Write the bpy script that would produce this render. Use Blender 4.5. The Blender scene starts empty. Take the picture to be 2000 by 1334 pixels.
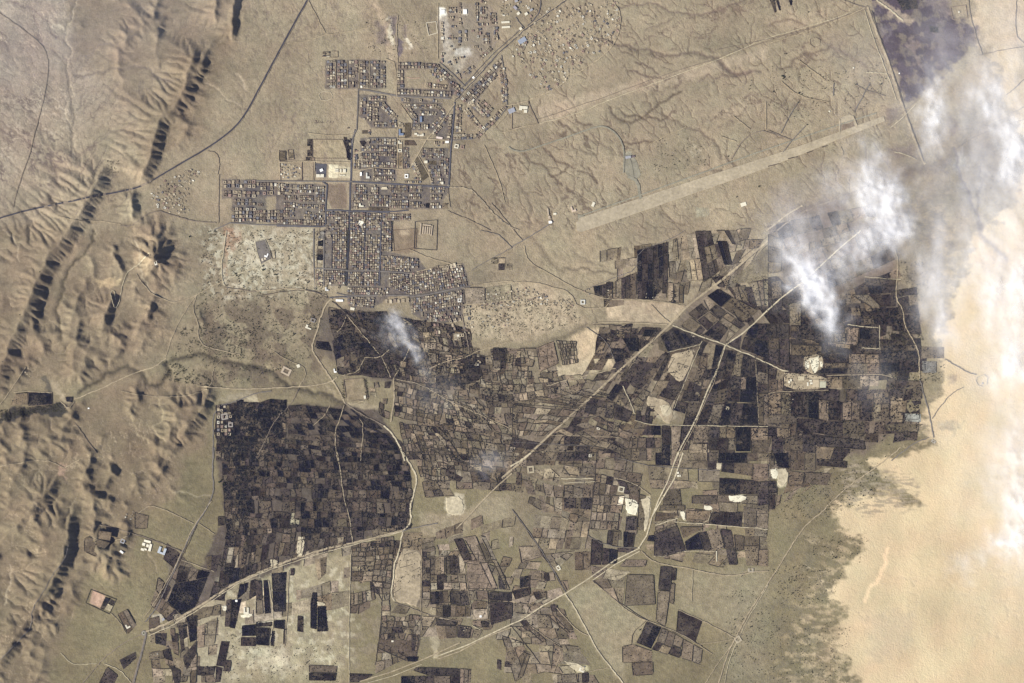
import bpy, math, random
import numpy as np
random.seed(7); RNG = np.random.default_rng(7)
S = 5.0                                   # metres on the ground per unit of the site plan
ALT = 40000.0
scene = bpy.context.scene
COL = scene.collection
# ---------------------------------------------------------------- camera
cam_d = bpy.data.cameras.new('camera'); cam = bpy.data.objects.new('camera', cam_d); COL.objects.link(cam)
cam.location = (0, 0, ALT); cam.rotation_euler = (0, 0, 0)
cam_d.sensor_width = 36.0; cam_d.lens = 36.0 * ALT / (2000 * S)
cam_d.clip_start = 50.0; cam_d.clip_end = 400000.0
scene.camera = cam
# ---------------------------------------------------------------- sky and sun
SUN_EL = math.radians(33); SUN_AZ = math.radians(242)     # compass bearing, 0 = +Y, clockwise
w = bpy.data.worlds.new('World'); scene.world = w; w.use_nodes = True
nt = w.node_tree; nt.nodes.clear()
sky = nt.nodes.new('ShaderNodeTexSky'); sky.sky_type = 'NISHITA'; sky.sun_disc = False
sky.sun_elevation = SUN_EL; sky.sun_rotation = SUN_AZ; sky.altitude = 800
bg = nt.nodes.new('ShaderNodeBackground'); bg.inputs[1].default_value = 0.062
wo = nt.nodes.new('ShaderNodeOutputWorld')
nt.links.new(sky.outputs[0], bg.inputs[0]); nt.links.new(bg.outputs[0], wo.inputs[0])
sd = bpy.data.lights.new('sun', 'SUN'); sd.energy = 4.9; sd.angle = math.radians(0.5); sd.color = (1.0, 0.95, 0.86)
sun = bpy.data.objects.new('sun', sd); COL.objects.link(sun)
dirv = (math.sin(SUN_AZ) * math.cos(SUN_EL), math.cos(SUN_AZ) * math.cos(SUN_EL), math.sin(SUN_EL))
from mathutils import Vector
sun.rotation_euler = Vector(dirv).to_track_quat('Z', 'Y').to_euler()
sun.location = (dirv[0]*9000, dirv[1]*9000, dirv[2]*9000)
vs = scene.view_settings; vs.view_transform = 'Standard'; vs.look = 'None'; vs.gamma = 1.0; vs.use_curve_mapping = False
vs.exposure = 0.80
scene.render.engine = 'CYCLES'
scene.cycles.transparent_max_bounces = 24; scene.cycles.max_bounces = 6; scene.cycles.volume_bounces = 0

# ---------------------------------------------------------------- plan coordinates
TILES = dict(a=(0,0,2.964), b=(500,0,2.964), c=(1000,0,2.964), d=(1500,0,2.964),
             e=(0,450,2.964), f=(500,450,2.964), g=(1000,450,2.964), h=(1500,450,2.964),
             i=(0,884,2.964), j=(500,884,2.964), k=(1000,884,2.964), l=(1500,884,2.964),
             q=(620,100,7.143), r=(850,0,6.0636), s=(540,250,6.67), u=(740,240,7.02),
             v=(600,430,7.02), w=(260,460,6.667), x=(1500,660,9.09), z=(0,0,1.0))
def P(spec):
    t = spec.split(); ox, oy, sc = TILES[t[0]]
    n = [float(q) for q in t[1:]]
    return np.array([(ox + n[m]/sc, oy + n[m+1]/sc) for m in range(0, len(n), 2)])
def wx(x): return (x - 1000.0) * S
def wy(y): return (667.0 - y) * S

# ---------------------------------------------------------------- numpy noise
def vnoise(x, y, seed):
    """gradient noise, 0..1"""
    xi = np.floor(x).astype(np.int64); yi = np.floor(y).astype(np.int64)
    fx = x - xi; fy = y - yi
    ux = fx*fx*fx*(fx*(fx*6-15)+10); uy = fy*fy*fy*(fy*(fy*6-15)+10)
    def g(a, b, dx, dy):
        n = (a*374761393 + b*668265263 + seed*974634777) & 0xffffffff
        n = ((n ^ (n >> 13)) * 1274126177) & 0xffffffff
        t = ((n ^ (n >> 16)) & 1023)
        return CT[t]*dx + ST[t]*dy
    a = g(xi, yi, fx, fy); b = g(xi+1, yi, fx-1, fy); c = g(xi, yi+1, fx, fy-1); d = g(xi+1, yi+1, fx-1, fy-1)
    return 0.5+0.74*((a*(1-ux)+b*ux)*(1-uy) + (c*(1-ux)+d*ux)*uy)
CT = np.cos(np.arange(1024)/1024*2*np.pi); ST = np.sin(np.arange(1024)/1024*2*np.pi)
def fbm(x, y, sc, seed, oc=4, gain=0.5):
    r = 0; a = 1; t = 0; x = np.asarray(x)/sc; y = np.asarray(y)/sc
    for o in range(oc):
        r = r + a*vnoise(x + 17.3*o, y - 9.1*o, seed+o*13); t += a; a *= gain; x, y = 1.62*x-1.18*y, 1.18*x+1.62*y
    return np.clip(0.5+(r/t-0.5)*1.25, 0, 1)
def ridged(x, y, sc, seed, oc=4):
    r = 0; a = 1; t = 0; x = np.asarray(x)/sc; y = np.asarray(y)/sc
    for o in range(oc):
        n = np.clip(1-np.abs(2*vnoise(x + 5.7*o, y + 3.1*o, seed+o*7)-1)*1.25, 0, 1); r = r + a*n*n; t += a; a *= 0.5; x, y = 1.62*x-1.18*y, 1.18*x+1.62*y
    return r/t
def sm(a, b, x):
    t = np.clip((x-a)/(b-a), 0, 1); return t*t*(3-2*t)

# ---------------------------------------------------------------- ground grid (plan units)
def axis(n0, n1, step):
    core = np.arange(n0, n1+0.1, step)
    out = []; d = step; p = n1
    while p < n1+9000: d = d*1.32; p += d; out.append(p)
    lo = []; d = step; p = n0
    while p > n0-9000: d = d*1.32; p -= d; lo.append(p)
    return np.array(lo[::-1] + list(core) + out)
GX = axis(-20, 2020, 1.9); GY = axis(-20, 1354, 1.9)
X, Y = np.meshgrid(GX, GY)
NY, NX = X.shape
def dist_path(p, maxd, XX=None, YY=None):
    """distance, signed side and arc length to a path inside its window"""
    x0, y0 = p.min(0)-maxd; x1, y1 = p.max(0)+maxd
    i0, i1 = np.searchsorted(GX, [x0, x1]); j0, j1 = np.searchsorted(GY, [y0, y1])
    sl = (slice(j0, j1), slice(i0, i1))
    xx = X[sl]; yy = Y[sl]
    if xx.size == 0: return sl, None, None, None
    if XX is not None: xx = xx + XX[sl]; yy = yy + YY[sl]
    best = np.full(xx.shape, 1e9); side = np.zeros(xx.shape); arc = np.zeros(xx.shape); L = 0
    for m in range(len(p)-1):
        ax, ay = p[m]; dx, dy = p[m+1]-p[m]; l2 = dx*dx+dy*dy+1e-9
        t = np.clip(((xx-ax)*dx+(yy-ay)*dy)/l2, 0, 1)
        d = np.hypot(xx-ax-t*dx, yy-ay-t*dy); k = d < best
        best[k] = d[k]; side[k] = (dx*(yy-ay)-dy*(xx-ax))[k]; arc[k] = (L+t*math.sqrt(l2))[k]; L += math.sqrt(l2)
    return sl, best, side, arc
def in_poly(p, xx, yy):
    r = np.zeros(xx.shape, bool); n = len(p); b = n-1
    for a in range(n):
        xa, ya = p[a]; xb, yb = p[b]
        c = (ya > yy) != (yb > yy)
        r ^= c & (xx < (xb-xa)*(yy-ya)/(yb-ya+1e-12)+xa); b = a
    return r
def wiggle(p, amp, seed, rounds=4):
    r = random.Random(seed); q = [tuple(v) for v in p]
    for k in range(rounds):
        o = [q[0]]
        for a, b in zip(q, q[1:]):
            L = math.hypot(b[0]-a[0], b[1]-a[1])
            if L > 3:
                d = r.uniform(-1, 1)*min(amp, L*0.16)
                o.append(((a[0]+b[0])/2 - (b[1]-a[1])/L*d, (a[1]+b[1])/2 + (b[0]-a[0])/L*d))
            o.append(b)
        q = o
    return np.array(q)
def smooth_path(p, it=2):
    q = np.array(p, float)
    for _ in range(it):
        o = [q[0]]
        for a, b in zip(q, q[1:]): o += [a*0.75+b*0.25, a*0.25+b*0.75]
        q = np.array(o + [q[-1]])
    return q
WX_ = (fbm(X, Y, 16, 91, 4)-0.5)*12; WY_ = (fbm(X, Y, 16, 92, 4)-0.5)*12
def soft_poly(p, edge=3.0, warp=1.0):
    """0..1 mask of a polygon with a ragged edge"""
    x0, y0 = p.min(0)-25; x1, y1 = p.max(0)+25
    i0, i1 = np.searchsorted(GX, [x0, x1]); j0, j1 = np.searchsorted(GY, [y0, y1])
    sl = (slice(j0, j1), slice(i0, i1)); xx = X[sl]+WX_[sl]*warp; yy = Y[sl]+WY_[sl]*warp
    ins = in_poly(p, xx, yy); pc = np.vstack([p, p[:1]])
    best = np.full(xx.shape, 1e9)
    for m in range(len(pc)-1):
        ax, ay = pc[m]; dx, dy = pc[m+1]-pc[m]; l2 = dx*dx+dy*dy+1e-9
        t = np.clip(((xx-ax)*dx+(yy-ay)*dy)/l2, 0, 1)
        best = np.minimum(best, np.hypot(xx-ax-t*dx, yy-ay-t*dy))
    return sl, sm(-edge, edge, np.where(ins, best, -best))

# ---------------------------------------------------------------- relief (metres)
HT = np.zeros_like(X)
HILL = np.zeros_like(X)
for spec, e, v in [("z -60 455 60 440 130 440 175 470 240 440 310 430 350 450 350 520 320 600 340 660 310 700 250 745 160 745 90 735 30 765 -60 790", 32, 0.8),
             ("z -60 840 60 800 150 790 250 745 405 760 400 860 350 890 340 960 270 1000 250 1080 170 1110 110 1250 60 1400 -60 1400", 34, 1.05),
             ("z 120 -60 480 -60 470 60 420 180 400 260 330 300 290 345 250 345 290 250 240 200 150 110", 34, 0.6),
             ("z 190 1110 240 1080 260 1120 220 1150", 8, 0.4),
             ("z -60 -60 130 -60 150 300 60 420 -60 420", 20, 0.12)]:
    sl, mk = soft_poly(P(spec), e, 2.0); HILL[sl] = np.maximum(HILL[sl], mk*v)
ang = math.radians(22)
U = X*math.cos(ang)+Y*math.sin(ang); V = -X*math.sin(ang)+Y*math.cos(ang)
rg = ridged(U*1.0, V*0.55, 62, 11, 5)
HT += HILL*((fbm(U, V*0.6, 75, 11, 3)-0.4)*215)
HT += HILL*(fbm(U*0.8+20, V*1.3, 24, 21, 3)-0.5)*66
SCARP = np.zeros_like(X)
RIDGES = [  # path listed downwards: height, west width, east width
 ("a 1180 200 1120 300 1098 370 1075 450 1050 560 990 640 925 690 900 770 870 890 830 980 785 1080", 78, 62, 27, 1),
 ("a 785 1090 755 1160 760 1240 775 1300", 60, 24, 20, 3),
 ("a 1250 -160 1242 0 1245 90 1250 170", 62, 34, 20, 4),
 ("a 1365 -60 1345 100 1340 260", 62, 26, 17, 5),
 ("a 1100 280 1130 340 1120 420", 45, 18, 24, 6),
 ("a 680 10 760 50 800 100 840 150 880 190", 30, 40, 20, 7),
 ("a 400 -200 395 1250 340 1300", 0, 1, 1, 8),
 ("z 215 300 190 350 165 395 150 425 115 477 98 490 81 528 64 568 44 612 29 649 17 669 5 705 -5 740 -30 800", 92, 80, 33, 9),
 ("e 1205 900 1180 1020 1100 1120 1040 1190 980 1240", 62, 70, 24, 10),
 ("i 370 90 320 150 250 250 150 340 60 450 -40 560", 72, 70, 26, 11),
 ("i 450 240 400 380 390 500 360 620 310 720 280 790 210 850 180 940 120 1020 60 1120 -20 1220 -80 1300", 92, 75, 26, 12),
 ("e 650 340 625 440 590 540 580 600", 75, 34, 20, 13),
 ("e 600 580 640 600 700 640 690 690", 46, 24, 14, 14),
 ("e 650 120 690 200 700 270", 42, 24, 13, 15),
 ("i 620 40 640 120 700 150", 50, 24, 16, 16),
 ("i 490 200 530 240 600 270 700 300", 44, 22, 12, 17),
 ("i 640 560 620 640 600 720", 42, 18, 13, 18),
 ("i 660 640 690 700 760 720", 30, 12, 10, 19),
 ("e 1150 440 1170 520 1175 580", 26, 26, 9, 20),
 ("e 780 430 860 440 850 500", 34, 20, 12, 21),
 ("i 30 940 60 1000 40 1050", 34, 20, 14, 22),
 ("i 200 980 260 1000 300 1030", 30, 16, 14, 23),
]
for spec, h, ww, we, sd_ in RIDGES:
    if h == 0: continue
    p = wiggle(P(spec), 2.2, sd_, 3)
    sl, d, side, arc = dist_path(p, 150, WX_*0.35, WY_*0.35)
    if d is None: continue
    Lt = arc.max()+1e-6; te = min(0.30*Lt, (70 if sd_ == 1 else 26) if sd_ in (1,3,4,5) else ww); tap = sm(0, te, arc)*sm(0, 30 if sd_ == 1 else te, Lt-arc)
    rib = ridged(arc*1.0+sd_*31, d*0.22, 15, 31+sd_, 3)-0.42
    west = h*np.exp(-(d/ww)**1.25)*(1+0.30*rib*sm(4, 26, d))
    east = h*(0.5*np.clip(1-d/we, 0, 1)**1.15+0.5*(0.5+0.5*np.cos(np.pi*np.clip(d/we/1.15, 0, 1)))) + 0.10*h*np.exp(-d/(we*1.2))
    east = east*(1+0.22*rib*sm(1, 9, d))
    hh = np.where(side > 0, west, east)*tap
    SCARP[sl] = np.maximum(SCARP[sl], np.where(side <= 0, 1-sm(we*0.7, we*1.1, d), 0))
    HT[sl] = np.maximum(HT[sl], hh) + 0.35*np.minimum(HT[sl], hh)
for cx, cy, rx, ry, h in [(303,509,34,38,170),(162,625,34,30,34),(262,672,10,14,-8),(230,540,24,24,26),
        (205,1110,26,22,22),(275,1150,16,12,10),(75,1220,20,16,22),(140,885,22,22,30),(250,1050,18,14,16),(235,58,14,8,16),(246,80,12,6,14),(215,90,10,5,12),
        (100,1075,40,30,25),(60,1000,40,34,25),(150,1180,30,30,20),(320,475,16,10,-6),(180,480,26,20,20),(225,480,16,10,18),
        (140,700,26,20,18),(420,660,10,14,8),(290,870,24,30,24),(245,860,20,26,24),(330,840,12,34,14)]:
    d2 = ((X-cx)/rx)**2+((Y-cy)/ry)**2
    HT += h*np.exp(-np.sqrt(d2+0.02)*1.35)*(0.75+0.5*ridged(np.arctan2(Y-cy, X-cx)*26, np.sqrt(d2)*5, 9, int(cx), 2)) if h > 0 else h*np.exp(-d2)
def erode(H, M, n=170):
    """rain gathered down the steepest ways cuts gullies; slopes creep"""
    dx = 1.9*S; A = np.ones_like(H); nb = [(-1,0),(1,0),(0,-1),(0,1),(-1,-1),(-1,1),(1,-1),(1,1)]
    rr = np.random.default_rng(3); H = H + rr.normal(0, 0.25, H.shape)*M
    for it in range(n):
        Hp = np.pad(H, 1, mode='edge'); S_ = []; tot = np.full_like(H, 1e-6); mx = np.zeros_like(H)
        for a, b in nb:
            s_ = np.maximum(H - Hp[1+a:Hp.shape[0]-1+a, 1+b:Hp.shape[1]-1+b], 0)/(dx*(1.414 if a and b else 1)); q = s_*s_*s_; S_.append(q); tot += q; mx = np.maximum(mx, s_)
        R = A/tot; An = np.ones_like(H)
        for (a, b), q in zip(nb, S_):
            f = np.pad(R*q, 1); An += f[1-a:f.shape[0]-1-a, 1-b:f.shape[1]-1-b]
        A = 0.15*A+0.85*np.minimum(An, 4000)
        if it > 30:
            H = H - np.minimum(0.15*np.sqrt(A)*mx, 1.0)*M
            lap = (Hp[:-2, 1:-1]+Hp[2:, 1:-1]+Hp[1:-1, :-2]+Hp[1:-1, 2:])/4-Hp[1:-1, 1:-1]; H = H + 0.06*lap*M
    return H, A
ie = int(np.searchsorted(GX, 520)); j0e = int(np.searchsorted(GY, -21)); i0e = int(np.searchsorted(GX, -21)); j1e = int(np.searchsorted(GY, 1355))
ES = (slice(j0e, j1e), slice(i0e, ie))
EM = (1-0.7*SCARP[ES])*np.clip(HILL[ES]*1.6+sm(3, 16, HT[ES]), 0.12, 1)*sm(520, 480, X[ES])
HT[ES], FLOW = erode(HT[ES], EM)
HT += -2.5*fbm(X, Y, 30, 55, 4)
HT *= 1-sm(2100, 2600, np.abs(X-1000)+1000)*0.7
# ---------------------------------------------------------------- ground colour (reflectance)
def lin(r, g, b):
    return np.array([((c/255)/12.92 if c/255 <= 0.04045 else ((c/255+0.055)/1.055)**2.4) for c in (r, g, b)])
CB = np.zeros(X.shape+(3,))
n1 = fbm(X, Y, 260, 1, 4); n2 = fbm(X, Y, 60, 2, 5); n3 = fbm(X, Y, 9, 3, 3)
desert = np.array([0.264, 0.220, 0.150]); olive = np.array([0.180, 0.153, 0.090]); lilac = np.array([0.275, 0.230, 0.182])
ty = sm(450, 950, Y)[..., None]
CB[:] = desert*(1-ty) + olive*ty
tl = (sm(600, 100, X+Y*0.9))[..., None]; CB = CB*(1-tl)+lilac*tl
CB *= (0.72 + 0.50*n2 + 0.45*(n1-0.5) + 0.12*(n3-0.5))[..., None]
def blend(sl, m, col, k=1.0):
    m = (np.clip(m*k, 0, 1))[..., None]; CB[sl] = CB[sl]*(1-m) + np.array(col)*m
# hills a little browner and darker
hm = sm(0.05, 0.6, HILL)[..., None]; CB = CB*(1-hm*0.72) + np.array([0.172, 0.134, 0.090])*(0.70+0.6*n2)[..., None]*hm*0.72
def drain(x0, x1, y0, y1, tilt, seed, col, k, dep, lo=16, hi=70, amp=9, sc=42):
    i0, i1 = np.searchsorted(GX, [x0, x1]); j0, j1 = np.searchsorted(GY, [y0, y1]); sl = (slice(j0, j1), slice(i0, i1)); xx, yy = X[sl], Y[sl]
    H0 = tilt(xx, yy)+amp*fbm(xx, yy, sc, seed, 4, 0.55); H1, A = erode(H0, np.ones_like(H0), 110)
    e = sm(0, 30, xx-x0)*sm(0, 30, x1-xx)*sm(0, 30, yy-y0)*sm(0, 30, y1-yy)*(1-np.clip(HILL[sl]*3, 0, 1))*sm(0.35, 0.55, fbm(xx, yy, 110, seed+9, 2)+.12)
    A = A*(0.7+0.6*fbm(xx, yy, 20, seed+4, 2)); m = sm(lo, hi, A)*e; blend(sl, m, col, k); HT[sl] -= m*dep+np.clip((H0-H1)*0.35, 0, 3)*e
drain(870, 1760, -25, 470, lambda x, y: -0.10*x-0.16*y, 611, (0.125, 0.095, 0.068), 0.8, 2.5)
drain(-25, 300, -25, 440, lambda x, y: 0.16*np.abs(x-140)-0.20*y, 622, (0.15, 0.12, 0.095), 0.75, 2.0)
drain(440, 880, -25, 350, lambda x, y: -0.05*x-0.2*y, 633, (0.165, 0.13, 0.10), 0.5, 1.2)
drain(880, 1500, 380, 660, lambda x, y: 0.12*x+0.10*y, 644, (0.13, 0.105, 0.075), 0.6, 1.5)
drain(380, 660, 440, 780, lambda x, y: -0.05*x-0.12*y, 655, (0.13, 0.105, 0.075), 0.5, 1.5)
drain(80, 420, 820, 1334, lambda x, y: -0.12*x-0.10*y, 666, (0.12, 0.10, 0.065), 0.45, 1.5)
fl = sm(14, 120, FLOW)*np.clip(EM*1.4, 0, 1); blend(ES, fl, [0.30, 0.245, 0.165], 0.45)
sand = np.array([0.50, 0.402, 0.255])
sandp = P("z 2600 -400 1990 -60 1900 -60 1905 60 1960 150 2010 330 1960 420 1900 470 1880 560 1850 640 1830 660 1845 760 1800 800 1820 860 1760 900 1700 900 1790 980 1690 960 1640 985 1635 1040 1690 1050 1660 1110 1620 1150 1660 1210 1620 1240 1680 1330 1700 1500 2600 1800")
sl, mk = soft_poly(sandp, 34, 1.5)
mk = sm(0.30, 0.70, mk + (fbm(X[sl]*0.7, Y[sl]*1.3, 34, 66, 5, 0.6)-0.5)*1.6*np.clip(1-abs(mk*2-1)**2, 0, 1))
blend(sl, mk, sand)
SANDM = np.zeros_like(X); SANDM[sl] = mk
CB *= (1 + SANDM*(fbm(X*1.1, Y*0.7, 80, 12, 5)-0.5)*0.42)[..., None]
# sand drifts streaked over the scrub at the edge of the dunes
sl, mk = soft_poly(P("z 1640 420 1830 480 1850 700 1840 860 1700 980 1640 1060 1560 1180 1500 1400 1720 1400 1760 900 1900 640 1850 380"), 26, 2)
st = sm(0.46, 0.66, fbm(X[sl]*0.6, Y[sl]*1.2, 14, 77, 5, .6)); blend(sl, mk*st*(1-SANDM[sl]), sand*0.8, 0.75)
sl, mk = soft_poly(P("z 1480 870 1700 900 1720 960 1620 1000 1560 1060 1640 1100 1600 1180 1620 1400 1400 1400 1480 1180 1560 1000"), 22, 3)
st = sm(0.42, 0.66, fbm(X[sl]*0.8, Y[sl]*1.2, 22, 78, 5, .6)); blend(sl, mk*st*(1-SANDM[sl]), [0.155, 0.135, 0.090], 0.6)
sl, mk = soft_poly(P("z 1640 900 1790 930 1800 990 1700 1010 1640 980"), 10, 3); st = sm(0.5, 0.56, fbm(X[sl]*0.3, Y[sl]*1.5, 9, 79, 3)); blend(sl, mk*st, [0.28, 0.235, 0.165], 0.8)
sl, mk = soft_poly(P("z 1690 1200 1780 1190 1790 1260 1700 1300"), 12, 3); blend(sl, mk, [0.42, 0.35, 0.24], 0.6)
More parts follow.
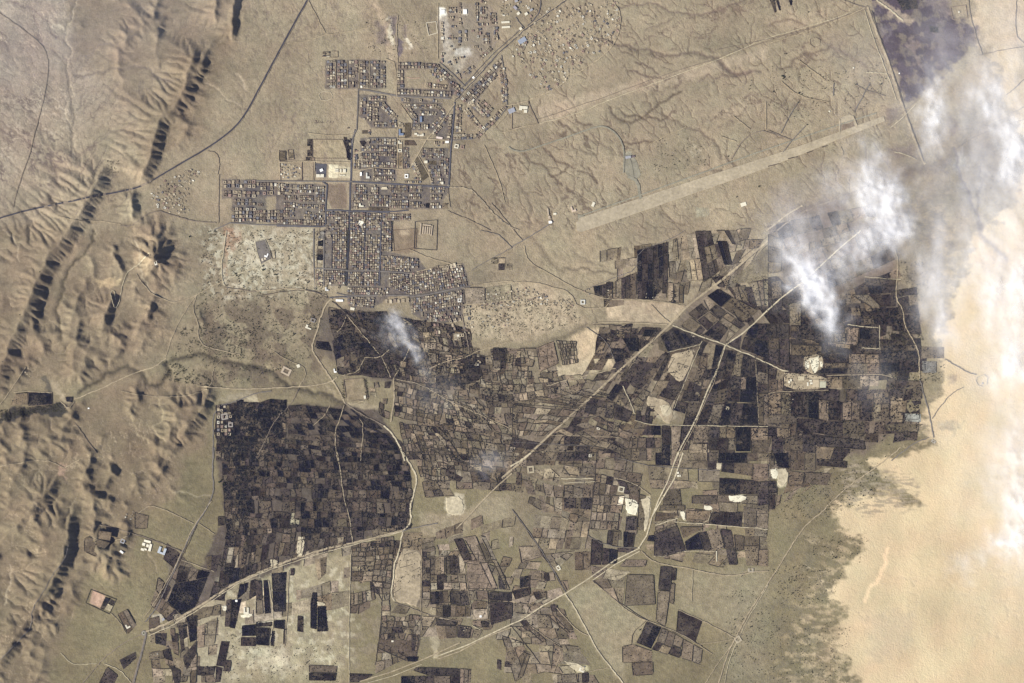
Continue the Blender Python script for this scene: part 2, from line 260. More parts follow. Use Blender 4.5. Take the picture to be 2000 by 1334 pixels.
PATCH = [  # soil patches: outline, edge, ragged, colour, strength
 ("d 590 -60 900 -60 1010 -20 1060 60 1080 115 1180 130 1195 200 1130 320 1060 400 980 450 860 570 790 620 770 540 740 430 690 330 650 260 625 130", 7, 2.6, (0.050,0.037,0.050), 0.97),
 ("d 640 0 800 90 850 130 790 140 700 60 600 0", 3, 1.5, (0.30,0.24,0.17), 0.8),
 ("d 780 240 860 225 880 250 850 270 880 330 900 400 860 370", 4, 3.2, (0.20,0.155,0.13), 0.6), ("d 640 -20 720 40 790 85 840 110 850 135 790 130 700 70", 3, 2.6, (0.30,0.24,0.18), 0.75), ("d 900 -40 1060 -10 1080 60 1000 90 930 40", 5, 2.6, (0.20,0.16,0.14), 0.5), ("d 650 130 700 160 720 250 680 260", 5, 2.5, (0.16,0.14,0.15), 0.5), ("d 960 90 1130 200 1100 330 1000 380 940 300", 14, 3, (0.10,0.08,0.095), 0.6),
 ("d 1140 150 1230 150 1220 260 1150 260", 8, 2, (0.10,0.08,0.09), 0.7),
 ("b 1060 50 1100 50 1120 180 1150 300 1090 290 1060 120", 3, 1.2, (0.62,0.58,0.48), 0.9),
 ("b 1070 300 1240 270 1250 320 1180 420 1070 350", 5, 1.6, (0.55,0.52,0.40), 0.85),
 ("b 1195 50 1225 50 1225 90 1195 90", 2, 0.7, (0.70,0.66,0.55), 1.0),
 ("b 1150 280 1240 280 1235 320 1160 320", 2, 1.2, (0.78,0.76,0.68), 1.0),
 ("b 1060 45 1100 45 1105 90 1065 90", 2, 0.7, (0.75,0.72,0.62), 1.0),
 ("b 660 0 700 0 790 200 800 360 770 360 750 200", 5, 1.4, (0.36,0.29,0.20), 0.8),
 ("b 760 100 780 100 800 260 780 260", 2, 1.5, (0.60,0.55,0.42), 0.7),
 ("b 690 120 750 140 770 260 700 260", 6, 2.0, (0.15,0.12,0.11), 0.65),
 ("b 765 95 815 95 815 200 790 210", 3, 1, (0.14,0.115,0.11), 0.8),
 ("b 815 205 850 240 855 290 830 330 815 290", 2, 1, (0.12,0.10,0.11), 0.9),
 ("b 850 150 872 150 872 220 850 220", 3, 1, (0.15,0.12,0.11), 0.6),
 ("b 850 215 900 240 900 280 860 250", 2, 2, (0.62,0.57,0.45), 0.8),
 ("s 680 480 800 480 800 650 680 650", 1.5, 0.3, (0.66,0.60,0.42), 1.0),
 ("s 800 490 960 510 960 650 800 650", 1.5, 0.3, (0.45,0.40,0.28), 0.9),
 ("s 650 730 900 720 925 1040 720 1060 660 900", 2, 0.6, (0.155,0.115,0.085), 0.8),
 ("s 475 150 850 150 910 390 480 390", 1.5, 0.3, (0.30,0.245,0.16), 0.9),
 ("s 510 460 660 470 640 640 520 640", 2, 0.5, (0.24,0.225,0.20), 0.8),
 ("f 790 -30 940 0 930 120 800 140", 4, 1, (0.17,0.125,0.085), 0.7),
 ("v 1270 50 1404 50 1404 210 1270 210", 2, 0.6, (0.32,0.26,0.18), 0.8),
 ("c 340 1270 400 1245 720 1120 760 1090 1482 860 1482 950 1130 1110 790 1215 400 1334 380 1334", 4, 1, (0.27,0.225,0.155), 0.4),
 ("f 200 -60 360 -60 350 330 130 345 -120 330 -260 200 -200 60 -60 -20", 26, 2.4, (0.34,0.30,0.21), 0.6),
 ("f -60 60 40 20 90 180 30 240 -60 200", 6, 1.5, (0.46,0.42,0.31), 0.6),
 ("e 1300 -30 1400 0 1400 60 1310 160 1290 230 1320 270 1290 80", 4, 1, (0.30,0.17,0.11), 0.5),
 ("f 1200 320 1482 300 1482 430 1210 430", 3, 0.6, (0.30,0.25,0.165), 0.8),
 ("g -240 340 100 300 340 380 360 460 420 540 200 600 -60 640 -260 600 -300 480", 12, 2.2, (0.38,0.315,0.215), 0.8),
 ("g 550 400 1000 430 930 540 545 530", 3, 0.4, (0.36,0.29,0.20), 0.8),
 ("g 545 420 640 420 630 510 555 500", 3, 0.5, (0.45,0.36,0.245), 0.8),
 ("g 350 600 500 560 570 650 600 790 470 800 370 740 330 640", 6, 1.5, (0.47,0.375,0.245), 0.85),
 ("g 180 800 420 750 560 800 350 870 190 860", 6, 1.6, (0.42,0.35,0.235), 0.8),
 ("g 910 720 1080 670 960 900 950 1080 900 1130 780 1030 780 960", 4, 0.7, (0.38,0.32,0.21), 0.85),
 ("g 850 1010 930 990 930 1080 860 1080", 5, 2.2, (0.55,0.49,0.34), 0.7),
 ("g 0 20 500 -20 720 120 720 230 560 290 470 330 300 300 100 180", 10, 1.5, (0.30,0.25,0.165), 0.6),
 ("g -400 -100 300 -100 60 100 -200 180", 14, 1.5, (0.27,0.215,0.145), 0.5),
 ("h 60 -60 700 -60 745 100 740 280 560 280 400 540 190 540 190 420 110 400 70 200", 10, 1, (0.125,0.098,0.080), 0.85),
 ("h -40 540 650 540 650 830 60 830 -40 780", 3, 0.4, (0.085,0.062,0.052), 0.9),
 ("h 540 270 745 280 880 430 890 600 650 610 640 560 400 545 400 450", 6, 1.6, (0.10,0.08,0.065), 0.9),
 ("h 650 560 860 610 860 670 650 670", 5, 2, (0.17,0.14,0.10), 0.8),
 ("h 770 170 900 180 930 330 880 430 760 410", 12, 3, (0.19,0.16,0.115), 0.7),
 ("h -40 930 650 920 780 940 790 1110 910 1120 700 1190 560 1290 300 1340 -40 1340", 8, 1.2, (0.135,0.105,0.080), 0.85),
 ("h 650 850 880 880 1000 840 900 870 660 870", 3, 2, (0.12,0.105,0.075), 0.8),
 ("h 970 1110 1120 1120 1080 1170 990 1150", 5, 2, (0.36,0.31,0.22), 0.8),
 ("h 1040 840 1090 840 1080 890 1050 890", 3, 1.5, (0.30,0.25,0.18), 0.8),
 ("h 330 840 640 830 700 850 560 900 340 920", 3, 1, (0.25,0.20,0.14), 0.7),
 ("h 210 740 235 730 250 740 240 770 245 790 230 800 212 785", 1.0, 0.3, (0.68,0.62,0.44), 1.0),
 ("h 240 735 305 730 300 760 290 800 270 830 258 815 245 770", 1.0, 0.3, (0.72,0.66,0.46), 1.0),
 ("h 296 760 315 765 315 790 300 790", 0.8, 0.2, (0.72,0.68,0.50), 1.0),
 ("x 300 600 1050 660 1050 910 310 920", 1.2, 0.2, (0.30,0.26,0.17), 0.95),
 ("x 320 690 420 690 420 800 330 800", 1.0, 0.4, (0.50,0.48,0.34), 0.8),
 ("j -60 640 560 560 545 750 555 930 500 1334 -300 1334 -260 900", 18, 1.5, (0.29,0.255,0.165), 0.85),
 ("j 180 660 290 640 290 1334 170 1200", 10, 1.5, (0.31,0.275,0.18), 0.6),
 ("j 90 1190 180 1190 200 1250 130 1240", 5, 2, (0.60,0.56,0.40), 0.9),
 ("j -60 1120 180 1130 220 1230 150 1290 -60 1200", 10, 2.5, (0.44,0.41,0.29), 0.7),
 ("j 360 1180 440 1180 440 1220 370 1220", 4, 3, (0.50,0.46,0.32), 0.7),
 ("j 355 860 400 880 350 880", 3, 1.5, (0.60,0.55,0.40), 0.9),
 ("j 850 560 960 570 950 900 800 860 800 700", 4, 1, (0.30,0.255,0.165), 0.8),
 ("j 880 740 910 740 910 770 880 770", 4, 2, (0.46,0.40,0.28), 0.7),
 ("j 1100 260 1190 240 1210 340 1150 370 1100 350", 4, 2, (0.48,0.43,0.31), 0.85),
 ("j 950 350 1180 360 1340 250 1482 240 1482 480 1330 380 1160 500 960 480", 8, 1, (0.28,0.235,0.16), 0.7),
 ("j 845 460 960 460 960 570 845 560", 2, 0.5, (0.15,0.13,0.09), 0.9),
 ("j 1010 1050 1060 1060 1050 1190 1030 1190", 3, 1, (0.46,0.40,0.27), 0.8),
 ("k 740 270 800 250 800 360 780 440 760 440", 1.5, 0.4, (0.50,0.43,0.29), 0.95),
 ("k 650 240 730 290 725 360 660 360", 4, 2, (0.58,0.53,0.38), 0.9),
 ("k 970 340 1003 340 1003 395 970 360", 1.5, 0.6, (0.62,0.57,0.42), 1.0),
 ("k 1115 305 1165 315 1150 335 1115 330", 1.5, 0.6, (0.62,0.58,0.44), 1.0),
 ("k 1250 245 1360 245 1350 285 1250 285", 3, 1, (0.58,0.54,0.40), 0.9),
 ("k 290 1200 430 1240 430 1280 370 1270", 4, 1.6, (0.48,0.43,0.27), 0.85),
 ("k 300 820 460 740 800 960 700 1100 640 1330 560 1230 480 1130", 10, 1, (0.27,0.235,0.155), 0.7),
 ("k 720 700 1482 660 1482 760 1300 1060 960 900 960 680", 12, 1.5, (0.255,0.22,0.145), 0.6),
 ("k 1280 800 1482 760 1482 1334 1180 1334", 30, 2, (0.22,0.195,0.13), 0.6),
 ("l 10 95 60 90 120 100 110 190 50 200 50 150", 2, 1, (0.42,0.38,0.26), 0.9),
 ("l 15 100 50 95 50 150 20 140", 1.5, 1, (0.66,0.62,0.45), 1.0),
 ("k 1190 60 1215 60 1210 100 1180 95", 1.5, 1, (0.55,0.50,0.36), 0.9),
 ("i 1400 940 1460 930 1460 950 1400 955", 1.0, 0.5, (0.75,0.72,0.58), 1.0),
 ("i 1285 885 1315 885 1315 915 1285 915", 1.0, 0.5, (0.75,0.72,0.58), 1.0),
 ("i 1140 880 1290 840 1290 1334 1090 1334 1140 1060", 8, 1.4, (0.33,0.29,0.20), 0.75),
 ("i 1310 1040 1400 1060 1390 1334 1310 1334", 8, 1.4, (0.34,0.30,0.20), 0.6),
 ("e 0 1080 60 1035 160 1025 300 1015 340 995 400 1045 350 1080 200 1060 100 1095 0 1125 -60 1110", 2, 1.4, (0.040,0.038,0.034), 0.95),
 ("e 230 850 260 850 300 900 310 960 280 940", 2.5, 1.4, (0.08,0.075,0.06), 0.8),
 ("e 310 850 400 1000 380 1000 330 960 300 880", 4, 1.4, (0.33,0.28,0.19), 0.7),
 ("e 1270 960 1482 930 1482 1040 1380 1080", 4, 2.5, (0.27,0.235,0.165), 0.7),
 ("f -40 960 0 960 60 1060 -20 1090", 4, 2, (0.45,0.40,0.27), 0.6),
 ("f 400 900 520 1000 700 1000 720 1100 640 1080 470 990", 6, 2, (0.30,0.255,0.175), 0.7),
 ("f 510 860 620 855 650 970 530 990", 2, 0.3, (0.23,0.185,0.12), 0.8),
 ("e 560 280 700 280 700 320 600 330 570 340", 4, 2, (0.42,0.33,0.20), 0.7),
 ("e 770 80 870 120 880 220 850 260 780 200", 5, 2, (0.40,0.31,0.20), 0.55),
 ("i 540 790 610 830 590 905 520 870", 1.5, 0.2, (0.42,0.29,0.21), 0.9),
 ("i 880 940 940 930 940 985 880 1000", 1.5, 0.4, (0.34,0.31,0.24), 0.9),
 ("i 880 960 920 1000 860 1020", 1.5, 0.4, (0.34,0.31,0.24), 0.8),
 ("c 650 880 690 880 740 1000 730 1030 680 1030 650 960", 2, 0.5, (0.28,0.265,0.195), 0.85),
 ("c 1060 1200 1140 1200 1140 1250 1070 1260", 2, 0.5, (0.27,0.25,0.18), 0.7),
 ("c 1040 850 1090 850 1090 900 1045 900", 3, 3, (0.52,0.46,0.33), 0.8),
 ("c 830 840 1100 800 1110 960 900 1000", 12, 3, (0.20,0.17,0.115), 0.6),
 ("c 150 620 700 480 1482 270 1482 330 1100 440 500 590 160 720", 6, 1.2, (0.37,0.30,0.215), 0.55),
 ("c 1000 640 1482 560 1482 620 1240 700", 14, 2, (0.33,0.265,0.185), 0.4),
 ("d 0 120 420 20 330 130 120 190", 12, 2, (0.36,0.29,0.20), 0.5),
 ("d 420 690 490 665 520 735 420 775", 1.5, 0.4, (0.40,0.345,0.26), 0.9),
 ("d 430 715 490 700 510 735 430 765", 2, 1, (0.18,0.14,0.10), 0.95),
 ("d 1200 -60 1482 -60 1482 280 1220 290", 14, 2, (0.42,0.34,0.25), 0.7),
 ("d 0 1080 300 1000 540 1160 200 1200 50 1334 0 1334", 16, 2, (0.20,0.165,0.12), 0.6),
 ("d 150 1200 460 1130 480 1334 100 1334", 8, 1.5, (0.12,0.095,0.08), 0.8),
 ("d 1080 860 1140 860 1140 980 1090 980", 4, 1.5, (0.36,0.33,0.28), 0.8),
 ("d 700 860 850 830 870 920 700 900", 10, 2, (0.14,0.11,0.10), 0.6),
 ("d 800 960 1040 900 1040 1000 760 1030", 10, 3, (0.13,0.105,0.095), 0.6),
 ("d 680 640 780 620 760 680 700 720", 5, 2, (0.13,0.10,0.085), 0.7),
 ("d 1050 660 1100 700 1100 780 1060 780", 6, 2, (0.15,0.115,0.10), 0.6),
 ("z 425 800 450 785 600 790 640 792 740 800 800 900 800 1030 690 1060 430 1160 380 1190 400 1090 440 1000 425 900", 4, 1, (0.085,0.070,0.056), 0.95),
 ("z 625 610 700 600 800 620 880 660 930 690 900 735 840 760 740 745 640 700 620 670", 8, 1.2, (0.095,0.078,0.064), 0.85),
 ("z 770 740 930 740 1100 780 1200 720 1240 780 1000 930 860 940 800 900", 14, 1.5, (0.155,0.128,0.095), 0.85),
 ("z 920 680 1060 700 1060 780 930 760", 10, 1.5, (0.19,0.16,0.11), 0.7),
 ("z 1050 880 1200 860 1260 900 1240 1080 1150 1120 1000 1060 1000 960", 16, 1.5, (0.19,0.16,0.11), 0.6),
 ("z 840 1060 1000 1140 1080 1160 1000 1240 860 1270 740 1260 740 1100", 14, 1.5, (0.18,0.155,0.105), 0.5),
 ("z 330 1100 410 1120 440 1160 350 1200 320 1180", 5, 1.0, (0.12,0.10,0.08), 0.8),
 ("i 350 60 390 90 370 150 340 130", 3, 2, (0.36,0.25,0.18), 0.6),
 ("z 1180 640 1310 640 1380 680 1400 760 1330 830 1240 800 1210 740", 10, 1, (0.16,0.13,0.095), 0.6),
 ("z 1370 560 1500 590 1500 700 1450 740 1400 680 1310 640", 8, 0.6, (0.12,0.095,0.075), 0.7),
]
for pi_, (spec, e, wp, c, k) in enumerate(PATCH):
    sl, mk = soft_poly(P(spec), e, wp)
    tex = (0.62 + 0.76*fbm(X[sl], Y[sl], 14, 140, 5, .6))[..., None]
    if pi_ == 0: mk = mk*(0.55+0.45*sm(0.36, 0.5, fbm(X[sl], Y[sl], 24, 144, 5, .6))); tex = tex*(0.7+0.6*fbm(X[sl], Y[sl], 30, 150, 4))[..., None]
    m = np.clip(mk*k, 0, 1)[..., None]
    CB[sl] = CB[sl]*(1-m) + np.array(c)*tex*m
# mottled scrub where single bushes merge
for spec, sc, thr, col, k in [("z 390 440 640 450 650 560 620 680 600 760 400 760 380 600", 7, 0.60, (0.13,0.115,0.075), 0.55),
                              ("z 390 440 640 450 650 560 430 590 400 560", 12, 0.56, (0.50,0.47,0.36), 0.5),
                              ("z 380 600 640 570 640 700 600 760 390 760", 40, 0.50, (0.125,0.10,0.07), 0.8),
                              ("z 930 560 1120 580 1140 660 960 680 920 640", 8, 0.58, (0.20,0.165,0.11), 0.65),
                              ("z 430 1130 760 1100 740 1300 430 1334", 22, 0.54, (0.22,0.185,0.13), 0.5),
                              ("z 430 1130 700 1100 690 1300 430 1334", 16, 0.60, (0.48,0.44,0.32), 0.5)]:
    sl, mk = soft_poly(P(spec), 14, 2); st = sm(thr-0.04, thr+0.05, fbm(X[sl], Y[sl], sc, int(sc*7), 4)); blend(sl, mk*st, col, k)
# dry rills: stretched ridged noise along the fall of the ground
def rills(spec, angle, sc, thr, col, k, seed, stretch=4.0):
    sl, mk = soft_poly(P(spec), 20, 1); a = math.radians(angle)
    xx = X[sl]+WX_[sl]*2.0; yy = Y[sl]+WY_[sl]*2.0
    uu = (xx*math.cos(a)+yy*math.sin(a))/stretch; vv = -xx*math.sin(a)+yy*math.cos(a)
    n = 1-np.abs(2*fbm(uu, vv, sc, seed, 3)-1)
    f = fbm(X[sl], Y[sl], 90, seed+1, 2)
    st = sm(thr, thr+0.03, n)*sm(0.38, 0.6, f); blend(sl, mk*st, col, k); HT[sl] -= mk*st*1.6
rills("z -40 -40 130 -40 145 300 60 420 -40 420", 42, 26, 0.93, (0.15,0.12,0.10), 0.85, 301)
rills("z -40 -40 130 -40 145 300 60 420 -40 420", 38, 22, 0.945, (0.40,0.34,0.26), 0.7, 305)
rills("z 150 100 300 150 270 300 160 300", -45, 22, 0.94, (0.15,0.12,0.095), 0.8, 311)
rills("z 860 220 1250 250 1240 420 1000 480 880 380", 55, 34, 0.935, (0.13,0.10,0.072), 0.85, 321)
rills("z 1200 0 1700 -20 1700 260 1300 240 1200 160", -25, 34, 0.945, (0.15,0.115,0.085), 0.8, 331)
rills("z 480 -20 740 -20 620 420 420 340", 95, 26, 0.945, (0.18,0.145,0.11), 0.7, 341)
rills("z 250 420 400 430 400 700 250 700", 50, 20, 0.955, (0.34,0.27,0.18), 0.5, 351)
rills("z 20 840 380 800 330 960 180 1060 60 1330 -20 1330", 70, 24, 0.955, (0.34,0.275,0.185), 0.5, 361)
rills("z 1560 1050 2000 1050 2000 1334 1560 1334", 0, 30, 0.95, (0.50,0.41,0.28), 0.4, 371, 6)
GULLY = [ # watercourses: path, width, colour, strength, depth
 ("a 445 0 420 110 380 220 420 300 390 350 400 450 420 560 370 660 410 740 425 850 445 960", 1.1, (0.36,0.30,0.22), 0.8, 2),
 ("a 400 440 405 560 425 640 415 740 430 860 450 970", 1.6, (0.16,0.13,0.10), 0.7, 2),
 ("a 440 440 600 425 640 400 700 400 780 380 840 390 900 440 1000 465", 2.0, (0.18,0.145,0.115), 0.8, 3),
 ("a 440 350 540 310 570 260 660 262", 1.2, (0.20,0.16,0.13), 0.8, 1),
 ("a 30 10 200 60 290 130 320 210 380 240", 1.4, (0.20,0.155,0.13), 0.7, 1),
 ("a 200 90 240 240 330 300 390 350", 1.2, (0.20,0.155,0.13), 0.7, 1),
 ("a 0 700 90 760 200 850 300 930 330 1000 330 1060", 1.4, (0.19,0.15,0.12), 0.7, 1),
 ("a 0 600 160 650 240 720 260 830 320 930", 1.2, (0.19,0.15,0.12), 0.6, 1),
 ("a 0 860 60 940 120 990", 1.2, (0.19,0.15,0.12), 0.6, 1),
 ("a 300 980 330 1060 300 1130 260 1190", 6, (0.15,0.12,0.095), 0.6, 3),
 ("a 700 460 640 560 560 660 540 720", 1.2, (0.20,0.16,0.13), 0.6, 1),
 ("a 800 700 640 760 520 850 440 900", 1.2, (0.20,0.16,0.13), 0.6, 1),
 ("a 1180 480 1300 560 1400 620", 1.2, (0.38,0.31,0.22), 0.6, 1),
 ("a 1370 430 1420 520", 2.0, (0.42,0.35,0.25), 0.7, 1),
 ("c 620 40 740 30 800 15 860 35 910 70 970 70 1060 85 1180 65 1320 20 1400 -20", 1.8, (0.17,0.13,0.10), 0.8, 2),
 ("c 940 80 900 130 840 155 770 180", 1.5, (0.18,0.14,0.105), 0.7, 1),
 ("c 600 255 680 260 730 290 800 285 860 310 980 310 1040 305 1120 325 1190 335 1240 400 1320 430 1400 410 1440 415", 2.4, (0.16,0.125,0.095), 0.85, 3),
 ("c 720 290 830 320 900 320", 1.5, (0.18,0.14,0.10), 0.7, 1),
 ("c 1190 345 1240 395 1310 430 1380 410", 3.4, (0.17,0.13,0.10), 0.8, 2),
 ("c 1320 430 1180 455 1140 430 1080 470", 1.8, (0.18,0.14,0.105), 0.7, 1),
 ("c 480 220 540 230 590 255", 1.6, (0.17,0.135,0.11), 0.7, 1),
 ("c 680 410 760 435 830 440", 1.8, (0.12,0.09,0.07), 0.85, 1),
 ("c 720 360 790 390 850 430", 1.5, (0.12,0.09,0.07), 0.85, 1),
 ("c 570 620 620 690 690 715 750 680 820 630 900 580 980 530", 2.2, (0.11,0.085,0.06), 0.95, 2),
 ("c 650 660 760 690 860 700 900 685 870 650", 2.0, (0.11,0.085,0.06), 0.95, 2),
 ("c 900 685 960 700 1010 740 1100 765 1170 810 1200 860 1210 920", 2.2, (0.16,0.125,0.09), 0.8, 2),
 ("c 640 820 740 825 810 820", 2.0, (0.12,0.09,0.065), 0.85, 1),
 ("c 370 690 400 715 460 720", 2.0, (0.12,0.09,0.065), 0.85, 1),
 ("c 270 700 330 740 370 770", 2.0, (0.12,0.09,0.065), 0.85, 1),
 ("c 110 750 150 800 180 840", 1.6, (0.16,0.125,0.09), 0.6, 1),
 ("c 430 790 520 830 590 900", 2.0, (0.16,0.125,0.09), 0.6, 1),
 ("c 390 850 440 890 480 890", 2.2, (0.15,0.12,0.085), 0.7, 1),
 ("c 190 860 240 920 330 960 270 1010 230 1020", 2.0, (0.12,0.09,0.065), 0.85, 1),
 ("c 70 890 110 940 170 950 230 1020 290 1070", 2.2, (0.12,0.09,0.065), 0.85, 1),
 ("c 380 990 450 1010 490 1060", 1.8, (0.12,0.09,0.065), 0.85, 1),
 ("c 440 970 470 1020 495 1060", 1.8, (0.12,0.09,0.065), 0.85, 1),
 ("c -10 960 30 1050 90 1130 110 1200 100 1320", 2.2, (0.17,0.135,0.10), 0.7, 1),
 ("c 1160 985 1210 985 1240 1010", 2.2, (0.14,0.11,0.08), 0.8, 1),
 ("c 1240 900 1255 930 1290 955 1305 970", 2.0, (0.14,0.11,0.08), 0.8, 1),
 ("c 850 1220 920 1270 1000 1300", 2.0, (0.17,0.135,0.095), 0.7, 1),
 ("c 670 1160 740 1165 750 1190", 2.0, (0.16,0.12,0.085), 0.7, 1),
 ("d 0 150 120 110 180 130 250 180 340 250", 2.0, (0.18,0.14,0.10), 0.8, 1),
 ("d 70 395 140 390 150 345 240 310 340 290 370 260", 2.2, (0.16,0.125,0.09), 0.85, 2),
 ("d 240 330 300 345 360 330 390 300", 1.6, (0.18,0.14,0.10), 0.7, 1),
 ("d 360 265 430 300 510 350 580 400", 3.2, (0.18,0.14,0.105), 0.7, 1),
 ("d 10 580 80 585 160 570 260 570 360 590", 1.6, (0.18,0.14,0.10), 0.6, 1),
 ("d 150 350 170 430 210 490", 1.2, (0.20,0.16,0.11), 0.6, 1),
 ("d 1080 860 1095 960 1140 1060 1180 1180 1220 1250 1240 1334", 2.6, (0.15,0.125,0.12), 0.85, 3),
 ("d 1230 960 1240 1060 1220 1160 1215 1230", 2.4, (0.13,0.10,0.075), 0.85, 2),
 ("h 1220 -40 1260 60 1330 120 1380 170", 4, (0.17,0.145,0.14), 0.7, 2),
 ("e 540 0 545 60 470 150 390 240 365 290 375 340 340 410 325 470 340 570 360 620", 2.2, (0.09,0.075,0.05), 0.9, 5),
 ("e 20 0 90 60 110 100 115 180", 1.3, (0.33,0.27,0.19), 0.7, 1),
 ("e 460 940 560 880 660 820 740 780 830 830 870 900 930 890 990 830 960 770", 3.4, (0.075,0.065,0.045), 0.9, 6),
 ("e 960 770 1020 740 1100 735 1150 710 1230 735 1330 760 1482 790", 3.6, (0.075,0.065,0.045), 0.9, 6),
 ("f 0 785 70 810 150 870 200 905 280 925 400 945 470 980 520 1010", 3.0, (0.075,0.065,0.045), 0.9, 6),
 ("e 780 60 820 270 870 350 960 400 1040 415", 1.3, (0.33,0.28,0.20), 0.7, 1),
 ("f 100 60 260 90 320 170 330 260", 2.0, (0.17,0.14,0.10), 0.5, 1),
 ("g 80 30 150 80 190 150 260 220 300 235", 3.4, (0.18,0.145,0.10), 0.7, 1),
 ("g 300 215 440 220 560 240 640 260", 2.0, (0.14,0.115,0.08), 0.8, 1),
 ("g 500 30 540 70 590 110 660 100 700 150", 2.2, (0.16,0.13,0.09), 0.7, 1),
 ("g 350 110 440 180 540 210", 1.6, (0.17,0.14,0.10), 0.6, 1),
 ("g 430 540 360 590 250 630 150 670 60 680", 3.0, (0.15,0.125,0.085), 0.75, 2),
 ("g 900 270 950 280 990 300 1120 330", 2.4, (0.15,0.125,0.09), 0.7, 1),
 ("g 940 220 975 290", 1.6, (0.15,0.125,0.09), 0.7, 1),
 ("h 0 -100 120 -240 260 -330 420 -380", 1.4, (0.20,0.17,0.13), 0.4, 1),
 ("l 690 560 685 640 640 730 580 800 560 860", 3.2, (0.70,0.52,0.33), 0.8, 1),
 ("d 120 680 90 740 60 1334", 0.8, (0.2,0.17,0.12), 0.0, 0),
 ("e 790 1000 760 1080 780 1140 860 1230", 1.5, (0.33,0.27,0.17), 0.6, 1),
 ("e 920 980 940 1100 880 1140 960 1220", 1.3, (0.33,0.27,0.17), 0.6, 1),
 ("i 60 650 65 760 40 840 30 880", 1.2, (0.36,0.30,0.21), 0.8, 1),
 ("i 840 520 860 600 910 690", 1.0, (0.30,0.25,0.17), 0.5, 1),
 ("i 1000 230 1100 240 1220 250", 1.2, (0.34,0.29,0.20), 0.5, 1),
 ("i 370 150 430 210", 1.8, (0.15,0.12,0.085), 0.7, 2),
 ("e 1160 540 1165 580 1300 560 1380 560", 2.0, (0.10,0.09,0.07), 0.5, 1),
]
for n, (spec, wd, c, k, dep) in enumerate(GULLY):
    p = wiggle(P(spec), 5, 500+n, 4)
    sl, d, sd2, arc = dist_path(p, wd*3+3)
    if d is None: continue
    m = np.exp(-(d/(wd*1.15))**2)*(0.7+0.3*vnoise(arc/7, arc*0, n)); blend(sl, m, np.array(c)*0.85 if sum(c) < 0.6 else c, min(1, k*1.15)); HT[sl] -= 1.8*dep*np.exp(-(d/(wd*1.6+1))**2)

TOWN = ["q 110 120 960 120 960 525 110 525", "q 1100 150 1450 150 1450 250 1215 250 1215 510 1440 520 1880 540 1870 650 1100 620", "q 1450 160 1680 165 1900 360 2040 540 1980 640 1860 600 1820 430 1620 250 1440 240", "q 580 600 960 620 960 720 1120 910 1110 1070 750 1070 680 980 580 900", "q 1150 640 1700 700 1800 850 1600 1080 1320 1095 1320 920", "q 1330 1000 1560 1030 1790 860 1860 900 1860 1250 1640 1200 1540 1100 1330 1100",
 "r 290 1170 780 680 810 730 470 1240 660 1340 560 1390 380 1230", "s 0 725 630 730 630 1285 0 1285", "s 975 725 1467 740 1467 1050 1190 1040 975 1060", "s 1090 130 1467 120 1467 700 1090 690", "u -10 205 240 215 240 810 -10 810", "u 330 330 420 330 430 620 330 625", "u 140 845 960 860 960 960 870 1060 900 1180 140 1180", "u 580 345 950 345 960 850 700 850 700 600 620 480", "s 650 1085 1380 1100 1380 1340 650 1340", "u 40 1240 440 1240 440 1340 40 1340", "b -60 1050 165 1055 165 1135 60 1140 60 1215 160 1215 160 1290 -60 1290", "a 1285 1035 1482 1040 1482 1290 1340 1290 1340 1150 1285 1150", "b -5 1050 100 1055 100 1130 -5 1130",
 "v 230 120 560 120 550 700 540 900 240 890 225 690", "v 570 10 1170 10 1160 440 1404 500 1404 1040 1120 1050 900 1215 560 1180 545 900 560 500", "f 780 150 940 160 1000 240 1200 190 1240 330 1200 440 1200 520 1000 540 900 480 880 380 780 330", "r 40 240 320 30 640 60 740 150 750 490 560 710 380 920 280 950 120 760 50 620"]
for n, spec in enumerate(TOWN):
    sl, mk = soft_poly(P(spec), 1.6, 0.5)
    blend(sl, mk*(0.75+0.25*sm(.4, .6, fbm(X[sl], Y[sl], 8, 700, 2))), np.array([0.074, 0.067, 0.072]) if n < 22 else np.array([0.22, 0.185, 0.145]), 0.75)
# ---------------------------------------------------------------- helpers for meshes
def hgt(x, y):
    x = np.asarray(x, float); y = np.asarray(y, float)
    i = np.clip(np.searchsorted(GX, x)-1, 0, NX-2); j = np.clip(np.searchsorted(GY, y)-1, 0, NY-2)
    fx = np.clip((x-GX[i])/(GX[i+1]-GX[i]), 0, 1); fy = np.clip((y-GY[j])/(GY[j+1]-GY[j]), 0, 1)
    return (HT[j, i]*(1-fx)+HT[j, i+1]*fx)*(1-fy) + (HT[j+1, i]*(1-fx)+HT[j+1, i+1]*fx)*fy
def mesh_np(name, V, F, colors=None, mat=None, smooth=False, uniform=4):
    """V (n,3); F (m,k) array or list of such arrays"""
    me = bpy.data.meshes.new(name)
    Fs = [F] if isinstance(F, np.ndarray) else F
    Fs = [f for f in Fs if len(f)]
    V = np.ascontiguousarray(V, dtype=np.float32)
    me.vertices.add(len(V)); me.vertices.foreach_set('co', V.ravel())
    nl = sum(f.size for f in Fs); nf = sum(len(f) for f in Fs)
    me.loops.add(nl); me.polygons.add(nf)
    me.loops.foreach_set('vertex_index', np.concatenate([f.ravel() for f in Fs]).astype(np.int32))
    tot = np.concatenate([np.full(len(f), f.shape[1]) for f in Fs]); st = np.concatenate([[0], np.cumsum(tot)[:-1]])
    me.polygons.foreach_set('loop_start', st.astype(np.int32))
    me.update(calc_edges=True)
    me.polygons.foreach_set('use_smooth', np.full(nf, bool(smooth)))
    if colors is not None:
        at = me.color_attributes.new('Col', 'FLOAT_COLOR', 'POINT')
        c = np.ones((len(V), 4), np.float32); c[:, :colors.shape[1]] = colors; at.data.foreach_set('color', c.ravel())
    if mat: me.materials.append(mat)
    return me
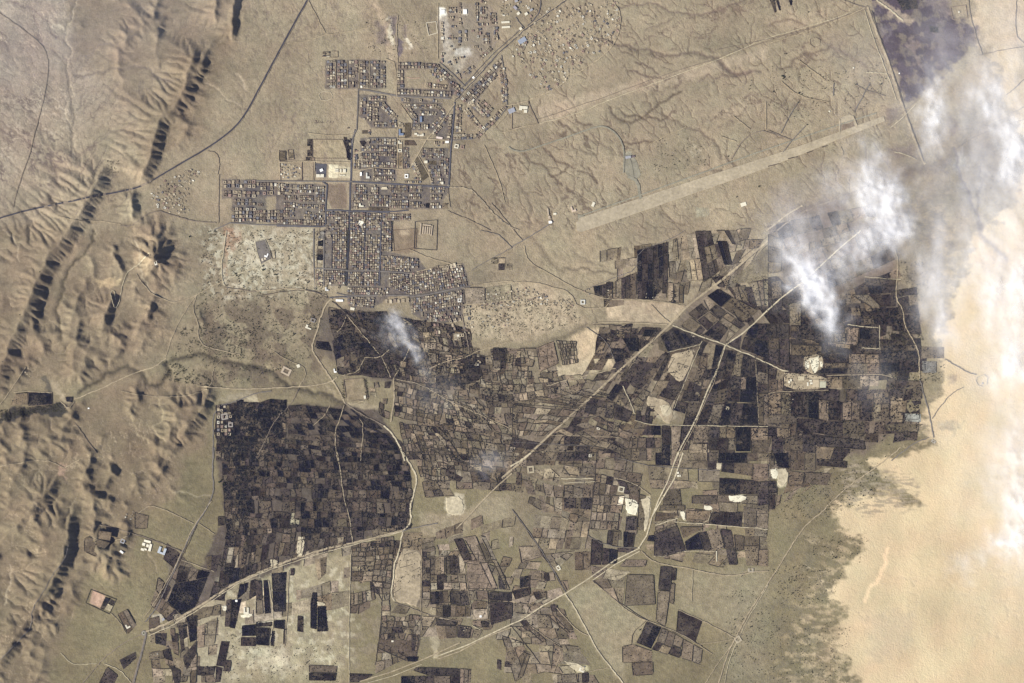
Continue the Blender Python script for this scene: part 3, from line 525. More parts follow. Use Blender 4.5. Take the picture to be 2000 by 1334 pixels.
def link(name, me, parent=None, **props):
    o = bpy.data.objects.new(name, me); COL.objects.link(o)
    if parent: o.parent = parent
    for k, v in props.items(): o[k] = v
    return o
class MB:
    def __init__(s): s.v = []; s.f = []; s.c = []; s.n = 0
    def add(s, V, F, c):
        V = np.asarray(V, float); s.v.append(V); s.f += [tuple(int(q)+s.n for q in f) for f in F]; s.n += len(V)
        c = np.asarray(c, float); s.c.append(np.tile(c, (len(V), 1)) if c.ndim == 1 else c)
    def mesh(s, name, mat):
        by = {}
        for f in s.f: by.setdefault(len(f), []).append(f)
        return mesh_np(name, np.vstack(s.v), [np.array(q) for q in by.values()], np.vstack(s.c), mat)
BOXF = [(0,1,2,3),(4,7,6,5),(0,4,5,1),(1,5,6,2),(2,6,7,3),(3,7,4,0)]
def box_v(cx, cy, hx, hy, z0, z1, rot=0.0, ccw=True):
    c, s_ = math.cos(rot), math.sin(rot)
    q = [(cx+a*hx*c-b*hy*s_, cy+a*hx*s_+b*hy*c) for a, b in ((-1,-1),(-1,1),(1,1),(1,-1))]
    return [(x, y, z0) for x, y in q] + [(x, y, z1) for x, y in q]

# ---------------------------------------------------------------- materials
def nmat(name):
    m = bpy.data.materials.new(name); m.use_nodes = True; nt = m.node_tree; nt.nodes.clear(); return m, nt
def N(nt, t, **kw):
    n = nt.nodes.new(t)
    for k, v in kw.items(): setattr(n, k, v)
    return n
def noise(nt, vec, scale, detail=5, rough=0.55, dim='3D'):
    n = N(nt, 'ShaderNodeTexNoise'); n.inputs['Scale'].default_value = scale; n.inputs['Detail'].default_value = detail
    n.inputs['Roughness'].default_value = rough; nt.links.new(vec, n.inputs['Vector']); return n.outputs[0]
def ramp(nt, fac, stops):
    r = N(nt, 'ShaderNodeValToRGB'); el = r.color_ramp.elements
    el[0].position = stops[0][0]; el[0].color = (*stops[0][1], 1); el[1].position = stops[-1][0]; el[1].color = (*stops[-1][1], 1)
    for p, c in stops[1:-1]:
        e = el.new(p); e.color = (*c, 1)
    nt.links.new(fac, r.inputs[0]); return r.outputs[0]
def mul(nt, a, b, fac=1.0, mode='MULTIPLY'):
    m = N(nt, 'ShaderNodeMix', data_type='RGBA', blend_type=mode)
    if isinstance(fac, (int, float)): m.inputs[0].default_value = fac
    else: nt.links.new(fac, m.inputs[0])
    nt.links.new(a, m.inputs[6])
    if isinstance(b, tuple): m.inputs[7].default_value = (*b, 1)
    else: nt.links.new(b, m.inputs[7])
    return m.outputs[2]
def finish(nt, col, rough=0.95, bump=None, bdist=3.0, bstr=0.6, spec=0.1):
    b = N(nt, 'ShaderNodeBsdfPrincipled'); b.inputs['Roughness'].default_value = rough; b.inputs['Specular IOR Level'].default_value = spec
    nt.links.new(col, b.inputs['Base Color'])
    if bump is not None:
        bp = N(nt, 'ShaderNodeBump'); bp.inputs['Distance'].default_value = bdist; bp.inputs['Strength'].default_value = bstr
        nt.links.new(bump, bp.inputs['Height']); nt.links.new(bp.outputs[0], b.inputs['Normal'])
    o = N(nt, 'ShaderNodeOutputMaterial'); nt.links.new(b.outputs[0], o.inputs[0])
def geo(nt): return N(nt, 'ShaderNodeNewGeometry').outputs['Position']
def attr(nt):
    a = N(nt, 'ShaderNodeAttribute'); a.attribute_name = 'Col'; return a.outputs['Color']
def grey(a, b): return [(0.28, (a, a, a)), (0.72, (b, b, b))]
# open ground
M_GROUND, nt = nmat('desert_soil'); pos = geo(nt)
nA = noise(nt, pos, 1/45.0, 5, 0.62); nB = noise(nt, pos, 1/14.0, 3, 0.6); nC = noise(nt, pos, 1/300.0, 4, 0.6)
a_ = N(nt, 'ShaderNodeAttribute'); a_.attribute_name = 'Col'
c = mul(nt, a_.outputs['Color'], ramp(nt, nA, grey(0.80, 1.20)), a_.outputs['Alpha']); c = mul(nt, c, ramp(nt, nB, grey(0.87, 1.13)), a_.outputs['Alpha'])
c = mul(nt, c, ramp(nt, nC, [(0.3, (1.03, 0.98, 0.97)), (0.7, (0.97, 1.01, 0.99))]))
sepn = N(nt, 'ShaderNodeMath', operation='ADD'); nt.links.new(nA, sepn.inputs[0]); nt.links.new(nB, sepn.inputs[1])
finish(nt, c, bump=sepn.outputs[0], bdist=9, bstr=0.5)
# planted plots: tree dots, furrows, bare patches
def field_mat(name, dotk, patch):
    m, nt = nmat(name); pos = geo(nt)
    a = attr(nt); n0 = noise(nt, pos, 1/75.0, 6, 0.72); n1_ = noise(nt, pos, 1/13.0, 3, 0.7)
    c = mul(nt, a, ramp(nt, n0, grey(0.45, 1.7))); c = mul(nt, c, ramp(nt, n1_, grey(0.74, 1.30)))
    big = noise(nt, pos, 1/170.0, 7, 0.72)
    f = ramp(nt, big, [(0.47, (0, 0, 0)), (0.64, (patch, patch, patch))])
    c = mul(nt, c, (0.098, 0.080, 0.056), f, 'MIX')
    v = N(nt, 'ShaderNodeTexVoronoi'); v.inputs['Scale'].default_value = 1/17.0; v.inputs['Randomness'].default_value = 0.85; nt.links.new(pos, v.inputs['Vector'])
    c = mul(nt, c, ramp(nt, v.outputs['Distance'], [(0.12, (dotk,)*3), (0.42, (1.1,)*3)]))
    finish(nt, c, bump=n1_, bdist=6, bstr=0.5); return m
M_FIELD = field_mat('garden_plot_soil', 0.60, 0.72)
M_HEDGE, nt = nmat('hedge_leaves'); pos = geo(nt); c = mul(nt, attr(nt), ramp(nt, noise(nt, pos, 1/6.0, 3), grey(0.6, 1.4))); finish(nt, c)
M_TREE, nt = nmat('palm_leaves'); pos = geo(nt); c = mul(nt, attr(nt), ramp(nt, noise(nt, pos, 1/5.0, 3), grey(0.55, 1.45))); finish(nt, c)
M_HOUSE, nt = nmat('rendered_masonry'); pos = geo(nt); c = mul(nt, attr(nt), ramp(nt, noise(nt, pos, 1/7.0, 4, 0.7), grey(0.78, 1.18))); finish(nt, c, 0.9)
def road_mat(name, col, k=0.25):
    m, nt = nmat(name); pos = geo(nt)
    r = N(nt, 'ShaderNodeRGB'); r.outputs[0].default_value = (*col, 1)
    c = mul(nt, r.outputs[0], ramp(nt, noise(nt, pos, 1/30.0, 5, 0.7), grey(1-k, 1+k))); c = mul(nt, c, ramp(nt, noise(nt, pos, 1/150.0, 3), grey(1-k*0.6, 1+k*0.6)))
    finish(nt, c); return m
R_MAT = {k: road_mat(*v) for k, v in dict(
    asphalt=('dark_asphalt', (0.045, 0.046, 0.055)), street=('dusty_asphalt', (0.085, 0.083, 0.092)), dusty=('worn_asphalt', (0.15, 0.135, 0.118)),
    track=('track_dust', (0.31, 0.255, 0.17), 0.35), pale=('pale_track_dust', (0.42, 0.365, 0.25), 0.35), brown=('brown_track', (0.19, 0.155, 0.115)),
    runway=('runway_asphalt', (0.225, 0.208, 0.155)), shoulder=('runway_shoulder', (0.335, 0.285, 0.20)), white=('gypsum', (0.60, 0.56, 0.42)),
    dark=('soil_bank', (0.085, 0.07, 0.055))).items()}

# ---------------------------------------------------------------- ground sheet
Vg = np.stack([wx(X).ravel(), wy(Y).ravel(), HT.ravel()], 1)
idx = np.arange(NX*NY).reshape(NY, NX)
Fg = np.stack([idx[:-1, :-1].ravel(), idx[1:, :-1].ravel(), idx[1:, 1:].ravel(), idx[:-1, 1:].ravel()], 1)
ground = link('ground', mesh_np('ground', Vg, Fg, np.concatenate([CB, (1-0.8*SANDM)[..., None]], 2).reshape(-1, 4), M_GROUND, True), kind='structure')

# ---------------------------------------------------------------- roads
ROADN = [0]
def ribbon_arrays(p, width, z, step=2.0, wob=0.0, seed=0):
    d = np.hypot(*(p[1:]-p[:-1]).T); L = np.concatenate([[0], np.cumsum(d)]); n = max(2, int(L[-1]/step)+1)
    s_ = np.linspace(0, L[-1], n); x = np.interp(s_, L, p[:, 0]); y = np.interp(s_, L, p[:, 1])
    tx = np.gradient(x); ty = np.gradient(y); l = np.hypot(tx, ty)+1e-9; nx_, ny_ = -ty/l, tx/l
    hw = width/2*(1+wob*(vnoise(s_/6, s_*0, seed)-0.5)*2)
    xl, yl, xr, yr = x+nx_*hw, y+ny_*hw, x-nx_*hw, y-ny_*hw
    zz = np.maximum(np.maximum(hgt(xl, yl), hgt(xr, yr)), hgt(x, y)) + z
    return xl, yl, xr, yr, zz
def road(name, spec, width, mat, zi=None, jit=0.5, smooth=1, wob=0.15):
    ROADN[0] += 1; k = ROADN[0]
    p = P(spec) if isinstance(spec, str) else spec
    if smooth: p = smooth_path(p, smooth)
    p = wiggle(p, jit*0.6, k*5+3, 2)
    z = (zi if zi is not None else 3.2) + 0.04*(k % 20)
    xl, yl, xr, yr, zz = ribbon_arrays(p, width, z, 2.0, wob, k)
    n = len(xl)
    # low embankment: the sheet has sides that reach into the ground
    V = np.vstack([np.stack([wx(xl), wy(yl), zz], 1), np.stack([wx(xr), wy(yr), zz], 1),
                   np.stack([wx(xl), wy(yl), zz-z-4], 1), np.stack([wx(xr), wy(yr), zz-z-4], 1)])
    i = np.arange(n-1)
    F = np.vstack([np.stack([i, i+1, n+i+1, n+i], 1), np.stack([i, 2*n+i, 2*n+i+1, i+1], 1), np.stack([n+i, n+i+1, 3*n+i+1, 3*n+i], 1)])
    me = mesh_np(name, V, F, None, R_MAT[mat])
    return link(name, me, kind='structure')
# double track roads: a verge first, the carriageway on it
for nm, spec, wd, mt in [
 ("highway_verge", "a -60 1285 0 1262 140 1222 280 1192 420 1165 560 1135 700 1108 790 1088 870 1052 960 998 1060 938 1160 882 1270 810 1360 738 1420 660 1460 590 1482 545 1542 435 1602 320 1662 210 1722 100 1780 0 1810 -60", 5.2, 'brown'),
 ("highway", "a -60 1285 0 1262 140 1222 280 1192 420 1165 560 1135 700 1108 790 1088 870 1052 960 998 1060 938 1160 882 1270 810 1360 738 1420 660 1460 590 1482 545 1542 435 1602 320 1662 210 1722 100 1780 0 1810 -60", 3.0, 'asphalt'),
 ("track", "a -20 65 0 78 120 160 235 250 270 310 282 380 270 480 245 610 205 760 170 900 130 1010 95 1120 78 1200", 1.7, 'brown'),
 ("road", "c 330 -20 315 0 160 110 75 170 0 240 -80 310 -180 420 -280 530 -330 585", 4.2, 'track'),
 ("road", "c 330 -20 315 0 160 110 75 170 0 240 -80 310 -180 420 -280 530 -330 585", 2.0, 'asphalt'),
 ("road", "c 60 160 -20 235 -100 300 -200 410 -300 520", 1.2, 'street'),
 ("road", "c 165 -10 165 50 140 100 90 150", 1.5, 'street'), ("track", "c 20 100 70 165", 1.6, 'dusty'),
 ("street", "b 1150 590 1142 700 1128 850 1120 1000 1115 1080", 3.4, 'street'),
 ("street", "b 1120 1085 900 1072 700 1060 550 1052", 4.2, 'street'), ("street", "b 560 1052 400 1050 0 1047 -60 1045", 3.0, 'dusty'),
 ("street", "q 570 530 560 700 555 900 548 1090 500 1180 490 1286", 2.6, 'dusty'),
 ("street", "q 580 535 700 545 900 585 1150 630 1500 645 1860 660", 4.0, 'dusty'),
 ("street", "s 1030 20 985 160 975 400 970 640 960 720 955 1000 950 1334", 4.0, 'street'),
 ("street", "s 600 700 660 740 640 1000 640 1250 600 1285 300 1280 0 1275", 3.2, 'street'),
 ("street", "s 640 1075 800 1070 960 1085 1200 1090 1467 1100", 3.4, 'street'),
 ("street", "b 880 1218 800 1225 560 1220", 2.6, 'street'),
 ("street", "v 570 -60 565 130 558 400 545 560 540 690 530 900", 5.0, 'asphalt'),  # tree-lined avenue: shade of the trees is put into its dark asphalt tone
 ("street", "v 1020 0 1010 130 1005 400 1000 600 990 690 985 900", 3.0, 'street'),
 ("street", "v 790 140 790 400 780 680 770 720", 1.8, 'street'), ("street", "v 345 190 340 430 335 660", 1.8, 'asphalt'),
 ("street", "v 1160 20 1155 220 1150 430", 3.0, 'asphalt'),
 ("street", "v 90 120 85 500 100 800 110 940", 3.0, 'dusty'), ("street", "v 230 200 225 560 225 900", 3.0, 'dusty'),
 ("street", "v 100 660 300 665 560 695 800 690 1010 700 1404 730", 3.0, 'dusty'),
 ("street", "v 400 1000 560 1040 1000 1030 1404 1030", 3.0, 'dusty'),
 ("street", "f 890 385 1000 370 1190 330 1240 325", 3.0, 'dusty'), ("street", "f 1190 220 1200 290 1210 330", 2.4, 'dusty'),
 ("street", "f 930 240 1030 215 1190 195", 2.0, 'track'),
 ("street", "a 1240 1330 1330 1290 1482 1300 1882 1312 2000 1320", 3.0, 'dusty'),
 ("road", "a 700 1306 760 1310 800 1280 850 1240 910 1220 960 1235 1030 1255 1110 1280 1250 1290", 2.4, 'brown'),
 ("track", "a 340 1250 430 1278 560 1275 700 1300", 1.4, 'track'),
 ("street", "b 820 800 980 805 1120 812", 2.6, 'track'), ("street", "b 650 800 820 800", 2.6, 'dusty'),
 ("street", "b 1150 600 1060 730 985 810 940 890 890 975", 2.6, 'track'),
 ("street", "b 560 990 700 970 850 980 890 978", 1.6, 'track'), ("street", "b 820 740 822 980", 1.4, 'track'), ("street", "b 845 820 848 980", 1.4, 'track'),
 ("street", "b 990 960 1010 1040", 2.0, 'track'), ("street", "b 940 905 1010 1030 1015 1065", 1.8, 'track'),
 ("street", "b 1060 360 1140 430 1210 500", 2.6, 'dusty'), ("street", "b 820 340 812 520 815 560", 2.4, 'track'),
 ("street", "b 750 340 800 360 810 420 808 520", 1.8, 'track'),
 ("street", "b 1055 20 1052 340", 1.8, 'track'), ("street", "b 1215 490 1320 390 1420 290 1482 240", 1.6, 'dusty'),
 ("street", "b 1420 320 1440 430 1450 560 1455 620 1400 690 1330 750 1260 805 1140 812", 2.0, 'dusty'),
 ("track", "b 1470 640 1400 720 1380 740", 1.6, 'track'),
 ("street", "b 840 600 1040 605 1080 640", 1.3, 'track'), ("street", "b 835 600 905 700 900 740", 1.3, 'track'),
 ("street", "b 680 745 820 745", 1.4, 'track'), ("street", "b 300 770 440 785 540 780 575 770", 1.6, 'track'),
 ("street", "b 600 885 640 865 660 840", 1.8, 'pale'), ("street", "b 130 940 240 935 340 935 550 940", 2.0, 'track'),
 ("street", "b 340 935 335 1045", 2.0, 'track'), ("street", "b 132 870 140 1040", 1.8, 'track'),
 ("street", "b 460 350 462 510", 1.6, 'track'), ("street", "b 528 350 530 510", 1.6, 'track'), ("street", "b 598 350 596 510", 1.6, 'track'), ("street", "b 656 350 655 510", 1.6, 'track'),
 ("track", "b 400 200 520 185 600 170 680 150", 1.4, 'track'), ("track", "b 820 90 815 250 818 340", 1.5, 'track'),
 ("track", "b 300 0 350 90 400 190", 1.2, 'track'), ("track", "b 180 250 300 240 400 200", 1.0, 'track'),
 ("track", "a 1260 1010 1275 930 1250 880 1200 875", 1.2, 'brown'), ("track", "a 1270 1010 1265 1290", 1.4, 'brown'),
 ("road", "b 1120 1085 1230 1085 1290 1140 1340 1200 1400 1260 1482 1320 1520 1334", 3.0, 'track'),
 ("road", "b 1120 1085 1230 1085 1290 1140 1340 1200 1400 1260 1482 1320 1520 1334", 1.0, 'street'),
 ("track", "b 1320 840 1380 970 1420 1080 1440 1170", 1.2, 'track'), ("track", "b 1110 1220 1230 1270 1360 1334", 1.2, 'brown'),
 ("track", "b 1125 1200 1110 1090", 1.2, 'brown'),
 ("dirt_track", "c 580 0 637 90 605 240 520 330 380 425 320 430 305 485 150 560 0 610 -60 605", 2.0, 'track'),
 ("dirt_track", "c 470 220 540 225 590 262", 1.8, 'brown'),
 ("perimeter_track", "c 150 690 400 610 650 520 860 440 1180 340 1300 290 1482 240 1582 200 1700 170 1860 110 2058 55", 1.3, 'brown'),
 ("perimeter_track", "c 160 715 400 650 560 580 800 490 1180 350 1482 215 1730 150 2000 60", 1.2, 'pale'),
 ("perimeter_track", "c -60 770 0 750 150 715", 1.4, 'track'),
 ("perimeter_track", "c 95 590 150 715", 1.6, 'brown'), ("perimeter_track", "c 0 600 95 588", 1.2, 'track'),
 ("taxiway", "c -20 850 0 868 60 880 180 840 300 800 400 765 480 735 540 730 600 770 640 830 650 900 645 1000", 3.4, 'runway'),
 ("taxiway", "c 670 1020 730 1050 740 1150 780 1200", 7.0, 'runway'), ("taxiway", "c 700 1035 690 960 670 900", 6.0, 'runway'),
 ("taxiway", "c 380 1255 740 1130 1130 990 1290 930 1482 862 1640 808 1960 700 2110 655", 3.2, 'runway'),
 ("taxiway", "c 1270 920 1340 800 1440 755 1482 765 1620 810", 2.2, 'brown'), ("track", "c 780 850 900 780 1010 735", 1.4, 'track'),
 ("taxiway", "c 1280 670 1380 750", 1.6, 'track'), ("taxiway", "c 1470 590 1470 750", 1.8, 'track'), ("taxiway", "c 1210 790 1300 820", 1.8, 'track'),
 ("taxiway", "d 175 590 130 660 75 770", 1.8, 'dusty'), ("taxiway", "d 215 730 140 810 80 890", 1.8, 'dusty'), ("track", "d 0 755 120 805", 1.8, 'brown'),
 ("track", "d 380 480 378 555", 1.8, 'dusty'), ("track", "d 590 480 540 570 500 650", 1.8, 'dusty'), ("track", "d 510 490 560 520 680 555", 1.6, 'brown'),
 ("track", "d 80 470 140 530 230 570 350 590", 1.2, 'track'), ("track", "d 180 350 260 410 330 460", 1.2, 'track'),
 ("track", "d 0 250 140 210 240 180 420 110 560 45", 1.6, 'track'), ("track", "d -300 290 0 225 100 205 240 170 360 125 480 75 575 35", 1.2, 'brown'),
 ("taxiway", "d 415 690 415 775", 3.2, 'shoulder'), ("taxiway", "d 490 670 520 740", 3.2, 'shoulder'),
 ("embankment_road", "d 575 40 640 220 700 370 760 560 830 760 890 920 910 950", 4.6, 'track'),
 ("road", "d 600 60 650 220 720 400 790 620 850 790 905 940", 1.2, 'dark'), ("road", "d 560 60 620 250 680 400 745 580", 1.2, 'pale'),
 ("track", "d 435 0 500 25 570 45", 2.0, 'brown'), ("track", "d 630 0 700 50 780 120", 3.0, 'pale'),
 ("track", "d 690 430 640 420 570 420", 1.6, 'pale'), ("track", "d 690 730 770 660 850 590 960 480 1060 400", 1.6, 'brown'),
 ("track", "d 710 740 790 670 860 600", 1.4, 'pale'), ("track", "d 730 880 790 890 860 925", 1.6, 'pale'),
 ("track", "d 1085 850 1150 790 1250 730 1400 660 1482 620", 2.4, 'track'), ("track", "d 1090 860 1160 810 1270 760 1482 690", 1.2, 'brown'),
 ("track", "d 1220 320 1350 290 1482 270", 1.3, 'brown'), ("track", "d 1440 0 1430 200 1482 250", 1.3, 'brown'),
 ("track", "d 1380 550 1482 460", 2.0, 'brown'), ("track", "d 1160 0 1170 90 1240 320", 1.5, 'brown'),
 ("track", "d 50 1334 190 1230 290 1190 460 1130 560 1080", 3.2, 'brown'), ("track", "d 420 850 435 880 435 900", 1.2, 'track'),
 ("trunk_road", "g 1482 60 1400 130 1250 260 1130 350 1000 450 930 530 800 650 700 740 600 830 480 945 330 1080 200 1200 60 1334 -60 1434", 4.4, 'track'),
 ("trunk_road", "d -10 1334 40 1300 110 1240 200 1190", 3.6, 'track'),
 ("trunk_road", "k -10 80 60 40 110 0", 3.2, 'pale'), ("trunk_road", "j 1482 120 1400 190 1300 290 1220 380 1160 440", 2.8, 'track'),
 ("ditch_bank", "g 1470 40 1390 110 1240 240 1120 335", 1.0, 'dark'), ("ditch_bank", "g 1430 110 1270 260", 1.1, 'dark'),
 ("road", "g 930 550 1110 620 1235 662 1300 690 1482 768 1560 810 1600 815", 2.4, 'pale'), ("road", "g 930 560 1110 632 1235 672 1300 700 1482 780", 0.9, 'dark'),
 ("straight_road", "g 1240 660 1330 600 1400 540 1482 460 1560 390 1680 300 1780 210 1900 100 2020 0", 3.0, 'pale'),
 ("straight_road", "g 1235 665 1190 800 1130 930 1080 1060 1020 1180 980 1250 945 1334", 3.0, 'pale'),
 ("straight_road", "g 1210 720 1170 880 1110 1010 1050 1150 990 1260 960 1334", 1.2, 'track'),
 ("straight_road", "k 990 0 940 150 880 250 810 370 780 480 735 550", 3.0, 'pale'), ("straight_road", "k 960 0 900 170 850 270 810 370 790 450", 2.6, 'pale'),
 ("straight_road", "k 740 552 600 620 450 725 310 815 180 885 60 965 -20 1000 -250 1110 -450 1185", 2.6, 'pale'),
 ("straight_road", "k 740 570 600 645 465 740", 1.8, 'pale'), ("road_verge", "k 260 860 180 905 80 960", 1.6, 'brown'),
 ("straight_road", "j 1482 1010 1340 1065 1180 1150 1050 1195", 2.0, 'track'),
 ("road", "k 305 815 370 910 440 1040 490 1140 560 1230 610 1290 645 1340", 2.6, 'pale'), ("track", "k 260 900 310 960 380 1030 440 1060", 1.5, 'track'),
 ("track", "k 0 330 60 410 160 550 240 680 310 810", 1.6, 'dusty'), ("track", "k 10 340 70 430 180 590 300 800", 0.8, 'dark'),
 ("track", "k 460 740 560 820 700 940 830 990 1000 1060 1160 1165", 1.3, 'track'), ("track", "k 470 740 580 840 780 975 880 1010 1100 1120", 0.8, 'dark'),
 ("track", "k 750 570 800 620 880 650 1000 665 1200 710 1310 710 1400 690 1482 685", 2.0, 'track'),
 ("track", "k 1320 720 1360 680 1390 670", 1.2, 'track'), ("track", "k 960 910 1100 970 1270 1060 1300 1080", 1.4, 'track'), ("track", "k 1080 1110 1200 1095 1280 1080", 1.2, 'track'),
 ("desert_road", "k 1195 1340 1240 1180 1300 1060 1340 980 1400 880 1482 755 1570 620 1640 500 1700 420 1800 340 1860 270 1980 170 2100 90 2190 20 2250 -30", 2.2, 'track'),
 ("desert_road", "k 1230 1340 1255 1210 1310 1075 1360 970 1482 765", 1.0, 'pale'), ("track", "k 1120 1334 1190 1220 1260 1130 1290 1080", 1.4, 'track'),
 ("desert_road", "h 735 110 755 180 745 300 740 400 780 450 790 550 850 650 875 710 878 860", 2.0, 'track'),
 ("desert_road", "h 878 860 900 940 940 1090 960 1200", 2.0, 'dusty'), ("desert_road", "h 950 1090 1010 1000 1080 930 1130 910", 1.5, 'dusty'),
 ("desert_road", "h 1025 745 1100 790 1160 825 1205 835", 1.8, 'dusty'), ("desert_road", "h 930 1200 870 1220 790 1270 715 1334", 2.0, 'dusty'),
 ("track", "h 340 840 640 830 720 850", 1.6, 'track'), ("track", "h 460 545 640 565", 1.5, 'pale'), ("track", "h 540 680 645 685", 1.4, 'pale'), ("track", "h 645 550 648 690", 1.2, 'pale'),
 ("track", "h 0 945 100 930 350 925", 1.2, 'track'), ("track", "h 560 268 770 285", 0.9, 'pale'),
 ("road", "f 0 350 200 335 300 345 410 380", 2.2, 'track'), ("road", "f 0 380 150 355 290 345", 1.1, 'dark'), ("road", "f 290 345 360 360 415 390", 2.6, 'dark'),
 ("road", "f 440 395 400 430 370 520 340 620 318 680 350 740 400 810 435 860 480 930 515 1000", 3.2, 'track'),
 ("road", "f 425 390 470 385 560 385", 2.6, 'street'), ("road", "f 440 410 480 440 530 490 560 510", 2.0, 'dark'),
 ("track", "f 525 490 590 570 650 640 700 700 735 745 780 850", 1.6, 'track'), ("track", "f 630 735 720 738 770 690", 1.4, 'track'), ("track", "f 630 735 590 820 500 840", 1.2, 'track'),
 ("track", "f 795 860 830 800 860 740 900 660", 1.5, 'track'), ("track", "f 520 500 500 560 470 590", 1.2, 'track'),
 ("road", "f -340 900 -120 920 50 915 200 908 330 900 430 880 470 850", 2.4, 'track'), ("track", "f 250 910 220 980 170 1040 120 1080 60 1200 0 1320", 1.6, 'brown'),
 ("track", "f 250 900 290 840 280 790 200 760 100 700", 1.2, 'track'), ("track", "f 515 1000 600 1060 680 1100 740 1130", 2.2, 'brown'),
 ("track", "f 430 1010 400 1070 330 1130", 1.3, 'track'),
 ("lane", "f 510 1010 490 1080 455 1160 460 1250 472 1334", 1.8, 'track'), ("lane", "j 470 -5 490 120 510 270 545 390 550 460 560 520", 1.6, 'track'),
 ("lane", "f 600 1090 625 1130 605 1334", 1.3, 'track'),
 ("track", "f 780 1110 800 980 798 860", 2.4, 'track'), ("track", "f 590 990 640 985 540 1010", 1.4, 'track'), ("track", "f 800 860 960 890 1100 980 1240 1040 1482 1150", 1.3, 'track'),
 ("wadi_track", "f 740 1130 800 1190 840 1270 860 1334", 3.4, 'pale'), ("wadi_track", "j 850 0 900 80 935 150 910 250 890 310 900 400 850 455", 3.4, 'pale'),
 ("wadi_track", "j 850 455 830 560 800 650 795 740 780 820 800 860", 2.8, 'pale'),
 ("track", "f 1480 290 1300 310 1240 325", 1.8, 'track'), ("track", "f 1200 430 1340 420 1482 400", 1.4, 'track'), ("track", "f 1000 800 1120 750 1200 740 1300 690 1482 640", 1.4, 'track'),
 ("track", "f 1190 490 1220 620 1235 700", 2.2, 'brown'), ("track", "f 1250 230 1330 180 1482 100", 1.6, 'dusty'), ("track", "f 1270 235 1400 165 1482 110", 1.0, 'track'),
 ("track", "f 890 110 1000 160 1120 190 1200 220", 1.6, 'track'), ("track", "f 1300 0 1400 20 1450 70 1482 100", 1.2, 'dusty'),
 ("track", "g 0 95 60 60 130 20 190 -20 240 -50", 2.2, 'dusty'), ("track", "g 70 90 90 180 250 270 390 350 560 400 700 400 830 405 1000 435", 1.6, 'track'),
 ("track", "g 0 300 100 295 250 330 340 360 380 450 540 450 560 420", 1.5, 'track'), ("track", "g 60 60 -20 -40 -120 -160", 1.2, 'brown'),
 ("track", "g 460 540 600 530 900 545", 2.0, 'track'), ("track", "g 460 540 560 550 690 540", 0.9, 'dark'), ("track", "g 430 560 550 640 600 770", 1.0, 'dusty'),
 ("track", "g 430 340 600 270 720 230 730 115 900 60 1000 0", 1.3, 'dusty'), ("track", "g 805 430 860 490 920 540", 1.4, 'track'),
 ("track", "g 640 900 680 980 710 1060", 1.6, 'pale'), ("track", "g 710 1100 800 1125 1030 1130 1280 1135 1482 1135", 1.2, 'pale'),
 ("track", "g 900 705 1090 660", 1.0, 'pale'), ("track", "g 1100 640 1050 760 1000 880 930 1050", 1.0, 'pale'), ("track", "g 200 1185 480 1190 640 1200", 0.9, 'track'),
 ("track", "g 0 1225 200 1235 480 1250", 0.9, 'dusty'), ("track", "g 1410 750 1420 950 1430 1120", 1.0, 'track'), ("track", "g 200 900 380 850 600 800", 1.6, 'track'),
 ("road", "i 1240 -30 1225 100 1240 200 1215 290 1140 410 1060 560 1000 700 920 870 900 910 840 980", 2.4, 'dusty'),
 ("road", "i 1225 280 1110 440 1050 590 960 760 900 860 840 950", 1.4, 'track'), ("road", "i 1140 420 1060 590 930 850", 0.8, 'dark'),
 ("road", "i 845 1040 830 1120 800 1230 770 1334", 5.2, 'brown'), ("road", "i 845 1040 835 1110 800 1230 775 1334", 2.6, 'dusty'),
 ("road", "i 840 1040 940 1000 1050 950 1150 890 1260 820 1370 750 1482 700 1582 660 1700 615 1860 560 2060 520 2250 470 2330 450", 4.0, 'track'),
 ("road", "i 860 1060 1000 1000 1060 960 1180 890 1280 820 1380 755 1482 710 1700 630 1900 570 2120 515 2330 455", 1.4, 'pale'),
 ("road", "j 845 455 930 430 1050 410", 2.0, 'dusty'), ("track", "i 820 1050 700 1110 600 1190 540 1260 480 1334", 1.8, 'brown'),
 ("track", "i 400 530 380 620 310 700 250 820 190 900 190 1000 100 1100 0 1200", 1.3, 'dusty'),
 ("track", "i 1120 410 1020 360 900 310 860 310 800 350", 1.6, 'track'), ("track", "i 1240 470 1150 410", 1.2, 'track'),
 ("track", "i 1070 580 900 510 740 460 560 410 520 440", 1.6, 'brown'), ("track", "i 1240 690 1050 620", 1.4, 'track'), ("track", "i 600 1220 700 1260 760 1334", 1.3, 'pale'),
 ("track", "i 510 480 620 520 740 490 755 460", 1.1, 'track'), ("track", "i 560 600 640 520", 1.1, 'brown'), ("track", "i 350 1160 400 1210 440 1230 560 1220", 1.2, 'pale'),
 ("track", "i 640 930 700 990 730 1050", 1.2, 'track'), ("track", "i 0 80 100 60 260 40 340 70 370 90", 1.6, 'track'), ("track", "i 460 40 370 90", 1.4, 'track'),
 ("road", "e 960 740 900 790 820 810 720 850 600 910 520 940 430 980", 2.2, 'track'), ("track", "e 1140 370 1080 450 1000 600 960 730", 1.4, 'track'),
 ("track", "e 1290 300 1230 320 1160 365 1100 390 1040 415 990 415 880 370 820 300 790 250", 1.6, 'track'), ("track", "e 1140 370 1110 450 1150 540 1145 620 1180 670 1280 695 1390 720", 1.6, 'track'),
 ("track", "e 740 240 720 280 700 350 690 420 665 460 650 400 640 350 665 350 670 400", 1.2, 'pale'), ("track", "e 870 130 800 200 740 240", 2.2, 'pale'),
 ("track", "e 1310 0 1290 150 1280 200 1285 280 1300 320", 1.8, 'pale'), ("track", "e 1482 215 1400 240 1290 300", 1.6, 'pale'), ("track", "e 1300 330 1482 355", 1.2, 'brown'),
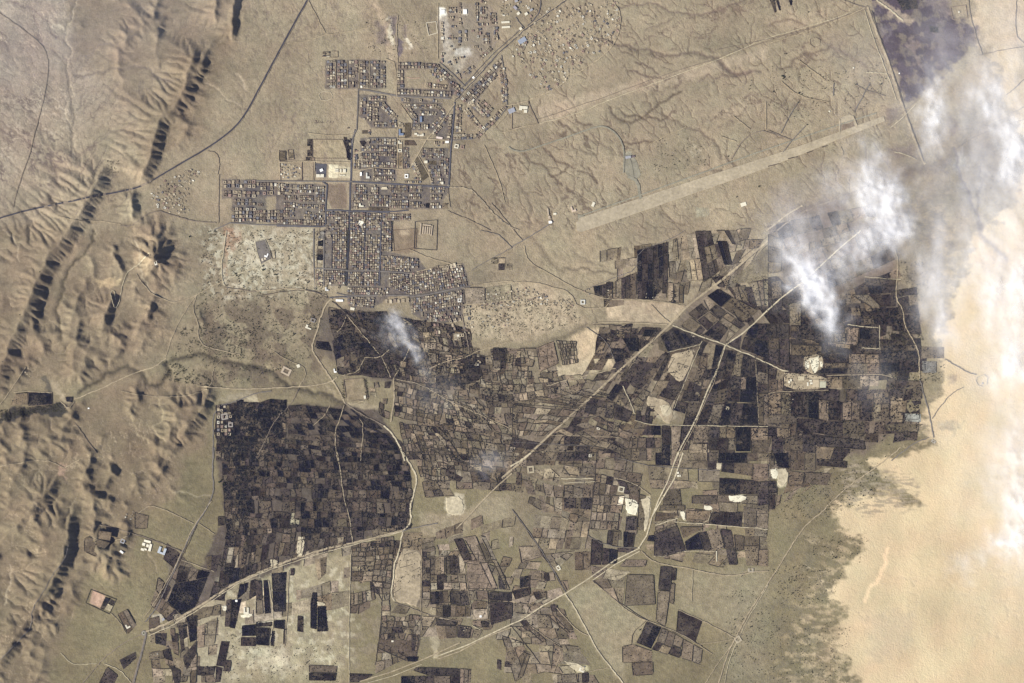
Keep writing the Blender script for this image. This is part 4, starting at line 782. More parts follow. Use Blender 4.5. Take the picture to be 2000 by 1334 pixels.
 ("track", "e 700 930 860 960 1000 965 1100 955 1200 920", 1.2, 'track'), ("track", "e 0 1010 80 900 150 790", 1.3, 'track'), ("track", "e 80 940 170 930 300 940", 1.4, 'track'),
 ("road", "e 1230 1334 1235 1180 1230 1080 1270 1010 1340 1000 1482 940 1570 930", 2.0, 'dusty'), ("track", "e 1200 910 1230 880 1230 800 1280 750", 1.2, 'track'),
 ("track", "e 430 1110 480 1180 560 1290", 1.1, 'brown'), ("track", "e 350 990 400 1040 430 990", 1.6, 'track'),
 ("track", "f 370 -20 350 120 345 330", 1.8, 'track'),
 ("track", "j 800 870 900 900 1000 940 1100 960 1180 980", 1.3, 'brown'), ("track", "j 550 560 545 760 540 920 540 1334", 1.0, 'pale'), ("track", "j 960 560 955 900 960 1030", 1.0, 'track'),
 ("track", "j 1215 690 1230 820 1255 970 1355 970 1355 1020 1340 850", 0.9, 'track'), ("track", "j 1250 1000 1300 1025", 1.2, 'pale'), ("track", "j 190 680 185 900 165 1120", 1.1, 'track'), ("track", "j 70 740 100 900 100 990 80 1100", 1.4, 'pale'), ("track", "j 0 985 100 975", 1.0, 'white'),
 ("straight_road", "j 600 1325 780 1270 960 1200 1180 1100", 2.2, 'track'),
 ("straight_road", "j 640 1334 800 1290 960 1225", 1.2, 'pale'),
 ("track", "j 720 640 730 700 730 920 690 1230", 0.9, 'dark'),
 ("track", "k 780 970 700 1040 690 1110", 0.9, 'dark'), ("track", "k 490 0 480 120 455 380 420 560", 1.0, 'dark'), ("track", "k 600 30 760 70 830 80 1200 105", 1.0, 'dusty'),
 ("track", "k 830 420 960 380", 1.6, 'pale'), ("track", "k 940 400 1130 415 1330 430 1482 445", 1.4, 'pale'), ("track", "k 620 150 720 185 800 245", 1.6, 'track'),
 ("track", "k 285 150 470 150", 1.8, 'pale'), ("track", "k 300 175 480 168", 1.4, 'pale'), ("track", "k 440 480 540 540 720 552", 1.2, 'dusty'), ("track", "k 130 600 180 590 360 570", 1.2, 'dark'),
 ("track", "k 170 600 270 690 230 590 330 380", 0.7, 'track'), ("track", "k 1185 570 1185 630", 1.6, 'white'), ("track", "k 1045 680 1040 860", 0.8, 'pale'), ("track", "k 1005 395 1130 415 1160 330", 1.0, 'pale'), ("track", "k 820 600 900 600 1000 568 1180 572", 1.0, 'pale'),
 ("track", "k 100 1000 200 1070 300 1130 240 1280", 0.9, 'track'), ("track", "k -10 1000 60 1090 160 1220", 0.9, 'dark'), ("track", "k 260 1290 380 1280 560 1245", 1.2, 'track'),
]:
    road(nm, spec, wd*(0.78 if nm == 'street' else 0.85), mt, zi=(3.6 if wd > 3.9 or 'verge' in nm else 4.8), jit=0.35 if 'straight' in nm or nm in ('highway','taxiway','street','trunk_road') else 1.3,
         smooth=0 if nm == 'street' or 'straight' in nm else 1, wob=0.05 if nm in ('highway','taxiway','street','highway_verge') else 0.35)
def slab(name, spec, mat, z, thick=6, kind='structure', parent=None, **kw):
    p = P(spec); zz = hgt(p[:, 0], p[:, 1]).max()+z; n = len(p)
    area = sum(p[a-1][0]*p[a][1]-p[a][0]*p[a-1][1] for a in range(n))
    if area > 0: p = p[::-1]
    V = [(wx(x), wy(y), zz) for x, y in p]+[(wx(x), wy(y), zz-thick) for x, y in p]
    F = [tuple(range(n))]+[(a, n+a, n+(a+1) % n, (a+1) % n) for a in range(n)]
    mb = MB(); mb.add(V, F, (0.3, 0.25, 0.2)); me = mb.mesh(name, R_MAT.get(mat) or mat)
    o = link(name, me, parent)
    if kind: o['kind'] = kind
    for k, v in kw.items(): o[k] = v
    return o
slab('runway_shoulder', "c 370 1290 390 1262 1130 1018 1482 905 1700 832 2150 672 2160 700 1700 884 1482 970 1140 1090 400 1345 375 1334", 'shoulder', 3.6)
slab('runway', "c 395 1292 1130 1028 1482 916 1700 842 2140 686 2150 700 1700 857 1482 933 1138 1046 402 1312", 'runway', 4.2)
for a in ("c 400 1258 412 1254 414 1330 402 1334",): slab('runway_turning_pad', "c 380 1240 420 1250 430 1325 385 1334", 'runway', 3.9)
slab('runway_edge_line', "d 0 960 60 945 60 950 0 966", 'dark', 4.6); slab('runway_edge_line', "d 115 915 170 904 170 909 117 922", 'dark', 4.6)
slab('runway_edge_line', "d 225 882 260 872 260 876 226 888", 'dark', 4.6); slab('runway_edge_line', "d 310 850 342 842 342 846 312 855", 'dark', 4.6)
slab('apron', "c 655 895 690 885 725 940 745 1010 720 1040 680 1035 655 1000 650 940", 'runway', 1.5)
slab('apron', "d 415 690 432 675 478 663 498 675 510 700 480 695 440 706 418 728", 'shoulder', 1.5)
slab('parking_area', "s 510 460 655 470 640 640 520 640", 'street', 1.2); slab('yard', "w 1592 82 1715 55 1780 210 1800 300 1665 370 1620 220", 'dusty', 1.6)
slab('quarry_pond_bed', "b 985 140 1035 125 1042 180 1000 200", 'brown', -1.0)

# thin dry-season haze between the ground and the camera
hv, nt = nmat('desert_haze'); pv = N(nt, 'ShaderNodeVolumePrincipled'); pv.inputs['Color'].default_value = (0.36, 0.36, 1.0, 1); pv.inputs['Density'].default_value = 0.55e-6; pv.inputs['Anisotropy'].default_value = 0.0
ho = N(nt, 'ShaderNodeOutputMaterial'); nt.links.new(pv.outputs[0], ho.inputs['Volume'])
mb = MB(); mb.add(box_v(0, 0, 70000, 70000, float(HT.min())-8, ALT+400), BOXF, (1, 1, 1)); hz = link('haze', mb.mesh('haze', hv), kind='stuff')

# bright diggings and yards that lie among the plots
def patchslab(name, spec, mat, z, amp=1.2):
    p = P(spec); p = wiggle(smooth_path(np.vstack([p, p[:1]]), 1), amp, len(spec), 2)[:-1]; zz = float(np.max(hgt(p[:, 0], p[:, 1])))+z; n = len(p); c = p.mean(0)
    if sum(p[a-1][0]*p[a][1]-p[a][0]*p[a-1][1] for a in range(n)) > 0: p = p[::-1]
    V = [(wx(x), wy(y), zz) for x, y in p]+[(wx(c[0]+(x-c[0])*1.12), wy(c[1]+(y-c[1])*1.12), zz-9) for x, y in p]
    m = MB(); m.add(V, [tuple(range(n))]+[(a, n+a, n+(a+1) % n, (a+1) % n) for a in range(n)], (.3, .25, .2)); return link(name, m.mesh(name, R_MAT[mat]), kind='structure')
patchslab('compound_yard', "x 300 620 1050 665 1050 905 312 915", 'track', 3.2, .3)
patchslab('quarry_floor', "h 209 735 250 722 305 715 322 760 318 800 280 812 268 835 250 822 215 805 205 770", 'track', 3.4)
for q_ in ("h 212 765 222 750 232 760 240 780 236 800 224 802 214 790", "h 238 742 290 732 296 765 290 800 272 830 258 815 246 775", "h 299 760 314 758 317 790 303 794"): patchslab('gypsum_digging', q_, 'white', 4.0, .4)
for q_, m_ in [("k 745 275 800 255 798 330 790 400 775 455 762 440 770 350", 'pale'), ("k 655 262 735 285 722 360 690 355 662 340", 'white'), ("k 972 342 1003 340 1002 395 985 380", 'white'), ("k 1115 305 1165 316 1152 336 1112 330", 'white'), ("k 1255 250 1360 248 1350 282 1262 286", 'white'), ("k 300 1205 420 1235 425 1275 370 1265", 'pale'),
     ("l 15 98 55 92 55 150 22 148", 'white'), ("l 55 95 118 92 110 185 55 190", 'pale'), ("k 1185 62 1215 62 1210 100 1182 95", 'pale'), ("i 1395 940 1460 930 1460 950 1398 957", 'white'), ("i 1288 888 1315 886 1312 915 1290 915", 'white'), ("g 930 720 1070 680 1000 860 960 880 900 800", 'track'), ("g 790 960 900 985 940 1060 905 1130 830 1040 780 1010", 'track'),
     ("g 855 1015 915 1010 930 1060 880 1085", 'pale'), ("j 85 618 128 625 125 665 85 668", 'pale'), ("j 245 486 283 490 272 600 232 605", 'pale'), ("j 850 560 958 572 955 700 945 890 880 870 800 850 805 700", 'track'), ("j 1105 262 1190 250 1205 340 1150 365 1105 345", 'pale'), ("g 1240 1020 1260 1020 1255 1040 1240 1040", 'pale'), ("j 355 862 398 870 400 885 352 888", 'pale')]:
    patchslab('bare_ground', q_, m_, 3.1 if m_ == 'track' else 3.5)
# ---------------------------------------------------------------- names for places, used in labels
LM = {'the hilltop fort': (305,508), 'the airport apron': (1238,335), 'the white quarry': (1590,712), 'the walled stadium': (645,293), 'the town roundabout': (895,195),
 'the southwest roundabout': (281,1236), 'the road fork': (1248,1068), 'the trunk road crossroads': (1313,635), 'the straight road junction': (1417,673), 'the desert well ring': (1917,742),
 'the big cloud': (1600,560), 'the river bend': (300,755), 'the old fort enclosure': (692,762), 'the runway west end': (1130,452), 'the runway east end': (1690,240),
 'the avenue corner': (876,363), 'the bare oval square': (657,383), 'the white school roofs': (660,336), 'the pale farmyard': (1230,985), 'the twin dark groves': (620,1195),
 'the pentagon grove': (358,1150), 'the pale yard hospital': (518,490), 'the dune track corner': (1825,860), 'the highway bend': (290,355), 'the dark lava plain': (1790,90),
 'the riverside grove': (75,780), 'the dark tiled farm': (1290,1255), 'the south crossroads': (1102,1160), 'the walled sports ground': (196,1175), 'the white farm yard': (480,1200),
 'the north sheds': (987,48), 'the perimeter bend': (1210,40), 'the palm village': (438,812), 'the wadi crossing': (785,1037), 'the central wasteland': (890,985), 'the east village': (1040,580)}
LMN = list(LM); LMP = np.array([LM[k] for k in LMN])
SECT = ['east', 'northeast', 'north', 'northwest', 'west', 'southwest', 'south', 'southeast']
def where(x, y):
    d = np.hypot(LMP[:, 0]-x, LMP[:, 1]-y); m = int(d.argmin())
    a = math.degrees(math.atan2(-(y-LMP[m, 1]), x-LMP[m, 0])) % 360
    return LMN[m], SECT[int(((a+22.5) % 360)//45)], float(d[m])
def ordn(n):
    wds = ['', 'nearest', 'second nearest', 'third nearest', 'fourth nearest', 'fifth nearest', 'sixth nearest', 'seventh nearest', 'eighth nearest', 'ninth nearest', 'tenth nearest']
    if n <= 10: return wds[n]
    s = 'th' if 10 <= n % 100 <= 20 else {1: 'st', 2: 'nd', 3: 'rd'}.get(n % 10, 'th')
    return '%d%s nearest' % (n, s)
def rank_labels(items):
    """items: (descriptor, x, y); every item is counted, so the rank is true of the whole scene"""
    g = {}
    for k, (ds, x, y) in enumerate(items):
        l, s_, d = where(x, y); g.setdefault((ds, l, s_), []).append((d, k))
    out = {}
    for (ds, l, s_), v in g.items():
        v.sort()
        for n, (d, k) in enumerate(v):
            out[k] = '%s, %s %s of %s' % (ds, ordn(n+1), s_, l) if len(v) > 1 else '%s, %s of %s' % (ds, s_, l)
    return out

# ---------------------------------------------------------------- garden plots
TONE = dict(B=(0.066, 0.052, 0.038), K=(0.010, 0.010, 0.014), D=(0.032, 0.026, 0.023), M=(0.112, 0.089, 0.060), L=(0.180, 0.148, 0.100), P=(0.40, 0.345, 0.235), G=(0.15, 0.145, 0.12))
TWORD = dict(B='earthy brown', K='blackish', D='dark brown', M='brown', L='light tan', P='pale', G='greyish')
CELLS = []; CI = [0]
def bil(q, u, v):
    return q[0]*(1-u)*(1-v)+q[1]*u*(1-v)+q[2]*u*v+q[3]*(1-u)*v
def plots(spec, nu=1, nv=1, tones='M', hedge=0.5, drop=0.0, irr=0.25, seed=None, base=False):
    CI[0] += 1; q = P(spec); irr = 0.36 if nu*nv >= 15 else irr
    if len(q) != 4:
        CELLS.append(dict(p=q, t=tones[0], h=hedge, b=False, ci=CI[0])); return
    r = random.Random(len(CELLS)*7+11)
    exact = len(tones) == nu*nv
    vs_ = [0]+[min(0.98, max(0.02, (k+r.uniform(-irr, irr)*0.8)/nv)) for k in range(1, nv)]+[1]
    for b in range(nv):
        mu = nu if exact or nu*nv < 20 else max(1, nu+r.choice((-2, -1, 0, 0, 1, 2)) if nu > 6 else nu+r.choice((-1, 0, 0, 1)))
        us = [0]+[min(0.99, max(0.01, (k+r.uniform(-irr, irr))/mu)) for k in range(1, mu)]+[1]
        for a in range(mu):
            if r.random() < drop: continue
            u0, u1, v0, v1 = us[a], us[a+1], vs_[b], vs_[b+1]
            c = [bil(q, u0, v0), bil(q, u1, v0), bil(q, u1, v1), bil(q, u0, v1)]
            if nu*nv >= 15:
                c = [w_+np.array([float(fbm(np.array([w_[0]]), np.array([w_[1]]), 24, 901, 2)[0])-.5, float(fbm(np.array([w_[0]]), np.array([w_[1]]), 24, 911, 2)[0])-.5])*9 for w_ in c]
            if exact: t = tones[b*nu+a]
            else:
                m_ = sum(c)/4; fv = (float(fbm(np.array([m_[0]]), np.array([m_[1]]), 38, 921, 3)[0])-.5)*2.1+.5
                ts = sorted(tones, key='KDBGMLP'.index); t = ts[int(min(.999, max(0, .42*fv+.58*r.random()))*len(ts))]
            cc = sum(c)/4; c = [cc+(w_-cc)*0.985 for w_ in c]
            CELLS.append(dict(p=np.array(c), t=t, h=hedge, b=base, ci=CI[0]))
for a in [ # the faint older plots that run on between the darker ones
 ("z 1190 640 1390 655 1260 880 1040 900", 13, 10, 'DBMML', .45, .16), ("z 1030 870 1260 850 1240 1070 1000 970", 11, 9, 'MMMLL', .45, .3), ("z 1260 860 1500 860 1500 1080 1280 1060", 9, 8, 'MMLLL', .4, .3), ("z 1370 690 1810 700 1790 860 1320 880", 20, 8, 'DDBM', .45, .06), ("z 1500 860 1690 860 1570 960 1500 1000", 6, 6, 'MML', .3, .25),
 ("z 840 1070 1080 1100 1030 1250 740 1240", 14, 9, 'MMLLL', .5, .4), ("z 1000 1180 1100 1190 1170 1334 980 1334", 6, 8, 'MLL', .4, .3), ("z 1170 490 1500 440 1450 560 1180 600", 18, 5, 'MLL', .4, .3), ("z 1390 540 1560 540 1710 700 1480 690", 9, 7, 'DDM', .5, .1), ("z 1560 600 1790 560 1800 700 1560 700", 12, 8, 'DDDM', .4, .1), ("z 1500 440 1700 400 1760 540 1560 640", 9, 8, 'DMM', .4, .15),
 ("z 325 1060 430 1150 330 1215 295 1180", 5, 5, 'DMM', .4, .2), ("z 290 1210 430 1180 420 1334 300 1334", 7, 8, 'DMLL', .45, .25), ("z 430 1130 690 1060 690 1180 430 1230", 9, 5, 'MLLP', .25, .45), ("z 800 700 1000 690 1020 960 830 950", 13, 16, 'DBMML', .5, .12), ("z 900 680 1080 680 1100 800 920 780", 10, 8, 'DMMLL', .5, .2), ("z 1170 640 1290 640 1230 700 1160 700", 5, 4, 'DM', .4, .1),
 ("z 640 600 920 640 930 760 660 730", 18, 9, 'KDDBM', .4, .06), ("z 420 790 560 780 560 900 420 900", 10, 10, 'KKDDM', .4, .1), ("z 700 1060 850 1050 850 1110 700 1200", 7, 7, 'DMML', .6, .15), ("z 1260 1060 1480 1080 1440 1110 1270 1090", 8, 2, 'ML', .3, .3), ("z 850 1040 1010 980 1000 1090 860 1100", 7, 5, 'LLM', .3, .5),
]: plots(*a, base=True)
for a in [
 # great palm garden in the south-west
 ("z 470 784 700 800 790 870 430 850", 24, 6, 'KKKDBB', .6, .08), ("z 430 850 790 870 806 960 436 950", 32, 9, 'KKKDBBBM', .7, .03), ("z 436 950 806 960 800 1035 440 1045", 30, 6, 'KKDBBBM', .7, .05),
 ("z 440 1045 690 1040 690 1062 425 1145", 22, 3, 'KDBBML', .7, .1), ("z 690 1036 780 1030 775 1036 690 1060", 5, 1, 'DMM', .5, .1),
 ("i 1360 90 1482 80 1430 520 1300 500", 5, 14, 'KKDBM', .5, .15), ("i 1300 520 1400 510 1300 860 1210 850", 3, 9, 'KDDM', .5, .1), ("i 1410 520 1482 500 1482 690 1380 720", 3, 5, 'DDMK', .5, .05),
 ("f -230 1020 -150 1010 -140 1200 -250 1180", 4, 7, 'KKDM', .4, .3), ("f -230 1190 -60 1190 -60 1334 -240 1334", 6, 6, 'KDDM', .5, .15),
 # gardens below the town
 ("f 540 480 780 470 880 740 640 640", 8, 6, 'KDDM', .3, .15), ("f 640 640 880 740 860 850 790 860", 7, 4, 'DDM', .4, .1), ("f 780 470 930 560 980 740 880 740", 4, 8, 'DDMM', .4, .15),
 ("f 500 600 640 590 700 740 540 730", 5, 5, 'DKD', .3, .1), ("f 540 735 620 740 600 825 550 815", 2, 2, 'DDM', .5, 0), ("f 640 745 720 745 770 850 620 830", 3, 3, 'DDM', .5, 0),
 ("f 345 640 420 645 440 700 350 685", 2, 1, 'KK', 0, 0), ("f 440 640 500 600 530 720 460 750", 2, 3, 'KKD', 0, 0), ("f 430 460 520 455 540 505 450 500", 2, 1, 'KD', 0, 0),
 ("f 960 640 1200 690 1170 880 980 880", 8, 7, 'MMLLD', .4, .15), ("f 1170 740 1300 740 1300 830 1170 830", 4, 4, 'KDDM', .4, .1), ("f 1140 835 1310 825 1280 890 1100 900", 5, 3, 'KDDM', .4, .1),
 ("f 800 870 1100 930 1060 1130 800 1080", 10, 7, 'MMLD', .7, .05), ("f 830 1110 1060 1140 1200 1334 870 1334", 9, 7, 'MMLD', .7, .08), ("f 1080 940 1290 980 1482 1180 1100 1120", 9, 6, 'MLLLD', .5, .15),
 ("f 1080 1120 1482 1190 1482 1334 1200 1334", 9, 5, 'MMLD', .6, .12), ("f 1300 830 1482 830 1482 1000 1290 980", 5, 5, 'LLMMD', .6, .3), ("f 1370 680 1450 680 1440 800 1370 800", 2, 3, 'DDM', .6, 0),
 ("f 640 870 780 880 770 1090 690 1060", 4, 6, 'MLLD', .4, .4), ("f 930 560 1170 560 1200 680 960 640", 7, 3, 'LMMD', .4, .3),
 ("g 0 690 130 700 110 860 0 860", 4, 4, 'DMLL', .5, .2), ("g 140 680 240 640 270 770 160 820", 1, 1, 'M', .8, 0), ("g 255 640 370 640 380 760 290 780", 7, 7, 'LLLLLLLL', .9, 0), ("g 0 860 400 840 440 920 0 1000", 10, 3, 'LLMM', .5, .25),
 ("g 0 1000 400 900 560 950 420 1040", 9, 3, 'LLMM', .5, .2), ("g 0 1010 380 1050 180 1190 0 1180", 7, 5, 'MMLL', .7, .1), ("g 250 1160 500 1080 700 1180 640 1334", 6, 4, 'MMDL', .6, .1),
 ("g 0 1200 200 1235 60 1334 -40 1334", 4, 3, 'MLD', .5, .1), ("g 210 1240 500 1255 500 1334 170 1334", 5, 2, 'MDM', .4, .05), ("g 600 1200 860 1200 860 1334 590 1334", 6, 2, 'MMLD', .5, .1),
 ("g 300 1190 400 1195 390 1240 300 1240", 2, 1, 'DD', .5), ("g 550 1105 625 1110 610 1170 550 1160", 2, 1, 'DM', .5), ("g 440 970 595 1000 580 1090 415 1055", 3, 2, 'DDMDMD', .6), ("g 600 1000 700 1050 670 1110 590 1090", 2, 2, 'DDM', .4),
 # strips north of the trunk road
 ("g 600 290 720 240 720 395 600 395", 4, 1, 'MDDM', .5), ("g 725 115 815 90 815 400 725 400", 3, 3, 'KDDKDKDDK', .4), ("g 818 88 905 65 900 300 818 400", 3, 3, 'DKDDKDKDD', .4), ("g 870 300 905 300 895 365 870 365", 1, 1, 'D'),
 ("g 905 65 1060 5 1110 290 910 280", 6, 2, 'LLMLL', .3, .3), ("g 1060 5 1180 0 1240 210 1110 300", 4, 3, 'DDMKDM', .4, .05), ("g 1185 60 1245 60 1275 200 1230 200", 2, 1, 'KD', .4), ("g 1180 0 1300 0 1330 90 1240 70", 3, 1, 'LDM', .3), ("g 905 300 990 320 990 425 905 410", 3, 1, 'LMM', .5),
 ("g 920 350 948 350 950 420 922 420", 1, 1, 'K'), ("g 470 325 545 310 545 380 480 375", 2, 1, 'KD', .2), ("g 545 300 580 300 580 400 545 400", 1, 2, 'DM', .6), ("g 1270 330 1350 320 1370 420 1300 400", 2, 1, 'LM', .5), ("g 1380 300 1482 290 1482 440 1420 440", 3, 1, 'LML', .5),
 ("g 1440 120 1482 80 1482 280 1300 310 1270 290 1370 200", 1, 1, 'L', 0.2),
 ("g 1130 378 1190 338 1270 388 1210 445", 1, 1, 'K', .8), ("g 1215 440 1275 385 1425 465 1345 532", 1, 1, 'M', 1), ("g 1105 395 1130 380 1180 430 1140 465", 1, 1, 'L', .6), ("g 1020 482 1095 422 1138 468 1068 520", 2, 1, 'DD', .6),
 ("g 970 548 1030 500 1095 548 1050 598", 1, 1, 'M', .9), ("g 1050 600 1095 550 1120 575 1085 612", 1, 1, 'D', .5), ("g 1075 522 1142 472 1195 515 1130 580", 2, 1, 'DM', .9), ("g 1145 462 1180 430 1238 470 1205 515", 1, 1, 'D', .9), ("g 1135 468 1148 462 1205 520 1190 528", 1, 1, 'M', .9),
 ("g 1242 475 1348 548 1295 595 1195 530", 2, 2, 'MDMM', .9), ("g 1110 602 1195 525 1250 570 1200 645", 2, 2, 'KDKD', .8), ("g 1255 580 1290 600 1245 645 1235 645", 1, 1, 'L', .6),
 ("g 860 615 935 560 1105 628 1085 655 900 700", 1, 1, 'D', .9), ("g 862 612 890 590 935 690 900 702", 1, 1, 'K', .9), ("g 900 585 920 572 985 680 950 690", 1, 1, 'K', .9), ("g 930 575 960 580 1010 670 990 676", 1, 1, 'K', .9), ("g 970 590 1040 605 1085 640 1020 665", 2, 1, 'KD', .9),
 ("g 1380 550 1482 540 1482 640 1350 610", 2, 1, 'KD', .5), ("g 1345 615 1482 645 1482 745 1325 685", 2, 1, 'DK', .6), ("g 1240 650 1330 605 1318 690 1250 660", 1, 1, 'D', .5),
 ("g 1100 642 1130 648 1095 728 1070 718", 1, 1, 'K', .5), ("g 1135 650 1225 672 1185 790 1130 810", 2, 1, 'MK', .3), ("g 1050 720 1130 730 1120 800 1060 780", 1, 1, 'M', .3), ("g 1040 790 1120 805 1075 890 1010 870", 1, 1, 'M', .5), ("g 955 765 1035 790 980 925 890 912", 1, 1, 'D', .3), ("g 880 912 985 930 945 985 850 958", 1, 1, 'D', 1),
 ("g 870 715 900 722 810 850 760 850", 1, 2, 'DM', .8), ("g 900 722 915 730 850 870 815 868", 1, 3, 'DKD', .8), ("g 740 755 845 770 700 905 650 860", 2, 1, 'DD', .3), ("g 700 905 750 850 790 870 740 920", 1, 1, 'D', .6), ("g 985 862 1060 882 1020 990 940 985", 2, 2, 'MDMD', .5), ("g 945 985 1020 1000 1000 1060 930 1040", 1, 2, 'DK', .5),
 ("g 700 990 760 920 800 940 730 1030", 2, 1, 'MM', .7), ("g 720 1020 830 1020 810 1120 715 1100", 4, 3, 'KDDM', .6, .1), ("g 640 860 705 770 722 780 655 865", 1, 1, 'D', .4), ("g 600 890 640 905 580 990 545 968", 1, 1, 'K', .6), ("g 500 920 545 930 540 970 480 960", 1, 1, 'M', .5), ("g 580 1000 650 900 720 1060 660 1040", 2, 2, 'MMD', .3),
 ("g 840 600 880 640 905 710 850 690", 1, 1, 'M', .2),
 ("g 560 545 690 560 680 640 575 600", 3, 2, 'MMDD', .3, .1), ("g 690 570 870 575 800 650 690 650", 4, 2, 'DDKM', .5, .05), ("g 640 625 730 620 735 700 680 700", 1, 1, 'K', .6), ("g 740 630 820 640 790 660 740 690", 1, 1, 'D', .5), ("g 575 680 650 685 640 750 600 765", 1, 1, 'K', .3), ("g 670 540 700 540 695 560 620 565", 1, 1, 'K', 0),
 # east of the straight road
 ("g 1225 690 1300 700 1250 840 1150 890", 2, 3, 'DKDDDD', .5), ("g 1300 700 1410 745 1420 850 1270 840", 3, 1, 'MDD', .5), ("g 1160 900 1260 850 1230 1000 1100 1010", 2, 2, 'KDDM', .4), ("g 1265 845 1420 850 1425 1000 1240 990", 3, 2, 'DMKDKK', .4), ("g 1105 1015 1230 1005 1185 1120 1075 1120", 2, 1, 'DM', .4),
 ("g 1238 1000 1425 1000 1430 1125 1190 1122", 4, 1, 'KDKK', .3), ("g 1415 750 1482 775 1482 940 1422 940", 1, 3, 'DMD', .7), ("g 1425 945 1482 945 1482 1128 1432 1128", 2, 1, 'MM', .3), ("g 1160 800 1200 790 1170 900 1140 890", 1, 1, 'K', .2), ("g 1200 1000 1260 900 1240 890 1170 980", 1, 1, 'D', .3),
 ("g 1140 1138 1290 1138 1290 1334 1140 1334", 3, 3, 'DLMDDLMDD', .5), ("g 1295 1138 1380 1138 1380 1280 1295 1280", 1, 1, 'K', .2), ("g 1385 1145 1482 1145 1482 1290 1385 1290", 1, 2, 'MM', .4), ("g 1180 1285 1482 1290 1482 1334 1180 1334", 4, 1, 'DDMM', .3), ("g 920 1132 980 1132 970 1250 920 1334", 1, 1, 'L', .5), ("g 1060 1132 1135 1132 1135 1230 1040 1230", 1, 1, 'L', .5), ("g 865 1130 915 1130 915 1334 865 1334", 1, 2, 'DK', .3), ("g 780 1130 860 1130 860 1185 750 1185", 2, 1, 'DK', .3), ("g 1035 1235 1130 1235 1130 1334 1000 1334", 1, 1, 'L', .5),
 # eastern rows near the quarry
 ("h 0 20 80 60 75 240 0 250", 1, 3, 'MML', 1), ("h 15 292 75 292 80 385 22 400", 1, 1, 'M', 1), ("h 22 400 80 385 78 470 30 470", 1, 1, 'D', 1), ("h 120 420 190 420 190 550 125 550", 1, 1, 'L', 1),
 ("h 0 545 120 545 120 625 0 620", 2, 1, 'DD', .6), ("h 0 625 62 625 62 780 0 765", 1, 2, 'MD', .6), ("h 66 625 122 625 122 800 66 785", 1, 1, 'D', .9), ("h 130 555 440 550 450 660 130 620", 5, 2, 'DDMD', .7), ("h 130 628 245 632 310 662 132 658", 2, 1, 'DM', .7), ("h 455 560 525 565 520 670 450 660", 1, 1, 'M', .5), ("h 528 568 640 568 645 680 528 678", 2, 2, 'KDDD', .5),
 ("h 134 662 312 668 310 730 134 725", 1, 1, 'M', 1), ("h 134 728 215 730 212 815 134 822", 1, 1, 'D', .6), ("h 318 668 490 690 480 712 318 705", 1, 1, 'D', .9), ("h 318 712 645 718 645 770 320 765", 4, 1, 'DDMM', .6), ("h 310 800 455 795 450 828 280 828", 1, 1, 'K', .6), ("h 325 768 450 768 450 795 330 796", 1, 1, 'M', .6), ("h 460 770 645 772 645 828 460 830", 3, 1, 'MLM', .3),
 ("h 560 278 740 288 740 360 590 370", 2, 2, 'DDKD', .3), ("h 480 372 738 372 740 440 600 445", 3, 1, 'MDD', .3), ("h 600 450 745 445 780 470 775 560 620 545", 1, 1, 'D', .3), ("h 480 450 600 450 620 545 500 545", 2, 2, 'MDDM', .3), ("h 790 440 855 430 862 465 795 475", 1, 1, 'D', .2), ("h 790 490 880 540 890 600 800 590", 1, 1, 'D', .2), ("h 700 450 780 460 790 590 720 580", 1, 1, 'D', .2),
 ("h 655 668 860 662 872 742 655 742", 3, 2, 'DDMKDD', .3), ("h 655 747 868 745 872 822 655 825", 1, 2, 'DD', .4), ("h 655 765 760 765 765 822 655 824", 1, 1, 'K', .9), ("h 885 672 1020 675 1020 740 882 742", 1, 1, 'M', .1), ("h 892 757 975 757 975 825 892 825", 1, 1, 'G', .1),
 ("h 0 945 130 935 130 1075 0 1068", 2, 1, 'MM', .8), ("h 132 935 230 930 230 1085 132 1076", 2, 1, 'DD', .9), ("h 232 930 290 930 292 1095 234 1086", 1, 1, 'K', .8), ("h 295 980 420 990 420 1100 298 1096", 2, 1, 'MD', .6), ("h 430 1000 530 1000 530 1100 430 1100", 2, 1, 'MM', .3), ("h 540 990 600 985 602 1105 545 1103", 1, 1, 'D', .2), ("h 610 940 700 930 700 1108 612 1106", 2, 2, 'MMLM', .3), ("h 710 960 778 970 780 1110 710 1108", 1, 1, 'L', .4), ("h 790 1060 885 1062 885 1110 792 1106", 1, 1, 'G', .2),
 ("h 0 1072 125 1085 130 1205 0 1190", 2, 2, 'MMDM', .6), ("h 165 1088 320 1095 280 1170 165 1160", 2, 1, 'DD', .3), ("h 325 1102 560 1106 560 1200 325 1185", 2, 1, 'DM', .3), ("h 280 1190 555 1215 565 1270 280 1248", 1, 1, 'D', .8), ("h 670 1120 900 1122 820 1168 680 1160", 1, 1, 'M', .2), ("h 20 1190 90 1185 90 1334 20 1334", 1, 2, 'DD', .6), ("h 95 1185 275 1215 275 1334 95 1334", 2, 2, 'MDMM', .4), ("h 285 1252 480 1268 430 1334 285 1334", 2, 1, 'MD', .3),
 ("h 0 855 90 870 90 930 0 940", 2, 1, 'MM', .3), ("h 345 850 640 840 640 900 350 915", 3, 1, 'MML', .1),
 ("l 0 0 30 0 35 80 10 100", 1, 1, 'M', .4), ("l 30 5 120 0 120 90 60 85", 1, 1, 'K', .4), ("l 125 0 275 0 275 110 125 100", 2, 1, 'MM', .5), ("l 280 35 455 50 455 90 280 75", 1, 1, 'D', .2), ("l 120 105 210 115 200 190 115 190", 1, 1, 'M', .7), ("l 210 115 370 120 340 190 210 180", 1, 1, 'M', .3), ("l 0 165 45 165 48 235 0 240", 1, 1, 'D', .9), ("l 0 240 45 240 40 330 0 330", 1, 1, 'D', .3),
 # south centre
